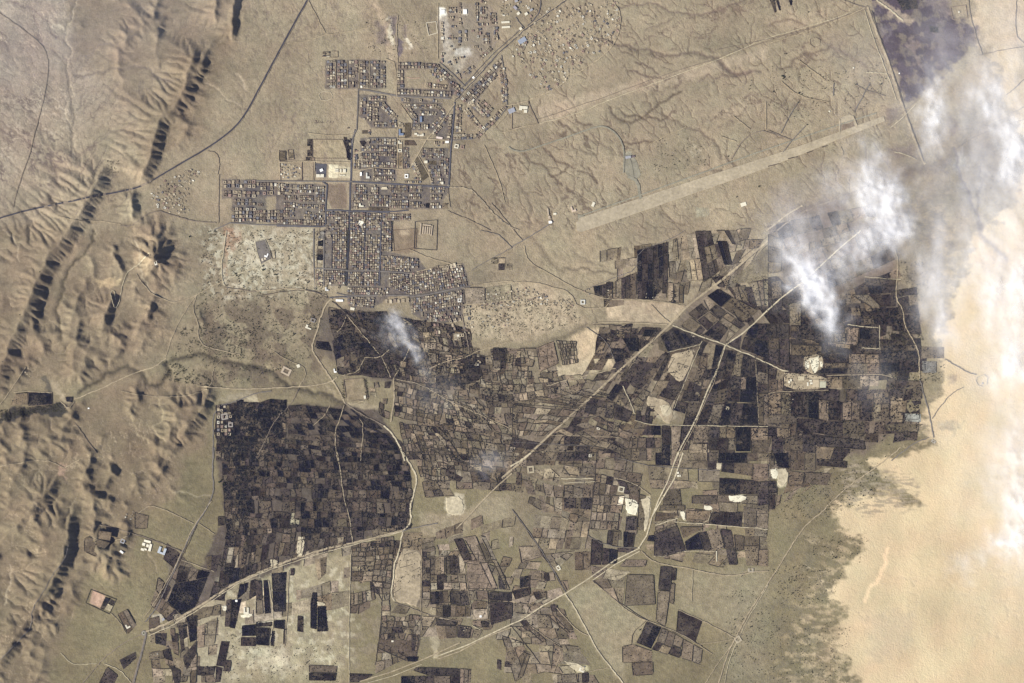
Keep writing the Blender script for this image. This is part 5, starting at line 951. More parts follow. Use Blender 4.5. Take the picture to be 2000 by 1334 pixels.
 ("k 485 120 620 150 600 250 475 240", 4, 2, 'MLDLMMLM', .6), ("k 475 245 570 250 550 350 460 340", 3, 2, 'LMM', .7), ("k 575 250 650 250 630 350 565 345", 2, 2, 'LPMM', .6), ("k 460 345 620 350 610 450 445 440", 5, 2, 'MLMLD', .7), ("k 660 370 725 370 720 450 655 450", 1, 1, 'D', .6), ("k 735 240 775 250 765 450 725 450", 1, 1, 'M', .8), ("k 600 150 740 200 735 250 650 240", 2, 1, 'DM', .5), ("k 680 190 740 210 730 300 685 280", 1, 1, 'M', .4),
 ("k 645 458 712 465 700 550 645 545", 2, 1, 'KD', .8), ("k 555 450 620 460 610 545 548 528", 2, 1, 'DM', .8), ("k 460 500 525 520 515 650 455 650", 1, 1, 'D', .7), ("k 528 550 608 562 604 642 520 650", 2, 1, 'DK', .6), ("k 610 552 720 555 680 580 612 575", 1, 1, 'D', .4), ("k 440 480 530 520 440 560 420 560", 1, 1, 'M', .3),
 ("k 825 455 955 425 1005 570 870 605 822 598", 1, 1, 'D', .9), ("k 1000 515 1080 462 1108 560 1010 565", 1, 1, 'K', .5), ("k 1080 462 1200 440 1232 555 1112 568", 2, 1, 'DM', .6), ("k 1205 442 1268 450 1283 545 1236 553", 1, 1, 'D', 1), ("k 1237 560 1290 550 1305 650 1257 650", 1, 1, 'D', .4), ("k 1345 540 1430 540 1420 655 1357 655", 1, 1, 'M', .6), ("k 1430 560 1482 560 1482 660 1425 655", 1, 1, 'M', .3), ("k 790 480 825 475 825 515 780 510", 1, 1, 'K', .3),
 ("k 1160 342 1335 345 1330 432 1140 412", 2, 1, 'DD', .2), ("k 1200 145 1425 165 1422 240 1198 240", 1, 1, 'D', .8), ("k 1205 150 1320 158 1320 240 1200 240", 1, 1, 'K', .2), ("k 1190 245 1422 248 1422 300 1180 285", 2, 1, 'ML', .4), ("k 1130 0 1185 0 1185 95 1130 100", 1, 1, 'D', .6), ("k 1190 0 1365 0 1360 60 1190 60", 2, 1, 'KK', .3), ("k 1215 60 1482 65 1482 150 1210 110", 3, 1, 'DMM', .3), ("k 830 0 915 0 915 76 830 70", 1, 1, 'K', .3), ("k 1425 170 1482 165 1482 300 1425 310", 1, 1, 'D', .4), ("k 1340 310 1482 340 1482 440 1340 430", 2, 1, 'MM', .2),
 ("k 1040 250 1188 250 1185 300 1040 295", 1, 1, 'M', .9), ("k 1005 335 1155 335 1140 412 1005 398", 1, 1, 'M', .9), ("k 860 305 1000 305 1000 335 850 338", 1, 1, 'M', .9), ("k 835 345 970 355 930 380 825 400", 1, 1, 'M', .5), ("k 830 430 940 400 950 420 830 470", 2, 2, 'MLML', .7), ("k 970 430 1120 430 1010 490 990 495", 1, 1, 'M', .4), ("k 980 0 1125 0 1125 90 960 90", 2, 1, 'LL', .3),
 ("k 860 657 925 660 915 800 845 790", 1, 1, 'D', .9), ("k 845 795 915 803 885 1010 832 975", 1, 1, 'M', .9), ("k 925 668 950 670 945 740 915 740", 1, 1, 'D', .8), ("k 915 755 942 757 935 880 908 865", 1, 1, 'M', .9), ("k 665 705 820 708 830 880 650 888", 1, 1, 'M', .5), ("k 640 640 660 620 780 620 770 660 620 660", 1, 1, 'M', .1), ("k 960 912 1102 975 1060 1100 950 1042", 1, 1, 'D', .8),
 ("k 778 978 862 1015 838 1070 748 1045", 1, 1, 'D', 1), ("k 748 1045 800 1060 770 1120 720 1100", 1, 1, 'D', 1), ("k 818 1000 865 1012 805 1135 765 1118", 1, 1, 'K', .6), ("k 868 1015 945 1048 925 1130 838 1095", 2, 1, 'MM', 1), ("k 838 1095 925 1130 900 1170 808 1138", 2, 1, 'DM', 1), ("k 945 1050 992 1078 975 1130 930 1115", 1, 1, 'M', 1), ("k 925 1120 978 1135 970 1190 905 1165", 1, 1, 'D', 1), ("k 992 1080 1050 1110 1040 1210 975 1188", 1, 1, 'M', 1), ("k 1050 1110 1102 1138 1090 1228 1042 1210", 1, 1, 'M', 1),
 ("k 638 1122 700 1110 810 1150 812 1210 700 1215 640 1215", 1, 1, 'M', .9), ("k 690 1215 815 1210 818 1285 700 1292", 1, 1, 'M', .9),
 ("k 0 0 490 0 485 60 0 80", 5, 1, 'MDLM', .4, .2), ("k 120 100 480 70 480 125 200 150", 4, 1, 'LLM', .3, .3), ("k 300 190 470 185 460 330 300 320", 3, 2, 'MDLM', .4, .1), ("k 130 360 330 380 290 560 110 560", 4, 3, 'LLM', .3, .15), ("k 60 150 290 200 290 340 130 350", 4, 2, 'LM', .2, .3), ("k 335 400 450 400 430 560 300 560", 3, 2, 'LM', .3, .1), ("k 310 450 345 450 330 520 300 520", 1, 1, 'M', .3),
 ("k 40 545 150 540 175 600 55 638", 1, 1, 'L', 1), ("k 185 600 290 575 350 590 250 690", 3, 2, 'LLMD', .5), ("k 45 720 110 712 105 775 45 782", 3, 1, 'KDD', .6), ("k 135 700 240 690 250 740 140 750", 4, 1, 'LMDL', .6), ("k 362 575 455 572 455 680 365 680", 2, 1, 'MM', .4), ("k 0 800 105 780 108 820 20 852", 1, 1, 'D', .9), ("k 120 810 200 800 200 850 140 850", 2, 1, 'DM', .6), ("k 0 850 100 830 280 780 300 820 110 930", 1, 1, 'L', .3), ("k 85 880 200 830 230 850 110 920", 2, 2, 'MLML', .6), ("k 270 745 320 740 330 790 310 800", 2, 1, 'MM', .5), ("k 455 655 690 690 610 740 465 720", 2, 1, 'ML', .3), ("k 465 740 660 700 640 890 600 850", 2, 2, 'ML', .3),
 ("k 220 880 260 880 270 920 230 920", 1, 1, 'D', .2), ("k 180 940 240 920 340 1040 320 1050", 3, 1, 'MMM', .6), ("k 35 970 85 970 130 1030 100 1040", 1, 1, 'D', .4), ("k 20 1010 100 1000 200 1090 150 1110", 2, 3, 'MML', .7), ("k -60 1060 60 1100 90 1160 20 1334", 2, 3, 'LML', .6), ("k 80 1160 105 1170 60 1300 30 1320", 1, 1, 'M', 1), ("k 240 1100 290 1130 300 1200 225 1260", 1, 1, 'M', .3), ("k 260 1290 370 1280 380 1334 260 1334", 1, 1, 'L', .6), ("k 380 1280 440 1270 440 1334 385 1334", 2, 1, 'MD', .6),
 # south, between the roads
 ("j 555 540 700 510 690 600 555 600", 5, 3, 'MMD', .9), ("j 555 600 690 600 670 745 550 745", 2, 5, 'MLM', .95), ("j 690 500 800 480 790 620 690 620", 4, 4, 'MLMD', .9), ("j 690 620 790 620 780 760 670 740", 3, 4, 'LMM', .95), ("j 670 745 780 760 770 850 730 860", 2, 3, 'LLM', .9), ("j 550 820 680 790 690 850 545 890", 6, 1, 'MLMMLM', .95), ("j 545 890 600 880 580 930 545 930", 1, 1, 'M', .3), ("j 675 770 715 780 720 830 670 800", 1, 1, 'D', .2),
 ("j 725 860 770 850 780 950 725 945", 1, 3, 'LML', .7), ("j 730 950 950 940 955 1090 720 1080", 7, 4, 'MLMD', .6, .15), ("j 715 1080 950 1090 930 1180 880 1210 700 1130", 1, 1, 'M', .3), ("j 705 1100 850 1150 870 1190 690 1280", 4, 3, 'MMLL', .5, .1), ("j 870 1180 940 1180 930 1210 880 1210", 1, 1, 'K', .3), ("j 900 1050 945 1050 930 1150 900 1150", 2, 1, 'DM', .3),
 ("j 962 575 1008 580 1008 700 962 700", 2, 3, 'MMD', .7), ("j 962 700 1008 700 1008 850 962 850", 1, 4, 'MDML', .8), ("j 1010 605 1090 600 1090 705 1010 705", 3, 1, 'MML', .4), ("j 1100 595 1200 600 1215 700 1100 705", 4, 1, 'MDDL', .5), ("j 1145 500 1195 495 1250 622 1200 625", 1, 1, 'D', .7), ("j 1275 535 1310 520 1375 640 1330 638", 1, 1, 'M', .6), ("j 1400 715 1440 710 1450 795 1405 790", 1, 1, 'D', .5), ("j 1220 630 1290 620 1370 790 1225 790", 1, 1, 'M', .8), ("j 1200 490 1270 480 1400 790 1370 790", 1, 2, 'LL', .9), ("j 1300 480 1330 490 1470 795 1450 795", 1, 2, 'LL', .9),
 ("j 1010 805 1110 802 1115 870 1010 880", 4, 1, 'DKDM', .3), ("j 1120 802 1225 802 1235 885 1125 880", 2, 1, 'DD', .6), ("j 1010 710 1210 705 1220 795 1010 795", 5, 2, 'LMLDL', .5, .1), ("j 1230 800 1340 800 1345 850 1240 852", 2, 1, 'MM', .5), ("j 1348 808 1482 810 1482 860 1348 852", 1, 1, 'D', .7), ("j 1348 865 1482 865 1482 960 1360 1000", 1, 1, 'D', .6), ("j 1040 880 1245 890 1240 950 1040 955", 5, 1, 'MDLMM', .4), ("j 1040 960 1165 975 1160 1000 1042 995", 1, 1, 'D', .8), ("j 1040 1000 1160 1005 1160 1070 1060 1080", 2, 1, 'MM', .4), ("j 1165 1000 1245 1010 1235 1075 1165 1070", 1, 1, 'D', .7), ("j 1250 975 1300 970 1310 1015 1260 1000", 1, 1, 'M', .5), ("j 1305 972 1350 972 1350 1012 1305 1010", 1, 1, 'D', .9), ("j 1260 905 1340 905 1345 965 1258 965", 1, 1, 'L', .6),
 ("j 90 700 178 690 170 800 95 800", 1, 1, 'K', .5), ("j 95 800 170 800 168 922 103 922", 1, 1, 'K', .5), ("j 0 740 30 740 42 935 0 940", 1, 2, 'DL', .5), ("j 42 738 70 738 85 930 50 935", 1, 1, 'K', .2), ("j 0 982 90 980 90 1005 0 1008", 2, 1, 'KD', .8), ("j 0 1012 82 1015 76 1118 0 1112", 1, 1, 'K', .5), ("j 105 972 165 970 165 1022 105 1015", 1, 1, 'K', .5), ("j 85 1035 108 1035 106 1120 84 1118", 1, 1, 'K', .2), ("j 160 1020 175 1020 168 1110 158 1110", 1, 1, 'D', .2),
 ("j 328 808 355 815 350 1022 315 1015 315 870", 1, 1, 'K', .3), ("j 357 890 405 888 418 1035 355 1037", 1, 1, 'K', .3), ("j 240 945 275 950 275 1042 238 1035", 1, 1, 'D', .2), ("j 306 1230 470 1236 466 1275 306 1272", 1, 1, 'M', 1), ("j 306 1275 466 1278 460 1320 306 1318", 1, 1, 'D', 1), ("j 198 670 222 668 220 712 200 712", 1, 1, 'D', .3), ("j 340 620 410 600 405 700 360 740", 2, 1, 'LM', .1),
 ("j 540 1280 682 1285 600 1330 538 1330", 1, 1, 'D', .9), ("j 930 1242 1180 1250 1180 1290 1000 1290 910 1260", 1, 1, 'D', .9), ("j 840 1295 1180 1292 1180 1340 840 1340", 5, 1, 'KDDMD', .9), ("j 1182 1250 1245 1255 1240 1340 1182 1340", 3, 1, 'MMM', .6), ("j 1395 1195 1420 1200 1420 1260 1395 1250", 1, 1, 'D', .3), ("j 1440 1210 1482 1215 1482 1240 1440 1240", 1, 1, 'D', .3),
 ("j 920 10 1110 20 1090 170 950 150", 5, 4, 'MDML', .6), ("j 1128 10 1215 40 1195 62 1120 32", 1, 1, 'K', .6), ("j 1100 92 1195 142 1178 172 1095 130", 1, 1, 'D', .5), ("j 960 170 1080 150 1150 250 980 260", 3, 2, 'MMD', .6), ("j 925 0 1000 0 960 -110 880 -60", 4, 3, 'MMDL', .7), ("j 1000 -10 1480 0 1390 170 1220 60", 5, 3, 'LML', .3, .3),
 ("j 845 462 960 462 962 570 845 560", 1, 1, 'M', .3), ("j 180 350 250 350 255 415 180 415", 1, 1, 'P', .2), ("j 245 485 285 488 275 560 235 560", 1, 1, 'P', .2), ("j 232 560 275 560 270 605 228 610", 1, 1, 'L', .3), ("j 85 615 130 625 125 660 85 670", 1, 1, 'P', .1),
 # south-west corner
 ("i 1010 762 1200 722 1130 890 1052 940 968 862", 1, 1, 'K', .4), ("i 1040 650 1212 692 1200 720 1012 760", 3, 1, 'DMK', .5), ("i 1310 855 1340 848 1330 1010 1300 1008", 1, 1, 'D', .6), ("i 1345 850 1400 845 1360 1020 1330 1015", 1, 1, 'K', .5), ("i 1400 1002 1482 995 1482 1060 1400 1062", 1, 1, 'K', .3), ("i 1395 1068 1482 1068 1482 1122 1395 1120", 1, 1, 'D', .5), ("i 1385 768 1440 750 1430 800 1372 850", 1, 1, 'K', .2), ("i 1450 740 1482 730 1482 830 1440 850", 1, 1, 'D', .2),
 ("i 1280 1092 1330 1095 1300 1240 1250 1232", 1, 2, 'DD', .5), ("i 1300 1200 1340 1205 1330 1270 1290 1265", 1, 1, 'D', .5), ("i 1250 1235 1290 1245 1275 1330 1245 1330", 1, 1, 'D', .3), ("i 690 1200 785 1152 790 1190 715 1255", 1, 1, 'D', .8), ("i 620 1240 682 1290 660 1340 570 1340", 1, 1, 'D', .3), ("i 898 1050 965 1045 960 1120 900 1105", 2, 2, 'KDKD', .4),
 ("i 1080 950 1138 940 1140 1085 1100 1100", 1, 2, 'KK', .4), ("i 1030 1002 1078 995 1090 1120 1050 1160", 2, 2, 'DKDL', .4), ("i 990 1050 1028 1045 1035 1175 1005 1160", 1, 2, 'DM', .5), ("i 940 1145 985 1130 1010 1260 960 1220", 1, 2, 'DM', .5), ("i 985 1230 1045 1260 1040 1340 1010 1340", 1, 1, 'D', .3), ("i 1060 1180 1138 1085 1135 1170 1080 1260", 1, 1, 'D', .2), ("i 1100 1180 1140 1160 1135 1340 1100 1340", 1, 2, 'LM', .5), ("i 1140 1010 1260 950 1240 1120 1145 1130", 2, 1, 'LL', .3),
 ("i 985 1020 1010 1020 1012 1060 985 1060", 1, 1, 'M', .6), ("i 860 1160 920 1160 920 1200 860 1195", 1, 1, 'M', .5), ("i 1260 370 1300 370 1300 420 1262 425", 1, 1, 'D', .2), ("i 1190 600 1280 590 1250 690 1200 680", 2, 1, 'MD', .3),
 ("i 680 935 735 905 790 1000 740 1050", 2, 1, 'MM', .8), ("i 490 500 510 485 640 520 560 602 492 570", 1, 1, 'M', .9), ("i 575 450 650 460 640 510 570 500", 1, 1, 'M', .3), ("i 780 345 860 365 850 440 780 440", 1, 1, 'M', .3), ("i 610 835 642 845 600 910 580 900", 1, 1, 'K', .2), ("i 642 850 670 862 640 920 605 905", 1, 2, 'DP', .4),
 ("e 166 940 300 940 302 1005 166 1015", 1, 1, 'K', .9), ("e 90 945 160 940 162 1010 60 1010", 1, 1, 'M', .3), ("e 380 965 420 965 420 995 385 990", 1, 1, 'K', 0), ("e 1278 1200 1325 1205 1325 1285 1275 1285", 1, 1, 'D', .3), ("e 1380 1150 1482 1160 1482 1334 1370 1300", 3, 4, 'KDDM', .3, .2), ("e 1370 980 1410 980 1400 1070 1370 1130", 1, 1, 'K', 0),
 ("f 1200 330 1325 330 1325 425 1210 430", 1, 1, 'L', .5), ("f 1330 330 1475 310 1482 400 1335 418", 1, 1, 'L', .5), ("f 1360 160 1482 160 1482 260 1360 260", 3, 3, 'DMDL', .4, .3), ("v 120 395 225 395 225 470 120 470", 1, 1, 'M', .2), ("v 118 470 225 480 225 550 118 550", 1, 1, 'K', .3), ("v 150 290 220 270 215 360 150 355", 1, 1, 'K', .1), ("v 180 150 240 150 235 250 180 260", 1, 1, 'G', .3),
 ("s 400 145 468 145 465 370 400 370", 2, 5, 'KDDM', 0, .1), ("s 870 115 985 140 990 200 880 180", 3, 2, 'KKD', 0, .1), ("s 880 180 985 200 975 420 930 420", 2, 5, 'KDK', 0, .1), ("s 380 380 495 385 495 425 380 420", 2, 1, 'DM', 0), ("s 1080 170 1140 165 1165 200 1120 250", 1, 1, 'D', 0), ("s 1115 30 1185 30 1185 75 1115 75", 1, 1, 'M', 0), ("s 35 305 118 305 118 425 35 425", 1, 1, 'M', .3), ("s 160 325 220 325 220 385 160 385", 1, 1, 'M', .2),
 ("s 1200 1030 1467 1040 1467 1085 1190 1080", 1, 1, 'M', 0), ("u 500 480 555 460 700 730 600 800", 1, 1, 'M', 0), ("u 355 0 440 0 440 190 355 205", 1, 1, 'M', 0), ("u 350 240 480 240 520 310 350 310", 1, 1, 'M', 0), ("u 690 520 790 520 790 570 680 570", 1, 1, 'M', .2), ("u 245 400 325 400 325 590 245 590", 1, 1, 'M', 0), ("u 640 1095 690 1095 690 1165 640 1165", 1, 1, 'K', 0), ("u 865 1100 945 1100 945 1185 870 1175", 1, 1, 'M', 0),
 ("d 10 0 40 0 50 70 40 75", 1, 1, 'D', 0), ("d 45 0 60 0 75 60 65 60", 1, 1, 'K', 0), ("d 120 0 140 0 140 30 130 30", 1, 1, 'K', 0), ("d 740 -10 860 -10 870 50 780 60", 2, 1, 'KD', 0), ("d 935 150 980 160 985 190 940 185", 1, 1, 'K', .8),
]:
    plots(*a)
def parea(p): return abs(sum(p[k-1][0]*p[k][1]-p[k][0]*p[k-1][1] for k in range(len(p))))/2
r = random.Random(5)
def plot_geom(c, k):
    p = c['p']; n = len(p)
    if sum(p[a-1][0]*p[a][1]-p[a][0]*p[a-1][1] for a in range(n)) > 0: p = p[::-1]
    zz = hgt(p[:, 0], p[:, 1]).max()+(0.1+0.04*(c['ci'] % 17) if c['b'] else 0.9+0.03*(c['ci'] % 83))
    V = [(wx(x), wy(y), zz) for x, y in p]+[(wx(x), wy(y), zz-5) for x, y in p]
    F = [tuple(range(n))]+[(a, n+a, n+(a+1) % n, (a+1) % n) for a in range(n)]
    t = np.array(TONE[c['t']])*r.uniform(0.62, 1.5)*np.array([r.uniform(.95, 1.06), 1, r.uniform(.93, 1.08)])
    return V, F, t, zz
def hedge_geom(mb, c, zz, rr):
    p = c['p']; n = len(p)
    for a in range(n):
        if rr.random() > c['h']: continue
        A, B = p[a], p[(a+1) % n]; L = math.hypot(*(B-A))
        if L < 1.5: continue
        hw = rr.uniform(1.5, 2.8); t0 = rr.uniform(0, .12); t1 = rr.uniform(.85, 1)
        a0 = A+(B-A)*t0; b0 = A+(B-A)*t1; m = (a0+b0)/2
        V = box_v(wx(m[0]), wy(m[1]), L*S*(t1-t0)/2, hw, zz-3, zz+rr.uniform(2.0, 4.2), math.atan2(-(B-A)[1], (B-A)[0]))
        mb.add(V, BOXF[1:], np.array([0.045, 0.040, 0.030])*rr.uniform(.7, 1.5))
order = sorted(range(len(CELLS)), key=lambda k: -parea(CELLS[k]['p']))
inframe = lambda c: 0 < c['p'][:, 0].mean() < 2000 and 0 < c['p'][:, 1].mean() < 1334
big = [k for k in order if inframe(CELLS[k])][:296]; bigs = set(big)
def shape_word(p):
    e = [math.hypot(*(p[(k+1) % len(p)]-p[k])) for k in range(len(p))]
    if len(p) != 4: return 'many-sided'
    a, b = (e[0]+e[2])/2, (e[1]+e[3])/2
    return 'long strip' if max(a, b) > 2.2*min(a, b) else ('squarish' if max(a, b) < 1.35*min(a, b) else 'oblong')
desc = ['%s %s garden plot' % (TWORD[c['t']], shape_word(c['p'])) for c in CELLS]
lab = rank_labels([(desc[k], *CELLS[k]['p'].mean(0)) for k in range(len(CELLS))])
small = MB(); hs = MB()
for k, c in enumerate(CELLS):
    V, F, t, zz = plot_geom(c, k); c['z'] = zz; rr = random.Random(k)
    if k in bigs:
        ctr = c['p'].mean(0); ox, oy = wx(ctr[0]), wy(ctr[1])
        mb = MB(); mb.add(np.array(V)-np.array([ox, oy, 0]), F, t)
        o = link('garden_plot', mb.mesh('garden_plot', M_FIELD), label=lab[k], category='field', group='garden plots and fields of the oasis'); o.location = (ox, oy, 0)
        mb = MB(); hedge_geom(mb, c, zz, rr)
        if mb.n:
            me = mb.mesh('hedge', M_HEDGE); h = link('hedge', me, o)
            h.matrix_parent_inverse.identity(); h.location = (-ox, -oy, 0)
    else:
        small.add(V, F, t); hedge_geom(hs, c, zz, rr)
link('garden_plots', small.mesh('garden_plots', M_FIELD), kind='stuff', label='patchwork of small brown walled garden plots filling the oasis', category='garden plots')
link('hedges', hs.mesh('hedges', M_HEDGE), kind='stuff', label='dark hedges and mud walls between the small garden plots', category='hedges')

# ---------------------------------------------------------------- palms and bushes
def crown_cloud(pts, rad, seed, name, base=(0.014, 0.016, 0.017), **props):
    rg_ = np.random.default_rng(seed); n = len(pts); K = 6
    x = wx(pts[:, 0]); y = wy(pts[:, 1]); z = hgt(pts[:, 0], pts[:, 1])
    ang0 = rg_.uniform(0, 6.28, n)[:, None]+np.arange(K)*2*math.pi/K
    rr_ = rad[:, None]*rg_.uniform(0.65, 1.2, (n, K)); H = rad*rg_.uniform(0.9, 1.6, n)+1.5
    V = np.zeros((n, 2*K+1, 3))
    V[:, 0] = np.stack([x, y, z+H], 1)
    V[:, 1:K+1, 0] = x[:, None]+np.cos(ang0)*rr_; V[:, 1:K+1, 1] = y[:, None]+np.sin(ang0)*rr_; V[:, 1:K+1, 2] = (z+H*0.62)[:, None]
    V[:, K+1:, 0] = x[:, None]+np.cos(ang0)*rr_*0.3; V[:, K+1:, 1] = y[:, None]+np.sin(ang0)*rr_*0.3; V[:, K+1:, 2] = (z-2)[:, None]
    b = (np.arange(n)*(2*K+1))[:, None]; a = np.arange(K); a2 = (a+1) % K
    T = np.stack([b+0*a, b+1+a, b+1+a2], 2).reshape(-1, 3); Q = np.stack([b+1+a, b+K+1+a, b+K+1+a2, b+1+a2], 2).reshape(-1, 4)
    cc = np.array(base)*rg_.uniform(0.6, 1.7, (n, 1)); col = np.repeat(cc, 2*K+1, 0)
    return link(name, mesh_np(name, V.reshape(-1, 3), [T, Q], col, M_TREE), kind='stuff', **props)
pts = []
for k, c in enumerate(CELLS):
    A = parea(c['p'])*25; dens = {'B': 1/260., 'K': 1/85., 'D': 1/190., 'M': 1/900., 'L': 1/4000., 'P': 0, 'G': 1/1500.}[c['t']]
    rr = np.random.default_rng(k); m = rr.poisson(A*dens)
    if m == 0: continue
    lo, hi = c['p'].min(0), c['p'].max(0); q = rr.uniform(lo, hi, (int(m*1.6)+2, 2))
    cl = fbm(q[:, 0]+3, q[:, 1], 7, 400, 2); keep = in_poly(c['p'], q[:, 0], q[:, 1]) & (cl > (0.36 if c['t'] == 'K' else 0.47))
    pts.append(q[keep])
pts = np.vstack(pts); print('palms', len(pts))
crown_cloud(pts, RNG.uniform(2.6, 5.6, len(pts)), 1, 'palm_grove', label='dark date palms and fruit trees packed inside the garden plots', category='palm grove')
def scatter_poly(spec, n, seed, clump=None):
    p = P(spec); rr = np.random.default_rng(seed); q = rr.uniform(p.min(0), p.max(0), (n*6, 2)); q = q[in_poly(p, q[:, 0], q[:, 1])]
    if clump: q = q[fbm(q[:, 0], q[:, 1], clump, seed, 3) > 0.5]
    return q[:n]
bush = np.vstack([scatter_poly(s_, n, sd_, cl) for s_, n, sd_, cl in [
    ("z 400 450 640 450 640 560 620 680 560 740 400 760 380 600", 2600, 1, 14), ("e 1050 560 1482 560 1482 740 1010 740", 650, 2, 14), ("e 960 750 1260 850 1200 900 940 870", 420, 3, 10),
    ("e 0 1040 160 1025 350 1000 395 1045 200 1060 0 1110", 700, 4, None), ("g -240 340 340 380 400 540 -60 640 -260 600", 700, 5, 14), ("h 650 560 900 600 900 660 650 665", 260, 6, 8), ("h 640 830 1020 820 980 880 660 880", 160, 7, 10),
    ("h 760 170 900 180 930 330 880 430 760 410", 220, 8, 12), ("l 250 50 640 60 620 260 300 400 30 380", 500, 9, 14), ("l 200 480 600 480 540 620 280 620", 110, 10, 12), ("l 20 620 480 700 400 860 40 900", 260, 11, 16), ("l 0 900 480 1000 480 1334 0 1334", 300, 12, 20),
    ("k 1260 800 1482 800 1482 1334 1200 1334", 260, 13, 18), ("c 840 800 1120 800 1120 960 800 1000", 90, 14, 14), ("d 0 380 700 380 700 640 0 700", 240, 15, 14), ("i 1310 1040 1400 1040 1380 1330 1300 1330", 80, 16, 12), ("j -60 1120 500 1100 480 1330 -60 1330", 200, 17, 20),
    ("a 620 930 690 930 690 1000 620 1000", 60, 18, 6), ("b 630 100 1000 120 1000 340 650 330", 120, 19, 14), ("v 540 0 575 0 540 900 515 900", 220, 20, None), ("v 1155 20 1175 20 1170 430 1150 430", 70, 21, None), ("f 290 490 350 490 350 570 290 560", 60, 22, None), ("f 620 855 640 855 655 985 640 985", 120, 24, None), ("f 500 870 515 870 520 980 500 980", 50, 25, None)]])
crown_cloud(bush, RNG.uniform(1.8, 5.0, len(bush)), 2, 'desert_bushes', (0.050, 0.048, 0.028), label='scattered low dark bushes dotting the sandy ground', category='bushes')
# single trees that stand clear of the others
def tree_mesh(seed):
    rr = random.Random(seed); mb = MB(); K = 8
    mb.add(box_v(0, 0, .35, .35, -2, 4, .4), BOXF, (0.10, 0.075, 0.05))
    for lvl in range(3):
        cx, cy = rr.uniform(-2, 2), rr.uniform(-2, 2); R = rr.uniform(3.4, 5.0)*(1-.15*lvl); z0 = 1.5+lvl*1.7
        V = [(cx, cy, z0+4.2)]+[(cx+math.cos(t*6.283/K)*R*rr.uniform(.7, 1.2), cy+math.sin(t*6.283/K)*R*rr.uniform(.7, 1.2), z0+1.8+rr.uniform(-.6, .6)) for t in range(K)]+[(cx, cy, z0)]
        F = [(0, 1+t, 1+(t+1) % K) for t in range(K)]+[(K+1, 1+(t+1) % K, 1+t) for t in range(K)]
        mb.add(V, F, np.array([0.030, 0.036, 0.020])*rr.uniform(.8, 1.3))
    return mb.mesh('lone_tree', M_TREE)
TM = [tree_mesh(s_) for s_ in range(6)]
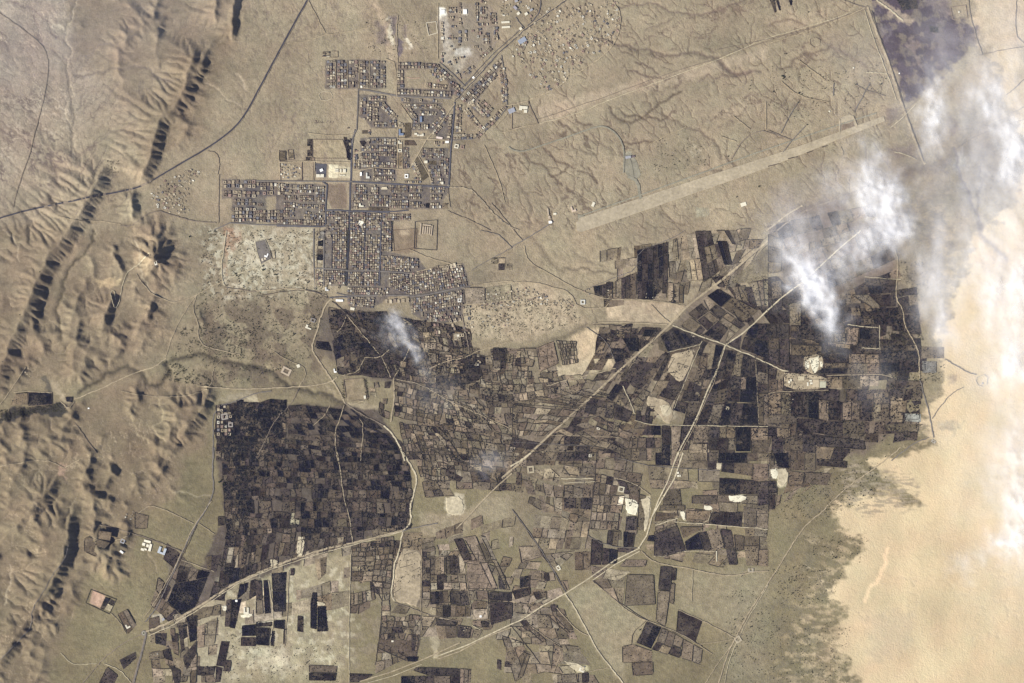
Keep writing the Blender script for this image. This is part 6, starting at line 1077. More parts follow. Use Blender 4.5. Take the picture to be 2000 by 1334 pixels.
tp = [("w 1220 650 2.4;1255 735 2.2;1345 520 3;1375 560 2;1440 670 2.6;1100 745 1.6;1150 1030 2;1090 1080 1.8;1105 1205 3;1235 1170 2.6;1640 1190 2.6;1860 1160 2.2;1630 1155 1.8;1745 1000 1.6;1840 510 2.6;1700 450 3.4;1930 360 2.4;1560 345 2;1440 235 2;1790 45 2.4;1350 910 2;1270 800 1.8;1550 600 1.7;1815 440 1.4;1880 460 1.6;1750 870 1.8;1830 830 1.8;1160 830 1.4;1950 640 1.6;1990 650 2.2;1690 400 2.6;1800 590 1.5;735 15 3;1220 180 2.2;1235 330 2;1050 440 2;940 1005 1.4;1300 850 1.6;1880 1280 1.8;1520 1260 1.8;1385 1300 1.6;1500 620 1.6;1600 1000 1.6;1415 985 1.4;1610 1275 1.6;1960 1040 1.6;1310 670 1.6;1060 700 1.2"),
 ("f 240 285 2;120 255 3;70 440 3;100 550 2;220 600 3.4;15 560 2;300 300 3;285 290 2.4;200 390 3;350 395 2;145 225 2;180 60 2;40 230 3.4;60 270 2;110 130 1.6;160 430 1.6;90 640 1.6"),
 ("h 1000 790 2.4;1015 780 2;1020 795 1.6;935 835 1.6;925 855 2;945 845 1.6;910 865 1.8;880 862 3;840 855 2;858 948 1.8;712 890 2.6;712 910 2.6;714 932 1.6;690 1030 2.2;670 1190 3;800 1190 2;820 1188 2;840 1190 2;790 1195 2;760 1180 1.6;795 1250 1;680 1308 1.8;660 1215 2.2;740 1220 1.4;700 1240 1.4;960 840 1.4;985 825 1.4;850 1040 1.2;860 760 1;118 430 4;120 480 3;122 515 2;640 460 2.6;650 440 2;570 1328 1.4;700 1010 1.8"),
 ("l 593 217 2.6;678 22 2;680 143 2;571 43 1.8;523 306 1.8;617 329 1.4;550 250 2;420 310 2;421 334 1.6;432 135 1.6;445 150 1.6;440 172 1.4;407 186 1.4;388 608 3.4;530 634 1.6;410 500 1.4;342 513 1.2;330 545 1.4;345 550 1.4;360 560 1.2;380 565 1.2;400 570 1.4;420 580 1.4;430 600 1.6;372 590 1.4;350 575 1.2;432 565 1.2;415 608 1.4;318 548 1.2;264 590 2.2;172 592 1.4;205 655 1.4;120 738 2;150 742 2.4;165 740 1.4;230 845 1.6;285 845 1.4;240 848 1.2;200 890 1.2;152 915 1.2;105 855 1.2;2 515 1.2;120 490 1.4;500 235 1.4;590 90 2;560 130 1.8"),
 ("d 80 440 3;88 452 3;95 445 2.4;30 530 2.6;180 540 3;195 545 2;205 465 2;215 468 1.4;105 312 2;95 312 1.6;100 420 1.6;525 360 2;508 490 2.4;520 510 2;655 485 2.4;680 455 2.2;235 70 2.4;480 395 1.4;225 722 2.2;300 700 1.6;350 650 1.6;280 600 1.4"),
 ("e 120 490 2.4;235 240 2;750 350 1;1100 35 1.6;1110 38 1.4;1240 5 2.4;550 20 1.6;850 745 1.4;960 760 1.6;990 735 1.4;780 1270 1.2;800 1272 1.2;818 1270 1.2;840 1268 1.2;1365 250 3;1410 320 2.4;1330 355 2;1440 240 2;1180 480 1.2;20 760 1.6;655 770 1.4;400 975 3"),
 ("k 1245 835 1.2;1110 910 1;1290 965 2.4;1335 965 2.6;1445 935 1.8;1240 1105 2.4;1380 1010 2;740 1025 2.6;350 195 2;120 175 1.6;95 178 1.4;970 135 2;680 292 3;1330 715 1.8;1065 155 1.2"),
 ("j 900 420 2;895 412 1.6;940 500 3;372 960 3;420 1280 1.8;1155 730 3;330 1280 1.4;150 730 1.6;890 260 1.2;365 30 1"),
 ("c 365 200 2;355 700 1;850 990 1.8;1145 910 1.6;1210 645 1.6;1385 465 1.6;1380 495 2;1375 515 2;740 960 1.2;640 770 1.6;655 775 1.6;960 780 1.2;1225 490 1.2;335 905 1.2;345 910 1.2;1300 1140 2.4;1120 1090 1.4;830 960 1.2;1430 1080 3;1250 905 2.2"),
 ("i 1270 170 4;1290 185 3;1280 160 3;1300 175 3;640 175 1.4;855 850 1.4;890 855 1.2;1225 110 1;805 910 1.2;1210 265 1.2;700 500 1.4")]
TREES = []
for s_ in tp:
    t, rest = s_.split(' ', 1); ox, oy, sc = TILES[t]
    for it in rest.split(';'):
        a, b, sz = [float(v) for v in it.split()]; TREES.append((ox+a/sc, oy+b/sc, sz/3.0*1.7))
tl_ = rank_labels([(('broad' if sz > 1.2 else 'small' if sz < 0.85 else 'mid-sized')+' dark lone tree on bare ground', x, y) for x, y, sz in TREES])
for k, (x, y, sz) in enumerate(TREES[:300]):
    o = link('lone_tree', TM[k % 6], label=tl_[k], category='tree', group='lone trees standing on open ground')
    o.location = (wx(x), wy(y), float(hgt(x, y))); o.scale = (sz, sz, sz); o.rotation_euler[2] = k*1.7
# ---------------------------------------------------------------- houses
HOUSES = []      # x, y, w, d (plan units), rot, height m, inset, depth, colour, block, row, col
PAL = [((0.33, 0.275, 0.19), 'tan'), ((0.42, 0.365, 0.265), 'cream'), ((0.20, 0.16, 0.12), 'brown'), ((0.28, 0.20, 0.16), 'pinkish'), ((0.56, 0.53, 0.44), 'whitish'), ((0.17, 0.165, 0.17), 'grey')]
WGT = [30, 22, 22, 10, 5, 14]
BLK = []
def houses(spec, nu, nv, fill=0.97, sx=0.78, sy=0.78, h=(5.5, 11.0), pal=WGT, jit=0.10, court=0.45):
    q = P(spec); r = random.Random(len(BLK)*31+5); BLK.append(q.mean(0)); b = len(BLK)-1
    pu = math.hypot(*(((q[1]-q[0])+(q[2]-q[3]))/2))/nu; pv = math.hypot(*(((q[3]-q[0])+(q[2]-q[1]))/2))/nv
    for j in range(nv):
        for i in range(nu):
            if r.random() > fill: continue
            u, v = (i+.5)/nu, (j+.5)/nv; c = bil(q, u, v); du = bil(q, min(1, u+.02), v)-bil(q, max(0, u-.02), v)
            w_ = pu*sx*r.uniform(.72, 1.12); d_ = pv*sy*r.uniform(.72, 1.12)
            k = r.choices(range(6), pal)[0]
            HOUSES.append((c[0]+r.uniform(-jit, jit)*pu, c[1]+r.uniform(-jit, jit)*pv, w_, d_, -math.atan2(du[1], du[0]), r.uniform(*h), court > r.random(), k, b, j+1, i+1, r.random()))
def village(spec, n, seed, size=(2.4, 4.8), clump=9, rot=None, pal=(30, 38, 8, 8, 12, 4)):
    q = scatter_poly(spec, n*6, seed, clump); r = random.Random(seed); BLK.append(P(spec).mean(0)); b = len(BLK)-1; kept = []
    for x, y in q:
        if all((x-a)**2+(y-c)**2 > 17 for a, c in kept):
            kept.append((x, y))
            HOUSES.append((x, y, r.uniform(*size), r.uniform(*size)*.85, (rot if rot is not None else 0)+r.uniform(-.15, .15), r.uniform(4, 7), r.random() < .5, r.choices(range(6), pal)[0], b, 0, 0, r.random()))
        if len(kept) >= n: break
for a in [
 ("q 125 125 250 125 250 515 125 515", 3, 10, .78), ("q 275 125 410 125 410 515 275 515", 3, 9, .8), ("q 430 130 565 130 565 515 430 515", 3, 8, .66), ("q 590 135 715 135 715 515 590 515", 3, 9, .74), ("q 735 130 860 130 860 520 735 520", 3, 9, .72), ("q 880 135 948 135 948 520 880 520", 2, 10, .8),
 ("q 1120 155 1440 155 1440 245 1120 245", 7, 2), ("q 1440 160 1660 180 1640 245 1440 240", 4, 2), ("q 1665 175 1885 365 1815 425 1620 245", 6, 2), ("q 1110 260 1205 260 1195 510 1110 510", 2, 5), ("q 1110 530 1430 540 1430 610 1110 605", 7, 2), ("q 1460 550 1880 560 1870 640 1450 630", 10, 2), ("q 1530 270 1640 250 1790 400 1690 440", 3, 4, .8), ("q 1505 440 1590 440 1590 520 1505 520", 2, 2), ("q 1610 450 1810 470 1800 540 1610 520", 5, 2), ("q 1860 410 1990 480 1930 545 1820 470", 4, 2), ("q 1890 590 1980 500 2050 545 1970 630", 3, 2),
 ("q 710 630 955 625 955 690 710 690", 6, 2), ("q 590 650 675 650 675 890 590 890", 2, 5, .9), ("q 690 700 755 700 750 980 690 980", 2, 8), ("q 765 700 860 705 860 770 765 770", 3, 2), ("q 770 780 845 790 845 970 770 970", 2, 5), ("q 860 700 950 715 940 760 870 770", 2, 1), ("q 880 790 945 720 1118 915 1062 962", 2, 8), ("q 765 990 965 990 965 1055 765 1055", 6, 2), ("q 1005 960 1105 960 1105 1065 1005 1065", 3, 3), ("q 1125 970 1205 1010 1205 1065 1125 1065", 2, 2, .8), ("q 620 930 670 930 670 960 620 960", 1, 1),
 ("q 1160 650 1500 665 1500 715 1160 710", 8, 1, .7), ("q 1520 670 1800 680 1780 720 1520 715", 7, 1, .5), ("q 1250 735 1680 745 1660 800 1290 800", 11, 2), ("q 1690 750 1790 830 1740 880 1650 800", 2, 3), ("q 1195 765 1250 740 1400 920 1365 970", 2, 6), ("q 1420 830 1680 840 1650 900 1420 895", 7, 2), ("q 1330 930 1400 930 1390 1000 1340 1000", 2, 2), ("q 1330 1015 1550 1020 1550 1090 1330 1090", 6, 2), ("q 1560 1040 1770 850 1805 885 1600 1075", 7, 2), ("q 1590 1150 1790 880 1840 920 1640 1190", 8, 2), ("q 1822 880 1880 885 1860 1260 1800 1260", 1, 9), ("q 1620 1090 1660 1090 1650 1130 1620 1130", 1, 1),
 ("r 300 1175 770 690 808 725 345 1220", 15, 2), ("r 395 1165 700 860 745 900 445 1210", 10, 2), ("r 380 1210 440 1190 650 1334 560 1380", 2, 6), ("r 470 1200 540 1150 690 1290 640 1350", 2, 5), ("r 745 805 790 805 810 1010 775 1015", 1, 9), ("r 795 800 830 800 855 1010 825 1015", 1, 9), ("r 765 1045 800 1040 810 1190 785 1200", 1, 6), ("r 820 1040 855 1040 860 1180 830 1190", 1, 6),
 ("b 1195 640 1222 620 1310 735 1285 750", 2, 8), ("b 1250 610 1280 590 1355 670 1335 690", 2, 6), ("b 1255 790 1400 645 1425 665 1290 808", 9, 2), ("b 1400 640 1440 600 1455 625 1420 660", 3, 1), ("b 1430 480 1452 480 1452 590 1425 600", 2, 7), ("b 1160 605 1190 605 1188 765 1155 765", 2, 9), ("b 1140 775 1258 775 1250 808 1140 808", 7, 2), ("b 1140 835 1200 840 1210 860 1140 860", 3, 1, .8),
 ("r 140 85 250 85 250 155 140 155", 4, 3, .8), ("r 135 190 220 190 220 255 135 255", 3, 2, .8), ("r 270 30 310 30 310 350 270 350", 1, 7, .9), ("r 60 250 105 250 105 520 60 520", 1, 6, .9), ("r 130 420 250 420 250 470 130 470", 4, 2, .9), ("r 180 300 250 300 250 330 180 330", 3, 1), ("r 270 360 310 360 310 550 270 550", 1, 5, .9), ("r 340 350 380 350 380 550 340 550", 1, 4, .9), ("r 465 30 510 30 510 260 465 260", 2, 6, .8), ("r 530 80 610 80 610 230 530 230", 3, 5, .8), ("r 480 270 630 270 630 310 480 310", 5, 1), ("r 640 150 720 150 730 290 650 290", 3, 4, .85), ("r 490 340 550 330 540 450 490 460", 2, 3, .8), ("r 555 385 640 385 640 520 570 520", 3, 4, .8), ("r 685 320 740 320 745 480 690 480", 2, 5), ("r 450 500 550 510 540 610 450 610", 3, 3, .7), ("r 510 670 640 545 680 590 550 710", 6, 2), ("r 220 840 260 830 320 930 290 950", 1, 5), ("r 320 860 430 760 480 800 370 910", 4, 3, .8), ("r 60 620 110 620 120 750 70 750", 2, 4, .6), ("r 120 540 240 540 240 600 120 600", 3, 2, .6), ("r 130 700 330 620 360 720 160 790", 6, 3, .45), ("r 260 520 300 520 300 550 260 550", 1, 1), ("r 420 350 460 350 460 380 430 390", 1, 1), ("r 530 5 610 20 610 50 540 30", 3, 1), ("r 1020 480 1090 490 1060 580 960 570", 4, 3, .8), ("r 1110 440 1180 430 1200 510 1130 500", 3, 3, .6), ("r 890 600 930 600 930 640 890 640", 1, 1),
 ("u 0 215 240 215 240 300 0 300", 7, 2), ("u 0 320 235 330 230 460 0 460", 8, 4), ("u 160 480 230 480 230 610 160 610", 2, 4), ("u 0 540 150 540 150 610 0 610", 5, 2), ("u 0 640 210 640 210 710 0 710", 7, 2), ("u 0 730 210 730 210 800 0 800", 7, 2, .9), ("u 340 335 395 335 415 620 340 620", 3, 9), ("u 440 560 490 530 580 710 500 750", 2, 6), ("u 480 745 590 750 590 790 480 780", 3, 1), ("u 330 790 580 795 580 830 330 830", 8, 1), ("u 590 345 720 350 720 400 590 400", 5, 2), ("u 760 350 885 350 885 490 750 480", 5, 4), ("u 560 400 640 410 600 480 560 470", 3, 2), ("u 650 430 750 430 750 490 650 490", 4, 2), ("u 650 590 820 590 860 740 720 740", 7, 4), ("u 830 520 880 520 880 590 830 590", 2, 3), ("u 890 480 950 480 950 750 890 750", 2, 7, .8), ("u 750 250 890 250 890 295 750 290", 5, 1), ("u 780 300 830 300 830 325 780 325", 2, 1), ("u 715 760 745 760 745 840 715 840", 1, 3), ("u 770 760 885 760 885 840 770 840", 4, 2, .7),
 ("u 150 850 400 850 400 960 150 960", 9, 3), ("u 150 965 390 990 390 1040 150 1040", 8, 2, .8), ("u 430 860 590 860 590 950 430 950", 6, 2), ("u 700 880 905 880 890 960 700 960", 7, 2), ("u 410 970 570 970 570 1050 410 1050", 6, 2), ("u 700 980 860 980 850 1060 700 1060", 5, 2), ("u 140 1060 400 1060 400 1170 140 1170", 9, 3, .92), ("u 420 1080 570 1080 570 1170 420 1170", 5, 2), ("u 700 1090 860 1090 850 1175 700 1175", 5, 2), ("u 0 1000 130 990 130 1150 0 1150", 4, 4), ("u 60 1250 430 1250 430 1334 50 1334", 12, 3), ("u 580 1110 620 1110 620 1150 580 1150", 1, 1),
 ("s 1240 130 1330 130 1330 200 1240 200", 3, 2), ("s 1100 230 1330 230 1330 300 1110 300", 7, 2), ("s 1090 330 1330 330 1330 430 1100 430", 8, 3), ("s 1100 440 1330 440 1330 510 1100 510", 7, 2), ("s 1000 340 1085 340 1085 540 1000 540", 3, 5, .8), ("s 1250 530 1335 530 1335 690 1250 690", 3, 4), ("s 1010 280 1060 280 1060 315 1010 315", 2, 1), ("s 1190 20 1225 20 1225 100 1190 100", 1, 3), ("s 1180 140 1215 140 1215 210 1180 210", 1, 2),
 ("s 0 730 150 730 150 780 0 780", 6, 2), ("s 180 740 470 740 470 800 180 800", 10, 2), ("s 60 800 190 800 190 860 60 860", 5, 2), ("s 280 805 480 810 480 850 270 850", 7, 1), ("s 90 880 260 880 260 940 90 940", 6, 2), ("s 290 880 480 880 480 960 290 960", 7, 3), ("s 510 760 620 760 620 970 510 970", 4, 6), ("s 90 970 240 970 240 1030 90 1030", 5, 2), ("s 250 985 540 1005 540 1050 250 1050", 10, 2), ("s 550 1000 625 1000 625 1110 550 1110", 3, 4), ("s 90 1040 230 1040 230 1160 90 1160", 5, 4, .85), ("s 350 1070 540 1120 620 1190 350 1190", 8, 3, .9), ("s 90 1190 340 1190 340 1260 90 1260", 8, 2), ("s 360 1200 620 1200 620 1275 360 1270", 8, 2),
 ("s 1010 740 1175 740 1175 860 1010 860", 6, 4), ("s 980 870 1175 870 1175 970 980 970", 7, 3, .9), ("s 980 980 1060 980 1060 1060 980 1060", 3, 2, .8), ("s 1200 740 1330 740 1330 870 1200 870", 4, 4, .6), ("s 1195 880 1330 880 1330 1020 1195 1020", 5, 4), ("s 650 1090 940 1090 940 1190 650 1190", 10, 3, .85), ("s 760 1190 940 1190 940 1330 760 1330", 6, 5, .85), ("s 650 1250 750 1250 750 1330 650 1330", 3, 3, .6), ("s 960 1100 1160 1100 1160 1330 960 1330", 7, 8, .9), ("s 1175 1110 1370 1110 1360 1330 1170 1330", 7, 8, .92),
 ("a 1290 1040 1482 1040 1482 1090 1290 1090", 8, 2), ("a 1290 1100 1482 1105 1482 1145 1290 1140", 7, 2), ("a 1350 1150 1482 1150 1482 1190 1350 1190", 6, 2, .9), ("a 1340 1200 1482 1200 1482 1285 1340 1285", 7, 4, .9), ("b 0 1055 100 1055 100 1130 0 1130", 5, 3, .9), ("b 0 1215 60 1215 60 1290 0 1290", 3, 4), ("b 105 1060 160 1060 160 1130 105 1130", 3, 3), ("b 65 1215 158 1215 158 1290 65 1290", 5, 4), ("b 5 1145 50 1150 40 1200 5 1200", 2, 2, .6), ("s 185 815 265 815 265 860 190 860", 4, 2, .6),
 ("v 350 130 540 130 535 660 345 660", 6, 17, .95), ("v 590 130 785 140 770 680 578 680", 6, 18, .95), ("v 800 200 1000 200 988 690 785 690", 6, 16, .93), ("v 1022 20 1155 20 1155 430 1012 430", 4, 13, .95), ("v 590 15 690 15 690 120 590 120", 3, 4, .8), ("v 800 10 1005 10 1005 140 800 140", 6, 4, .9), ("v 420 15 540 15 540 120 420 120", 4, 4, .7), ("v 235 690 515 690 515 880 240 880", 9, 6, .94), ("v 560 712 765 712 760 900 555 900", 7, 6, .93), ("v 790 715 980 712 975 900 785 900", 6, 6, .93), ("v 550 920 990 930 945 1020 550 1020", 13, 3, .9), ("v 560 1055 930 1060 900 1210 560 1165", 11, 5, .88), ("v 1120 730 1404 745 1404 1025 1120 915", 11, 10, .93), ("v 1015 480 1404 512 1404 715 1010 685", 15, 7, .93), ("v 118 150 175 150 175 250 118 250", 2, 3, .8), ("v 125 650 220 690 210 930 120 900", 3, 7, .7), ("v 990 930 1120 930 1110 1030 960 1060", 4, 4, .85), ("v 400 880 520 900 500 960 440 950", 3, 1, .6), ("v 270 150 330 150 330 240 270 240", 1, 2, .5),
 ("f 780 155 940 165 940 220 780 215", 12, 4, .93), ("f 890 245 1190 200 1225 320 890 375", 23, 9, .93), ("f 900 395 1190 345 1200 430 895 480", 22, 6, .93), ("f 935 480 1180 435 1180 520 1000 530", 18, 5, .7), ("f 1010 540 1100 530 1060 600 1000 600", 5, 3, .4), ("f 1110 520 1190 500 1210 640 1180 640", 3, 6, .5), ("f 1190 440 1240 430 1240 520 1200 520", 3, 4, .7), ("f 740 395 890 390 890 420 740 425", 6, 1, .8), ("f 1000 220 1130 195 1190 210 1000 245", 8, 1, .7),
 ("e 1255 1010 1320 1010 1350 1090 1255 1090", 4, 4, .85), ("e 1250 1100 1340 1100 1340 1190 1255 1190", 4, 4, .85),
 ("q 65 5 170 5 170 80 65 80", 2, 5, .95, .9, .5),
]: houses(*a)
village("c 130 60 620 0 630 120 590 240 330 420 300 490 180 540 110 460 60 380 0 320 0 250", 330, 41, (2.6, 5.2), clump=11, rot=-0.5)
village("a 870 1120 930 1060 1130 960 1170 1000 1110 1060 1090 1130 1105 1220 1060 1250 980 1230 870 1190", 95, 42, clump=8, rot=-0.35)
village("g -190 370 -60 350 100 330 220 390 210 430 0 440 -180 430", 200, 43, (2.4, 4.2), 8, 0)
village("g 230 400 350 400 350 440 230 440", 34, 44, (2.2, 4.0), 6); village("f 1300 500 1460 480 1460 560 1300 560", 24, 45, (2.0, 3.2), 8); village("f 1300 400 1482 400 1482 460 1310 470", 22, 46, (2.0, 3.4), 8)
village("f 1190 530 1290 530 1230 600 1190 590", 10, 47); village("f 1280 720 1310 720 1300 780 1270 780", 7, 48); village("b 1380 0 1482 0 1482 110 1420 90", 12, 49); village("c 0 0 150 0 140 60 60 90 0 60", 9, 50)
village("i 340 1000 0 0 0 0", 0, 51) if False else None
village("g 1040 600 1060 610 1050 620 1035 615", 2, 52); village("s 60 460 300 500 330 600 240 660 60 660", 26, 53, (2.2, 4.0), None, 0, [5, 20, 5, 5, 20, 20]); village("e 140 790 175 790 175 850 140 850", 5, 54, (2, 3), None)
village("j 1200 1010 1240 1010 1240 1030 1200 1030", 8, 55, (1.4, 2.4), None); village("k 390 1240 430 1240 420 1280 390 1270", 6, 56, (1.6, 2.8), None); village("h 110 930 150 925 140 1080 120 1080", 6, 57, (1.3, 2.2), None); village("i 860 1160 920 1165 900 1200 860 1190", 4, 58, (1.5, 3), None)
village("g 415 340 450 340 450 370 415 365", 6, 59, (1.8, 3), None); village("g 540 340 580 350 580 400 550 400", 6, 60, (1.6, 2.6), None); village("g 760 365 840 360 840 400 760 400", 8, 61, (1.4, 2.2), None); village("i 720 350 770 340 780 400 730 400", 7, 62, (1.8, 3), None); village("s 900 -20 960 -20 960 0 900 0", 1, 63)
# extra strip of houses of the far north edge of the frame
# ------- geometry of one flat-roofed house with parapet, hut on the roof or open courtyard
def house_geom(h, origin=(0, 0)):
    x, y, w_, d_, rot, ht, court, k, b, j, i, rnd = h
    hx, hy = w_*S/2, d_*S/2; z0 = float(hgt(x, y)); X0, Y0 = wx(x)-origin[0], wy(y)-origin[1]
    ins = min(hx, hy)*(0.52 if court else 0.10); zi = z0+(0.4 if court else ht-0.9); c, s_ = math.cos(rot), math.sin(rot)
    def ring(a, b_, z, ox=0, oy=0): return [(X0+(p*a+ox)*c-(q*b_+oy)*s_, Y0+(p*a+ox)*s_+(q*b_+oy)*c, z) for p, q in ((-1,-1),(1,-1),(1,1),(-1,1))]
    V = ring(hx, hy, z0-3)+ring(hx, hy, z0+ht)+ring(hx-ins, hy-ins, z0+ht)+ring(hx-ins, hy-ins, zi)
    F = []
    for a in range(4):
        n = (a+1) % 4
        F += [(a, n, 4+n, 4+a), (4+a, 4+n, 8+n, 8+a), (8+a, 8+n, 12+n, 12+a)]
    F.append((12, 13, 14, 15))
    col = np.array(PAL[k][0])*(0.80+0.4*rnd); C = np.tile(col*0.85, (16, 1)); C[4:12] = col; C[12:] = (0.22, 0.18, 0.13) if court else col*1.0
    if not court and min(hx, hy) > 6:
        f = 0.35; V2 = ring(hx*f, hy*f, zi, hx*.45, hy*.4*(1 if rnd > .5 else -1))+ring(hx*f, hy*f, z0+ht+2.2, hx*.45, hy*.4*(1 if rnd > .5 else -1))
        V += V2; F += [(16+a, 16+(a+1) % 4, 20+(a+1) % 4, 20+a) for a in range(4)]+[(20, 21, 22, 23)]; C = np.vstack([C, np.tile(col*1.08, (8, 1))])
    return V, F, C
HOUSES = [h for h in HOUSES if -30 < h[0] < 2030 and -30 < h[1] < 1364]
print('houses', len(HOUSES), 'plots', len(CELLS))
BLK = np.array(BLK); bl = rank_labels([('block', x, y) for x, y in BLK])
order = sorted(range(len(HOUSES)), key=lambda k: -HOUSES[k][2]*HOUSES[k][3]); bigh = [k for k in order if 2 < HOUSES[k][0] < 1998 and 2 < HOUSES[k][1] < 1332][:296]; bs = set(bigh)
hd = [('%s %s house' % (PAL[h[7]][1], 'courtyard' if h[6] else 'flat-roofed')) for h in HOUSES]
vl = rank_labels([(hd[k], HOUSES[k][0], HOUSES[k][1]) for k in range(len(HOUSES))])
mb = MB()
for k, h in enumerate(HOUSES):
    if k in bs:
        o_ = (wx(h[0]), wy(h[1])); V, F, C = house_geom(h, o_); m1 = MB(); m1.add(V, F, C)
        o = link('house', m1.mesh('house', M_HOUSE), label=vl[k], category='house', group='flat-roofed town houses'); o.location = (o_[0], o_[1], 0)
    else:
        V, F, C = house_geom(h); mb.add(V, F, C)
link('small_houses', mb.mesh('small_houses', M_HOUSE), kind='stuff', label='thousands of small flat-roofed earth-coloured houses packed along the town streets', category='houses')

# ---------------------------------------------------------------- larger buildings, each with its parts
M_COL = {}
def cmat(c):
    c = tuple(c)
    if c not in M_COL:
        m, nt = nmat('painted_roof'); pos = geo(nt); rgb = N(nt, 'ShaderNodeRGB'); rgb.outputs[0].default_value = (*c, 1)
        finish(nt, mul(nt, rgb.outputs[0], ramp(nt, noise(nt, pos, 1/9.0, 4, 0.7), grey(0.8, 1.15))), 0.85); M_COL[c] = m
    return M_COL[c]
def solid(mb, x0, y0, x1, y1, z0, z1): mb.add(box_v((x0+x1)/2, (y0+y1)/2, abs(x1-x0)/2, abs(y1-y0)/2, z0, z1), BOXF, (0.4, 0.35, 0.28))
def building(name, cat, label, spec, w_, d_, rot, ht, roofc, wings=None, wallc=(0.42, 0.36, 0.26), extra=None, group=None):
    """spec: centre; wings: list of (x0, y0, x1, y1) in 0..1 of the footprint"""
    c = P(spec)[0]; o = link(name, None, label=label, category=cat)
    if group: o['group'] = group
    o.location = (wx(c[0]), wy(c[1]), float(hgt(*c))); o.rotation_euler[2] = rot
    W, D = w_*S, d_*S
    for (x0, y0, x1, y1) in (wings or [(0, 0, 1, 1)]):
        a0, a1, b0, b1 = (x0-.5)*W, (x1-.5)*W, (y0-.5)*D, (y1-.5)*D
        m = MB(); solid(m, a0, b0, a1, b1, -3, ht); link('wall', m.mesh('wall', cmat(wallc)), o)
        m = MB(); solid(m, a0-.4, b0-.4, a1+.4, b1+.4, ht+.02, ht+.8); link('roof', m.mesh('roof', cmat(roofc)), o)
    if extra:
        for nm, (x0, y0, x1, y1), z1, cc in extra:
            m = MB(); solid(m, (x0-.5)*W, (y0-.5)*D, (x1-.5)*W, (y1-.5)*D, 0, z1); link(nm, m.mesh(nm, cmat(cc)), o)
    return o
CR = (0.60, 0.56, 0.44); WH = (0.80, 0.79, 0.74); TN = (0.40, 0.33, 0.24); GR = (0.30, 0.30, 0.31); BL = (0.16, 0.20, 0.28); PK = (0.45, 0.33, 0.26)
U_ = [(0, 0, .3, 1), (.3, 0, 1, .28), (.7, .28, 1, 1)]; L_ = [(0, 0, .35, 1), (.35, 0, 1, .35)]; RING = [(0, 0, 1, .22), (0, .22, .22, .78), (.78, .22, 1, .78), (0, .78, 1, 1)]
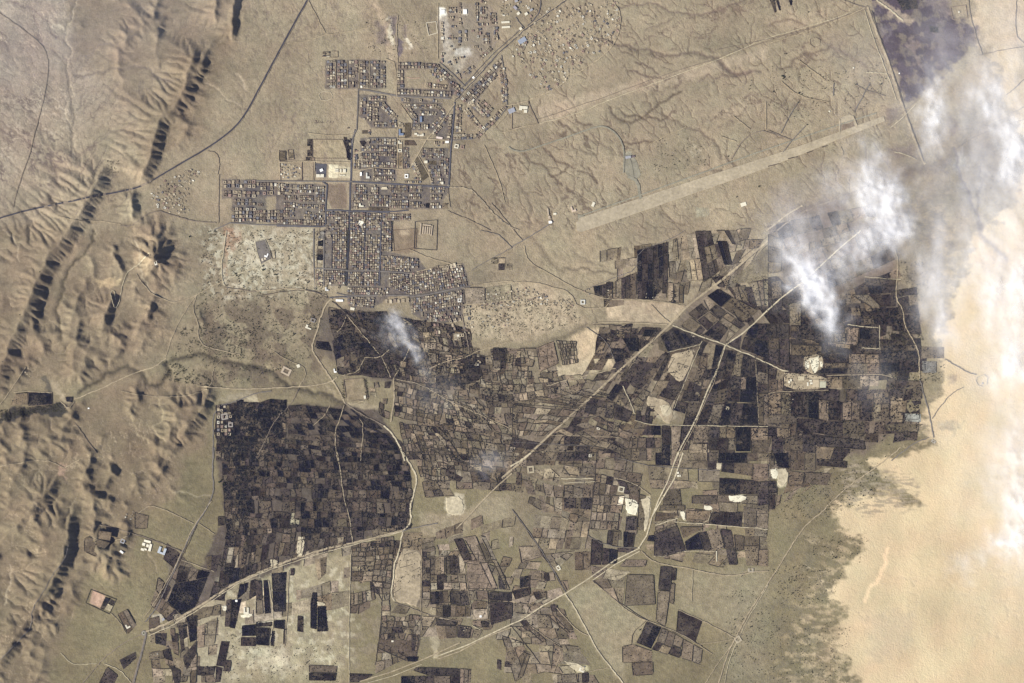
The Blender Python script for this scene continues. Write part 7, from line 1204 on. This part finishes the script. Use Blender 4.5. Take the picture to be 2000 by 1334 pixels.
for a in [
 ('school', 'school', 'cream long-winged school roofs in the bright yard south of the stadium', "s 830 580", 22, 13, 0, 7, CR, [(0, .55, .35, .7), (0, .8, .35, 1), (.45, .0, .65, .12), (.7, .0, .95, .12), (.5, .5, .62, 1), (.75, .5, 1, 1)]),
 ('mosque', 'mosque', 'white mosque hall with tower on the square east of the school', "s 1100 600", 3.6, 7, 0, 9, WH, None, WH, [('minaret', (.7, .85, .95, 1), 24, WH)]),
 ('hall', 'hall', 'long grey white hall beside the white mosque', "s 1190 620", 7, 11, 0, 8, (0.55, 0.54, 0.48), L_),
 ('depot', 'depot', 'cream depot roof with dark middle below the parking yard', "s 568 622", 15, 6, 0, 7, CR, [(0, 0, .45, 1), (.55, 0, 1, 1), (.45, 0, .55, .6)]),
 ('office_building', 'office', 'white topped office standing in the grey parking yard', "s 585 550", 6, 5, 0.4, 9, WH),
 ('prayer_hall', 'mosque', 'bright white prayer hall in the block west of the bare square avenue', "s 1105 1005", 9, 6, 0, 8, (0.70, 0.67, 0.52), L_),
 ('market_hall', 'market', 'cream market hall south of the main avenue corner', "s 1405 780", 12, 6, 0, 7, (0.55, 0.48, 0.34), [(0, 0, 1, .4), (.1, .4, .9, .8)]),
 ('mosque', 'mosque', 'whitish mosque roof at the top of the old town grid', "s 1100 1240", 9, 9, -.3, 9, (0.75, 0.71, 0.58), [(0, .3, 1, 1), (.3, 0, .8, .3)], WH, [('minaret', (.0, .2, .12, .3), 22, WH)]),
 ('cultural_centre', 'hall', 'dark blue roofed centre with white strip north of the square houses', "u 305 130", 9, 12, 0, 11, BL, L_, WH),
 ('school', 'school', 'cream two part school beside the diagonal avenue', "u 550 160", 18, 6, 0, 7, CR, [(0, .4, .3, 1), (.3, 0, .5, .5), (.55, 0, 1, .45), (.8, .45, 1, .8)]),
 ('block_of_flats', 'flats', 'dark blue narrow block in the plot inside the diagonal quarter', "q 1445 950", 4, 11, 0, 12, BL, None, WH),
 ('clinic', 'clinic', 'pinkish white clinic by the corner of the straight avenue', "u 830 205", 12, 4, -.15, 7, (0.62, 0.52, 0.45)),
 ('petrol_station', 'petrol station', 'whitish canopy at the avenue corner south of the clinic', "u 935 262", 7, 4, 0, 6, WH),
 ('villa', 'villa', 'white villa with dark court east of the straight avenue', "u 1065 320", 8, 8, -.2, 7, CR, RING),
 ('courtyard_house', 'house', 'whitish square house round a dark court beside the narrow brown garden', "u 290 380", 7, 6, 0, 7, CR, RING),
 ('courtyard_house', 'house', 'white square house with dark side north of the narrow brown garden', "u 290 265", 7, 6, 0, 7, CR, L_),
 ('courtyard_house', 'house', 'white house round a court by the small diagonal road end', "u 378 730", 7, 8, 0, 7, WH, RING),
 ('townhouse', 'house', 'pale house standing alone west of the long brown triangle plot', "u 645 535", 6, 5, 0, 9, CR),
 ('townhouse', 'house', 'tall whitish house on the avenue edge near the corner', "u 870 825", 4, 5, 0, 10, CR),
 ('barracks', 'barracks', 'grey topped walled barracks blocks south of the avenue corner', "f 985 -5", 24, 22, -.1, 7, TN, [(0, 0, .08, 1), (.92, 0, 1, .9), (.2, .85, .85, .95), (.2, .1, .3, .75), (.38, .1, .48, .75), (.56, .1, .66, .75), (.74, .1, .84, .75)]),
 ('hospital', 'hospital', 'white roofed hospital block at the foot of the grey yard', "w 1735 255", 8, 6, 1.2, 9, WH, L_),
 ('hospital_annex', 'hospital', 'cream annex rows along the south end of the grey yard', "w 1700 310", 9, 5, .3, 6, (0.50, 0.44, 0.33), [(0, 0, .4, 1), (.6, .2, 1, 1)]),
 ('terminal', 'terminal', 'grey airport terminal with dark shed by the apron', "c 672 910", 11, 5, .15, 8, GR, None, TN, [('annex', (1.15, .1, 1.7, .9), 7, (0.14, 0.11, 0.11))]),
 ('military_building', 'barracks', 'white ended narrow building south of the airfield track', "c 215 1250", 5, 30, .12, 7, TN, [(0, 0, 1, .22), (.1, .3, .9, .5), (0, .55, .5, 1)], (0.5, .45, .35), [('shed', (0, .0, 1.3, .16), 8.5, WH)]),
 ('hangar', 'hangar', 'cream little hangar west of the runway end', "c 355 1210", 9, 11, .3, 7, (0.50, 0.40, 0.30), L_),
 ('hangar', 'hangar', 'pale square shed east of the narrow military building', "c 248 1238", 6, 4, 0, 6, CR),
 ('shelter', 'shelter', 'tiny cream shelter north of the taxiway bend', "c 470 1183", 5, 9, -.4, 5, CR),
 ('villa', 'villa', 'cream and brown villa inside the walled yard by the perimeter', "c 65 635", 16, 14, -.1, 7, CR, [(0, .4, .35, 1), (.35, .6, 1, 1), (.6, .1, 1, .5)]),
 ('storage_hall', 'hall', 'bluish grey hall on the village edge beside the northern road', "r 1030 480", 16, 9, .55, 7, (0.26, 0.29, 0.34)),
 ('long_shed', 'shed', 'upper of two long cream sheds north of the avenue', "r 832 263", 16, 3.6, .06, 6, CR, None, TN, None, 'long sheds north of the avenue'),
 ('long_shed', 'shed', 'lower of two long cream sheds north of the avenue', "r 838 321", 16, 3.6, .06, 6, CR, None, TN, None, 'long sheds north of the avenue'),
 ('apartment_block', 'flats', 'dark topped block nearest the northern road loop', "r 948 92", 8, 5, -.75, 10, (0.30, 0.28, 0.30)),
 ('apartment_block', 'flats', 'small dark block west of the northern road loop', "r 985 160", 6, 5, .6, 10, CR),
 ('apartment_block', 'flats', 'cream dark sided block inside the northern road loop', "r 1078 165", 6, 5, .6, 10, CR),
 ('apartment_block', 'flats', 'cream block at the top of the northern road loop', "r 960 12", 6, 4, .3, 10, GR), ('apartment_block', 'flats', 'grey block by the east side of the northern road loop', "r 1138 118", 6, 4, .6, 10, GR),
 ('water_tower', 'tank', 'whitish round looking tank by the road at the northern junction', "r 1012 340", 5, 5, .6, 9, CR),
 ('filling_kiosk', 'kiosk', 'white kiosk on the north side of the wide avenue', "r 452 918", 4, 4, .6, 6, WH),
 ('warehouse', 'warehouse', 'grey warehouse beside the curved end of the eastern town', "r 905 1310", 13, 9, .4, 7, (0.28, 0.29, 0.32)),
 ('fort', 'fort', 'whitish hilltop fort standing on the cone shaped hill', "w 305 350", 5, 12, .25, 8, (0.62, 0.58, 0.48), RING, CR, [('tower', (.1, .7, .6, .95), 14, WH)]),
 ('white_farmhouse', 'farmhouse', 'white farmhouse west of the curving garden road', "f 305 560", 12, 7, -.35, 7, CR, L_), ('dark_pump_house', 'house', 'grey dark walled house behind the white farmhouse', "f 330 520", 9, 8, -.35, 7, (0.22, 0.20, 0.18), RING),
 ('long_hall', 'hall', 'white long hall below the old town dark trees', "v 442 1102", 14, 4, -.05, 8, WH), ('hall', 'hall', 'white hall with dark yard by the town gate road', "v 270 945", 6, 7, 0, 8, (0.60, 0.60, 0.58), L_),
 ('gate_house', 'house', 'small white house at the south edge of the old town', "v 620 1215", 8, 5, -.2, 7, CR), ('pale_house', 'house', 'pale square house on the street end east of the old quarter', "f 1178 405", 7, 7, 0, 7, (0.6, 0.58, 0.52), RING),
 ('kiosk', 'house', 'white round house on the track west of the fort enclosure', "f 245 785", 6, 6, .4, 6, CR), ('house_with_yard', 'house', 'white walled house above the fort enclosure', "f 458 812", 5, 8, .1, 6, WH, L_),
 ('ruin', 'ruin', 'brown roofless walls by the riverside track', "f 175 815", 18, 14, -.45, 4, TN, RING), ('fort_house', 'house', 'white hut at the corner of the old fort enclosure', "f 630 965", 4, 6, .1, 6, CR),
 ('kasbah', 'kasbah', 'square mud kasbah with dark inner court in the palm village', "e 1335 1125", 9, 9, 0, 9, (0.30, 0.27, 0.24), RING), ('kasbah', 'kasbah', 'larger ring shaped kasbah at the north of the palm village', "e 1300 1078", 13, 12, .2, 9, (0.27, 0.245, 0.21), RING),
 ('school', 'school', 'white many winged school west of the southwest road', "i 850 540", 19, 22, -.25, 8, (0.68, 0.63, 0.50), [(0, 0, .35, .2), (0, .45, .3, .7), (.1, .8, .8, 1), (.45, .4, .7, .65), (.75, .1, 1, .75), (.3, .1, .6, .25)]),
 ('town_office', 'office', 'grey topped office with dark court beside the white school', "i 938 568", 15, 13, -.35, 8, (0.40, 0.43, 0.46), U_), ('villa', 'villa', 'small white curved villa west of the white school', "i 703 573", 9, 3.5, -.7, 7, WH), ('villa', 'villa', 'ring shaped villa above the white curved villa', "i 712 512", 8, 8, -.4, 6, GR, RING),
 ('garden_restaurant', 'restaurant', 'small whitish building north of the southwest roundabout', "i 740 1005", 8, 8, .5, 6, CR, L_), ('petrol_station', 'petrol station', 'pale forecourt station beside the southwest road', "i 945 965", 5, 5, .4, 6, GR), 
 ('cistern', 'tank', 'small white square tank in the brown southwest fields', "i 1368 858", 4, 4, 0, 5, WH), ('farmhouse', 'farmhouse', 'white farmhouse on the white yard of the southwest farm', "i 1425 915", 10, 12, 0, 6, CR, U_), ('farmhouse', 'farmhouse', 'square white farmhouse west of the dark double strip', "i 1300 900", 7, 7, 0, 6, CR, RING),
 ('farmhouse', 'farmhouse', 'white hut inside the walled field near the straight road', "j 1300 948", 4, 4, 0, 6, WH), ('farmhouse', 'farmhouse', 'tiny hut between the twin southern fields', "j 790 1092", 4, 3, 0, 5, CR), ('oval_pen', 'pen', 'narrow ring pen beside the southern wadi track', "j 797 815", 7, 24, .12, 3, (0.22, 0.18, 0.12), RING),
 ('round_pen', 'pen', 'small dark ring pen above the narrow ring pen', "j 800 770", 8, 8, .3, 3, (0.20, 0.16, 0.11), RING), ('farmyard', 'farm', 'ring shaped farmyard north of the southern plain', "k 108 98", 13, 14, .1, 4, (0.36, 0.31, 0.21), RING), ('farmyard', 'farm', 'dark walled farmyard above the white gypsum patch', "k 632 212", 12, 11, -.2, 5, (0.45, 0.41, 0.30), RING),
 ('farmyard', 'farm', 'small walled farmyard by the south crossroads track', "k 268 668", 7, 9, .5, 4, CR, RING), ('farmyard', 'farm', 'pale yard buildings in the southern fields', "k 405 1258", 11, 8, -.4, 5, CR, L_), ('roadside_farm', 'farm', 'small farm between the two branches of the straight road', "k 965 122", 7, 12, .1, 5, CR, [(0, 0, 1, .3), (0, .5, .6, .8)]),
 ('roadside_farm', 'farm', 'ring farm where the desert road meets the eastern track', "k 1308 1082", 12, 12, .6, 4, (0.36, 0.31, 0.22), RING), ('farmyard', 'farm', 'small grey farm on the track east of the road fork', "k 1382 680", 11, 7, 0, 5, (0.33, 0.29, 0.22), U_), ('roundabout_house', 'hut', 'small hut at the road fork', "k 735 550", 3, 3, 0, 4, CR),
 ('farmyard', 'farm', 'square outlined farm in the small eastern village', "g 410 415", 9, 9, 0, 6, (0.55, 0.54, 0.48), RING), ('water_basin', 'basin', 'tiny pale ring basin in the central plots', "k 452 18", 5, 5, 0, 3, CR, RING), ('water_basin', 'basin', 'small round pale basin west of the crossroads track', "g 500 1147", 6, 4, -.2, 3, CR, RING),
 ('factory', 'factory', 'white silos and sheds in the compound below the quarry', "x 390 770", 7, 9, 0, 9, CR, [(0, .1, .5, .6), (.55, .5, 1, 1)]), ('factory', 'factory', 'whitish works building in the middle of the quarry compound', "x 735 800", 12, 12, 0, 8, CR, [(.1, 0, .35, .6), (.6, .3, 1, .6), (.5, .75, .9, 1)]), ('factory_shed', 'shed', 'large pinkish shed roof in the quarry compound', "x 850 808", 12, 15, 0, 7, (0.42, 0.35, 0.24)), ('factory_shed', 'shed', 'large greenish grey shed roof at the east of the quarry compound', "x 972 828", 12, 12, 0, 7, (0.40, 0.385, 0.28)), ('factory_shed', 'shed', 'tan rectangular roof near the compound north wall', "x 590 718", 12, 8, 0, 6, (0.44, 0.38, 0.26)), ('quarry_crusher', 'crusher', 'pale conveyor shed across the top of the white quarry', "x 800 370", 24, 2.2, .35, 8, (0.5, 0.46, 0.34)),
 ('radar_site', 'building', 'square bright fenced site in the far northeast sand', "d 1105 70", 3, 3, 0, 5, CR), ('desert_post', 'post', 'small grey post inside the desert well ring', "h 1242 885", 3, 2.5, 0, 4, GR), ('desert_post', 'post', 'grey post where the dune tracks meet', "h 958 1222", 8, 5, -.6, 4, (0.36, 0.33, 0.28), RING), ('bunker', 'bunker', 'small pale bunker in the circular northeast revetment', "d 355 645", 3, 3, 0, 4, CR),
 ('bunker', 'bunker', 'tiny white bunker by the embankment road bend', "d 760 425", 2.2, 2.2, 0, 4, WH), ('bunker', 'bunker', 'tiny cream bunker on the open northeast flat', "d 495 393", 2.6, 2.6, 0, 4, CR), ('greenhouse', 'greenhouse', 'pale small greenhouse roof south of the runway strip', "c 1340 1183", 11, 7, .3, 4, (0.62, 0.58, 0.45)), ('hill_house', 'house', 'tiny white house on the hills above the riverside grove', "e 513 1030", 3, 2.5, 0, 5, WH),
 ('gypsum_works', 'works', 'white square works in the northern gypsum field', "b 1080 68", 8, 8, 0, 6, WH), ('gypsum_works', 'works', 'white rectangular works east of the northern grey yard', "b 1210 68", 7, 9, 0, 6, WH),
]: building(*a)
# walled enclosures: four or more wall panels round open ground
def enclosure(name, cat, label, spec, wd=0.55, ht=3.0, c=(0.17, 0.13, 0.10), closed=True):
    p = P(spec); o = link(name, None, label=label, category=cat); ctr = p.mean(0); o.location = (wx(ctr[0]), wy(ctr[1]), 0)
    n = len(p)
    for a in range(n if closed else n-1):
        A, B = p[a], p[(a+1) % n]; L = math.hypot(*(B-A)); k = max(1, int(L/8)); m = MB()
        for q in range(k):
            u = A+(B-A)*(q/k); v = A+(B-A)*((q+1)/k); mm = (u+v)/2; z = float(min(hgt(*u), hgt(*v)))
            m.add(box_v(wx(mm[0])-wx(ctr[0]), wy(mm[1])-wy(ctr[1]), L*S/k/2+.2, wd*S/2, z-2, z+ht+2.2, math.atan2(-(B-A)[1], (B-A)[0])), BOXF, c)
        link('wall_panel', m.mesh('wall_panel', M_HOUSE), o)
for a in [
 ('stadium_wall', 'wall', 'dark wall round the big pale football ground', "s 468 148 860 152 912 300 915 395 505 395 466 380"), ('yard_wall', 'wall', 'wall round the western of two small walled yards', "s 28 298 115 300 125 425 40 430"), ('yard_wall', 'wall', 'wall round the eastern pale walled yard', "s 150 285 215 285 230 410 160 412"),
 ('depot_wall', 'wall', 'wall round the industrial yard with sheds', "s 45 440 330 440 330 680 55 690", .5), ('yard_wall', 'wall', 'wall round the empty yard beside the industrial yard', "s 335 440 485 440 475 690 335 690", .4), ('pond_wall', 'wall', 'pale wall round the square northern pond', "b 985 132 1042 125 1050 190 1000 205", 1.3, 3, (0.5, 0.45, 0.34)),
 ('hospital_wall', 'wall', 'wall round the grey hospital yard', "w 1590 80 1718 52 1785 205 1810 300 1668 372 1618 225", .6, 3, (0.40, 0.36, 0.26)), ('field_wall', 'wall', 'wall round the brown side yard of the hospital', "w 1785 205 1845 200 1850 300 1810 300", .4), ('fort_terrace', 'wall', 'curving dark wall round the hilltop fort', "w 225 295 235 250 285 262 330 300 345 340 335 385 318 418 262 395 250 350 245 310", 1.0, 4, (0.07, 0.06, 0.055)),
 ('old_fort_wall', 'wall', 'wall round the square old fort enclosure', "f 508 865 622 855 650 970 525 995", .7), ('sports_wall', 'wall', 'dark wall round the pink sports ground in the southwest', "i 525 792 672 850 632 935 496 870", .9, 4, (0.10, 0.085, 0.06)), ('grove_wall', 'wall', 'wall round the black riverside grove', "e 164 938 302 938 304 1007 164 1017", .6),
 ('villa_wall', 'wall', 'dark wall round the yard with the cream villa', "c 0 600 90 590 150 715 0 745", .6), ('radar_fence', 'fence', 'fence round the square bright site in the far northeast', "d 1055 42 1145 30 1155 105 1070 112", .9, 3, (0.24, 0.18, 0.13)), ('compound_wall', 'wall', 'wall round the quarry compound', "x 300 600 1050 690 1050 905 312 920", .35),
 ('field_wall', 'wall', 'wall round the lower southwest villa ground', "i 738 460 1060 570 1000 700", .35, 3, (0.16, 0.13, 0.09), False), ('desert_ring', 'wall', 'grey eight sided sand wall in the eastern desert', "h 1210 850 1250 835 1270 850 1268 890 1245 905 1215 895 1203 870", .9, 3, (0.36, 0.32, 0.25)), ('barracks_wall', 'wall', 'dark wall round the walled barracks', "f 920 -50 1050 -60 1045 115 915 105", .6, 4, (0.09, 0.08, 0.07)),
 ('park_wall', 'wall', 'wall round the brown field south of the east avenue', "f 790 0 930 -10 925 100 800 120", .4), ('ruin_wall', 'wall', 'pale ring of an old wall on the ground below the northwest quarter', "q 20 620 40 575 95 560 180 570 210 620 200 660 130 690 50 680", .9, 2, (0.44, 0.38, 0.27)), ('pitch_edge', 'wall', 'pinkish low bank in the open ground of the northern quarter', "q 1250 360 1300 375 1360 378 1430 370", 1.0, 1.5, (0.40, 0.27, 0.20), False),
 ('plot_wall', 'wall', 'wall round the southern plain paddock', "k 38 543 152 540 178 600 52 640", .6), ('enclosure_wall', 'wall', 'wall round the pale north corner yard', "q 170 0 285 0 285 85 170 85", .4),
 ('corral', 'wall', 'brown ring corral west of the northern perimeter', "d 245 225 275 215 302 230 300 265 270 275 245 255", .5, 2),
]: enclosure(*a)
# roundabout islands with kerb and planted middle
for spec, R, lb in [("i 832 1045", 5.2, 'large round traffic island where the southwest roads meet'), ("u 955 858", 2.4, 'small dark round traffic island at the avenue corner')]:
    c = P(spec)[0]; o = link('roundabout', None, label=lb, category='roundabout'); o.location = (wx(c[0]), wy(c[1]), float(hgt(*c)))
    for nm, r0, z0, cc in (('road_ring', R, 3.9, (0.20, 0.18, 0.145)), ('kerb', R*.55, 4.3, (0.5, 0.46, 0.36)), ('planted_middle', R*.42, 4.8, (0.08, 0.08, 0.05))):
        m = MB(); K = 28; V = [(math.cos(t*6.283185/K)*r0*S, math.sin(t*6.283185/K)*r0*S, z0+.9) for t in range(K)]+[(math.cos(t*6.283185/K)*r0*S, math.sin(t*6.283185/K)*r0*S, -3) for t in range(K)]
        m.add(V, [tuple(range(K))]+[(t, K+t, K+(t+1) % K, (t+1) % K) for t in range(K)], cc); link(nm, m.mesh(nm, cmat(cc)), o)
# hillside lettering laid out in dark stones, drawn as the strokes read from above
SIGN = link('hillside_writing', None, label='row of dark stone letters laid out on the bare slope', category='ground lettering'); c0 = P("z 632 236")[0]; SIGN.location = (wx(c0[0]), wy(c0[1]), 0)
def st(spec, w_): return (P(spec), w_)
TILES['y'] = (590, 160, 13.34)
for p, w_ in [st("y 318 1065 345 1070 400 1068 420 1040", 1.0), st("y 350 1000 372 1030 395 1065", 1.1), st("y 372 990 385 1040", .9), st("y 425 1000 430 1050 450 1070 480 1066", .8), st("y 455 1010 475 1035", .8), st("y 480 1030 500 1068 560 1070 572 1040", .8), st("y 520 1030 525 1065", .7),
              st("y 672 1010 655 1040 640 1068", .6), st("y 672 1012 690 1035", .5), st("y 722 1035 722 1068", .6), st("y 735 1015 740 1062", .6), st("y 812 1015 808 1045 808 1068", .7), st("y 590 885 600 910", 1.3)]:
    xl, yl, xr, yr, zz = ribbon_arrays(p, w_*0.9, 1.0, .6); n = len(xl); m = np.arange(n-1)
    V = np.vstack([np.stack([wx(xl)-wx(c0[0]), wy(yl)-wy(c0[1]), zz], 1), np.stack([wx(xr)-wx(c0[0]), wy(yr)-wy(c0[1]), zz], 1), np.stack([wx(xl)-wx(c0[0]), wy(yl)-wy(c0[1]), zz-3], 1), np.stack([wx(xr)-wx(c0[0]), wy(yr)-wy(c0[1]), zz-3], 1)])
    F = np.vstack([np.stack([m, m+1, n+m+1, n+m], 1), np.stack([m, 2*n+m, 2*n+m+1, m+1], 1), np.stack([n+m, n+m+1, 3*n+m+1, 3*n+m], 1)])
    link('letter_stroke', mesh_np('letter_stroke', V, F, None, cmat((0.10, 0.075, 0.065))), SIGN)

# ---------------------------------------------------------------- clouds: stacked lumpy sheets of white droplets
M_CLOUD, nt = nmat('cloud_droplets'); pos = geo(nt)
at = N(nt, 'ShaderNodeAttribute'); at.attribute_name = 'Col'; sp = N(nt, 'ShaderNodeSeparateColor'); nt.links.new(at.outputs['Color'], sp.inputs[0])
nz = noise(nt, pos, 1/120.0, 5, 0.6); mr = N(nt, 'ShaderNodeMapRange'); mr.inputs[1].default_value = 0.25; mr.inputs[2].default_value = 0.75; mr.inputs[3].default_value = 0.55; mr.inputs[4].default_value = 1.35; nt.links.new(nz, mr.inputs[0])
ml = N(nt, 'ShaderNodeMath', operation='MULTIPLY', use_clamp=True); nt.links.new(sp.outputs[0], ml.inputs[0]); nt.links.new(mr.outputs[0], ml.inputs[1])
df = N(nt, 'ShaderNodeBsdfDiffuse'); df.inputs[0].default_value = (0.93, 0.94, 0.98, 1); tr = N(nt, 'ShaderNodeBsdfTranslucent'); tr.inputs[0].default_value = (0.93, 0.94, 0.98, 1)
m1 = N(nt, 'ShaderNodeMixShader'); m1.inputs[0].default_value = 0.25; nt.links.new(df.outputs[0], m1.inputs[1]); nt.links.new(tr.outputs[0], m1.inputs[2])
tp_ = N(nt, 'ShaderNodeBsdfTransparent'); m2 = N(nt, 'ShaderNodeMixShader'); nt.links.new(ml.outputs[0], m2.inputs[0]); nt.links.new(tp_.outputs[0], m2.inputs[1]); nt.links.new(m1.outputs[0], m2.inputs[2])
ou = N(nt, 'ShaderNodeOutputMaterial'); nt.links.new(m2.outputs[0], ou.inputs[0])
LAY = 3
def cloud(label, blobs, alt=700.0, thick=180.0, sc=34, contrast=1.0, seed=1, pad=40, step=3.4, stretch=(1, 1), rot=0, stuff=False):
    """blobs: x, y, rx, ry, angle, weight (plan units)"""
    B = np.array(blobs, float); x0 = (B[:, 0]-np.maximum(B[:, 2], B[:, 3])*2).min(); x1 = (B[:, 0]+np.maximum(B[:, 2], B[:, 3])*2).max(); y0 = (B[:, 1]-np.maximum(B[:, 2], B[:, 3])*2).min(); y1 = (B[:, 1]+np.maximum(B[:, 2], B[:, 3])*2).max()
    x1 = min(x1, 2250); y0 = max(y0, -250); y1 = min(y1, 1600)
    gx, gy = np.meshgrid(np.arange(x0, x1, step), np.arange(y0, y1, step)); ca, sa = math.cos(rot), math.sin(rot)
    ux = (gx*ca+gy*sa)/stretch[0]; uy = (-gx*sa+gy*ca)/stretch[1]; dx = (fbm(ux, uy, sc*0.8, seed+50, 3)-.5)*sc*1.1; dy = (fbm(ux, uy, sc*0.8, seed+60, 3)-.5)*sc*1.1
    D = np.zeros_like(gx)
    for bx, by, rx, ry, an, wt in B:
        a = math.radians(an); ex = (gx-bx+dx)*math.cos(a)+(gy-by+dy)*math.sin(a); ey = -(gx-bx+dx)*math.sin(a)+(gy-by+dy)*math.cos(a); D += 0.72*wt*np.exp(-((ex/rx)**2+(ey/ry)**2))
    parts_v, parts_f, parts_c = [], [], []; nb = 0
    for l in range(LAY):
        n = fbm(ux+l*3, uy-l*2, sc, seed+3*l, 5, .55); A = D*np.clip(1+contrast*(n-0.5)*3.2, 0, 3)
        A = 1-np.exp(-A); al = 1-(1-np.clip(A, 0, .985))**(1/LAY)
        z = alt+thick*(l-1)*0.5+thick*0.55*(n-.5)*(l-0.5)+thick*.5*np.clip(D, 0, 1)*(l-1); k_ = 1-z/ALT
        keep = al > 0.006; fk = keep[:-1, :-1] | keep[1:, :-1] | keep[1:, 1:] | keep[:-1, 1:]
        ny, nx = gx.shape; ii = np.arange(nx*ny).reshape(ny, nx); F = np.stack([ii[:-1, :-1][fk], ii[1:, :-1][fk], ii[1:, 1:][fk], ii[:-1, 1:][fk]], 1)
        used = np.unique(F); mp = np.zeros(nx*ny, int); mp[used] = np.arange(len(used))
        V = np.stack([(wx(gx)*k_).ravel(), (wy(gy)*k_).ravel(), z.ravel()], 1)[used]; c = np.repeat(np.where(keep, al, 0).ravel()[used][:, None], 3, 1)
        parts_v.append(V); parts_f.append(mp[F]+nb); parts_c.append(c); nb += len(V)
    V = np.vstack(parts_v); ctr = V.mean(0); me = mesh_np('cloud', V-ctr, np.vstack(parts_f), np.vstack(parts_c), M_CLOUD, True)
    o = link('cloud', me, label=label, category='cloud', group='white clouds drifting over the oasis'); o.location = ctr
    return o
cloud('brightest white cloud over the dark eastern fields, bent like a hook', [(1600,575,24,62,-22,1.9),(1572,535,26,40,-30,1.2),(1730,395,38,48,0,1.9),(1700,330,24,52,-8,.75),(1755,440,24,32,10,1.3),(1650,505,80,34,-28,.55),(1700,470,55,30,-10,.55),(1545,470,40,60,-10,.35),(1665,370,55,50,0,.45),(1620,630,14,34,0,.55),(1600,470,120,90,-20,.22)], 760, 140, 40, .75, 11)
cloud('thin white cloud strip above the dark lava plain', [(1820,240,20,52,3,.9),(1822,180,14,34,0,.5),(1830,215,40,100,0,.28)], 800, 120, 26, 1.0, 23, stretch=(1, 1.4))
cloud('soft tall white veil between the fields and the dunes', [(1835,560,26,88,-4,.85),(1850,640,22,34,0,.45),(1845,500,50,130,0,.30)], 820, 100, 60, .5, 37, stretch=(1, 2))
cloud('broad white cloud bank along the upper right edge', [(1945,210,20,80,-15,.95),(1985,300,30,80,0,1.1),(1965,230,60,130,-10,.30),(2000,120,50,160,0,.25),(1905,190,30,70,0,.16),(1955,450,60,150,0,.30),(1960,600,60,140,0,.50),(1985,700,30,44,10,1.5),(1990,560,30,60,0,.6),(1925,500,30,120,-10,.35),(2060,480,60,260,0,.7),(1900,320,26,80,0,.18)], 860, 160, 60, .55, 41, stretch=(1, 1.25))
cloud('small bright cloud puffs low on the right edge', [(1970,1060,26,16,20,1.3),(1995,1000,22,40,0,1.0),(1990,1050,30,50,0,.5),(1930,1080,22,14,0,.45),(1995,880,40,90,0,.5),(1960,930,50,60,0,.28),(1878,1105,22,26,0,.3),(2040,960,50,130,0,.6)], 820, 160, 40, .65, 53)
cloud('smoky thin grey cloud drifting over the gardens below the town', [(768,622,12,14,20,.55),(778,640,16,12,20,.5),(795,665,14,18,-30,.40),(812,690,9,18,-25,.42),(775,655,36,26,35,.20),(830,720,14,30,-20,.10)], 600, 70, 18, 1.2, 67, step=2.2)
cloud('faint haze puff over the central wasteland', [(955,905,30,18,-25,.20),(850,770,60,40,0,.07)], 620, 60, 26, .9, 71, step=3.0)
cloud('very thin cloud veil spread over the northeast corner', [(1860,120,130,190,0,.13),(1700,150,90,120,0,.06),(1950,420,130,300,0,.24),(1975,900,100,260,0,.24),(1560,440,60,60,0,.10),(1700,740,40,50,0,.10)], 900, 90, 90, .8, 83, step=6)
cloud('faint thin veil of mist over the northwest hills', [(60,60,260,170,20,.07),(350,20,200,90,0,.035)], 900, 90, 120, .5, 97, step=8)
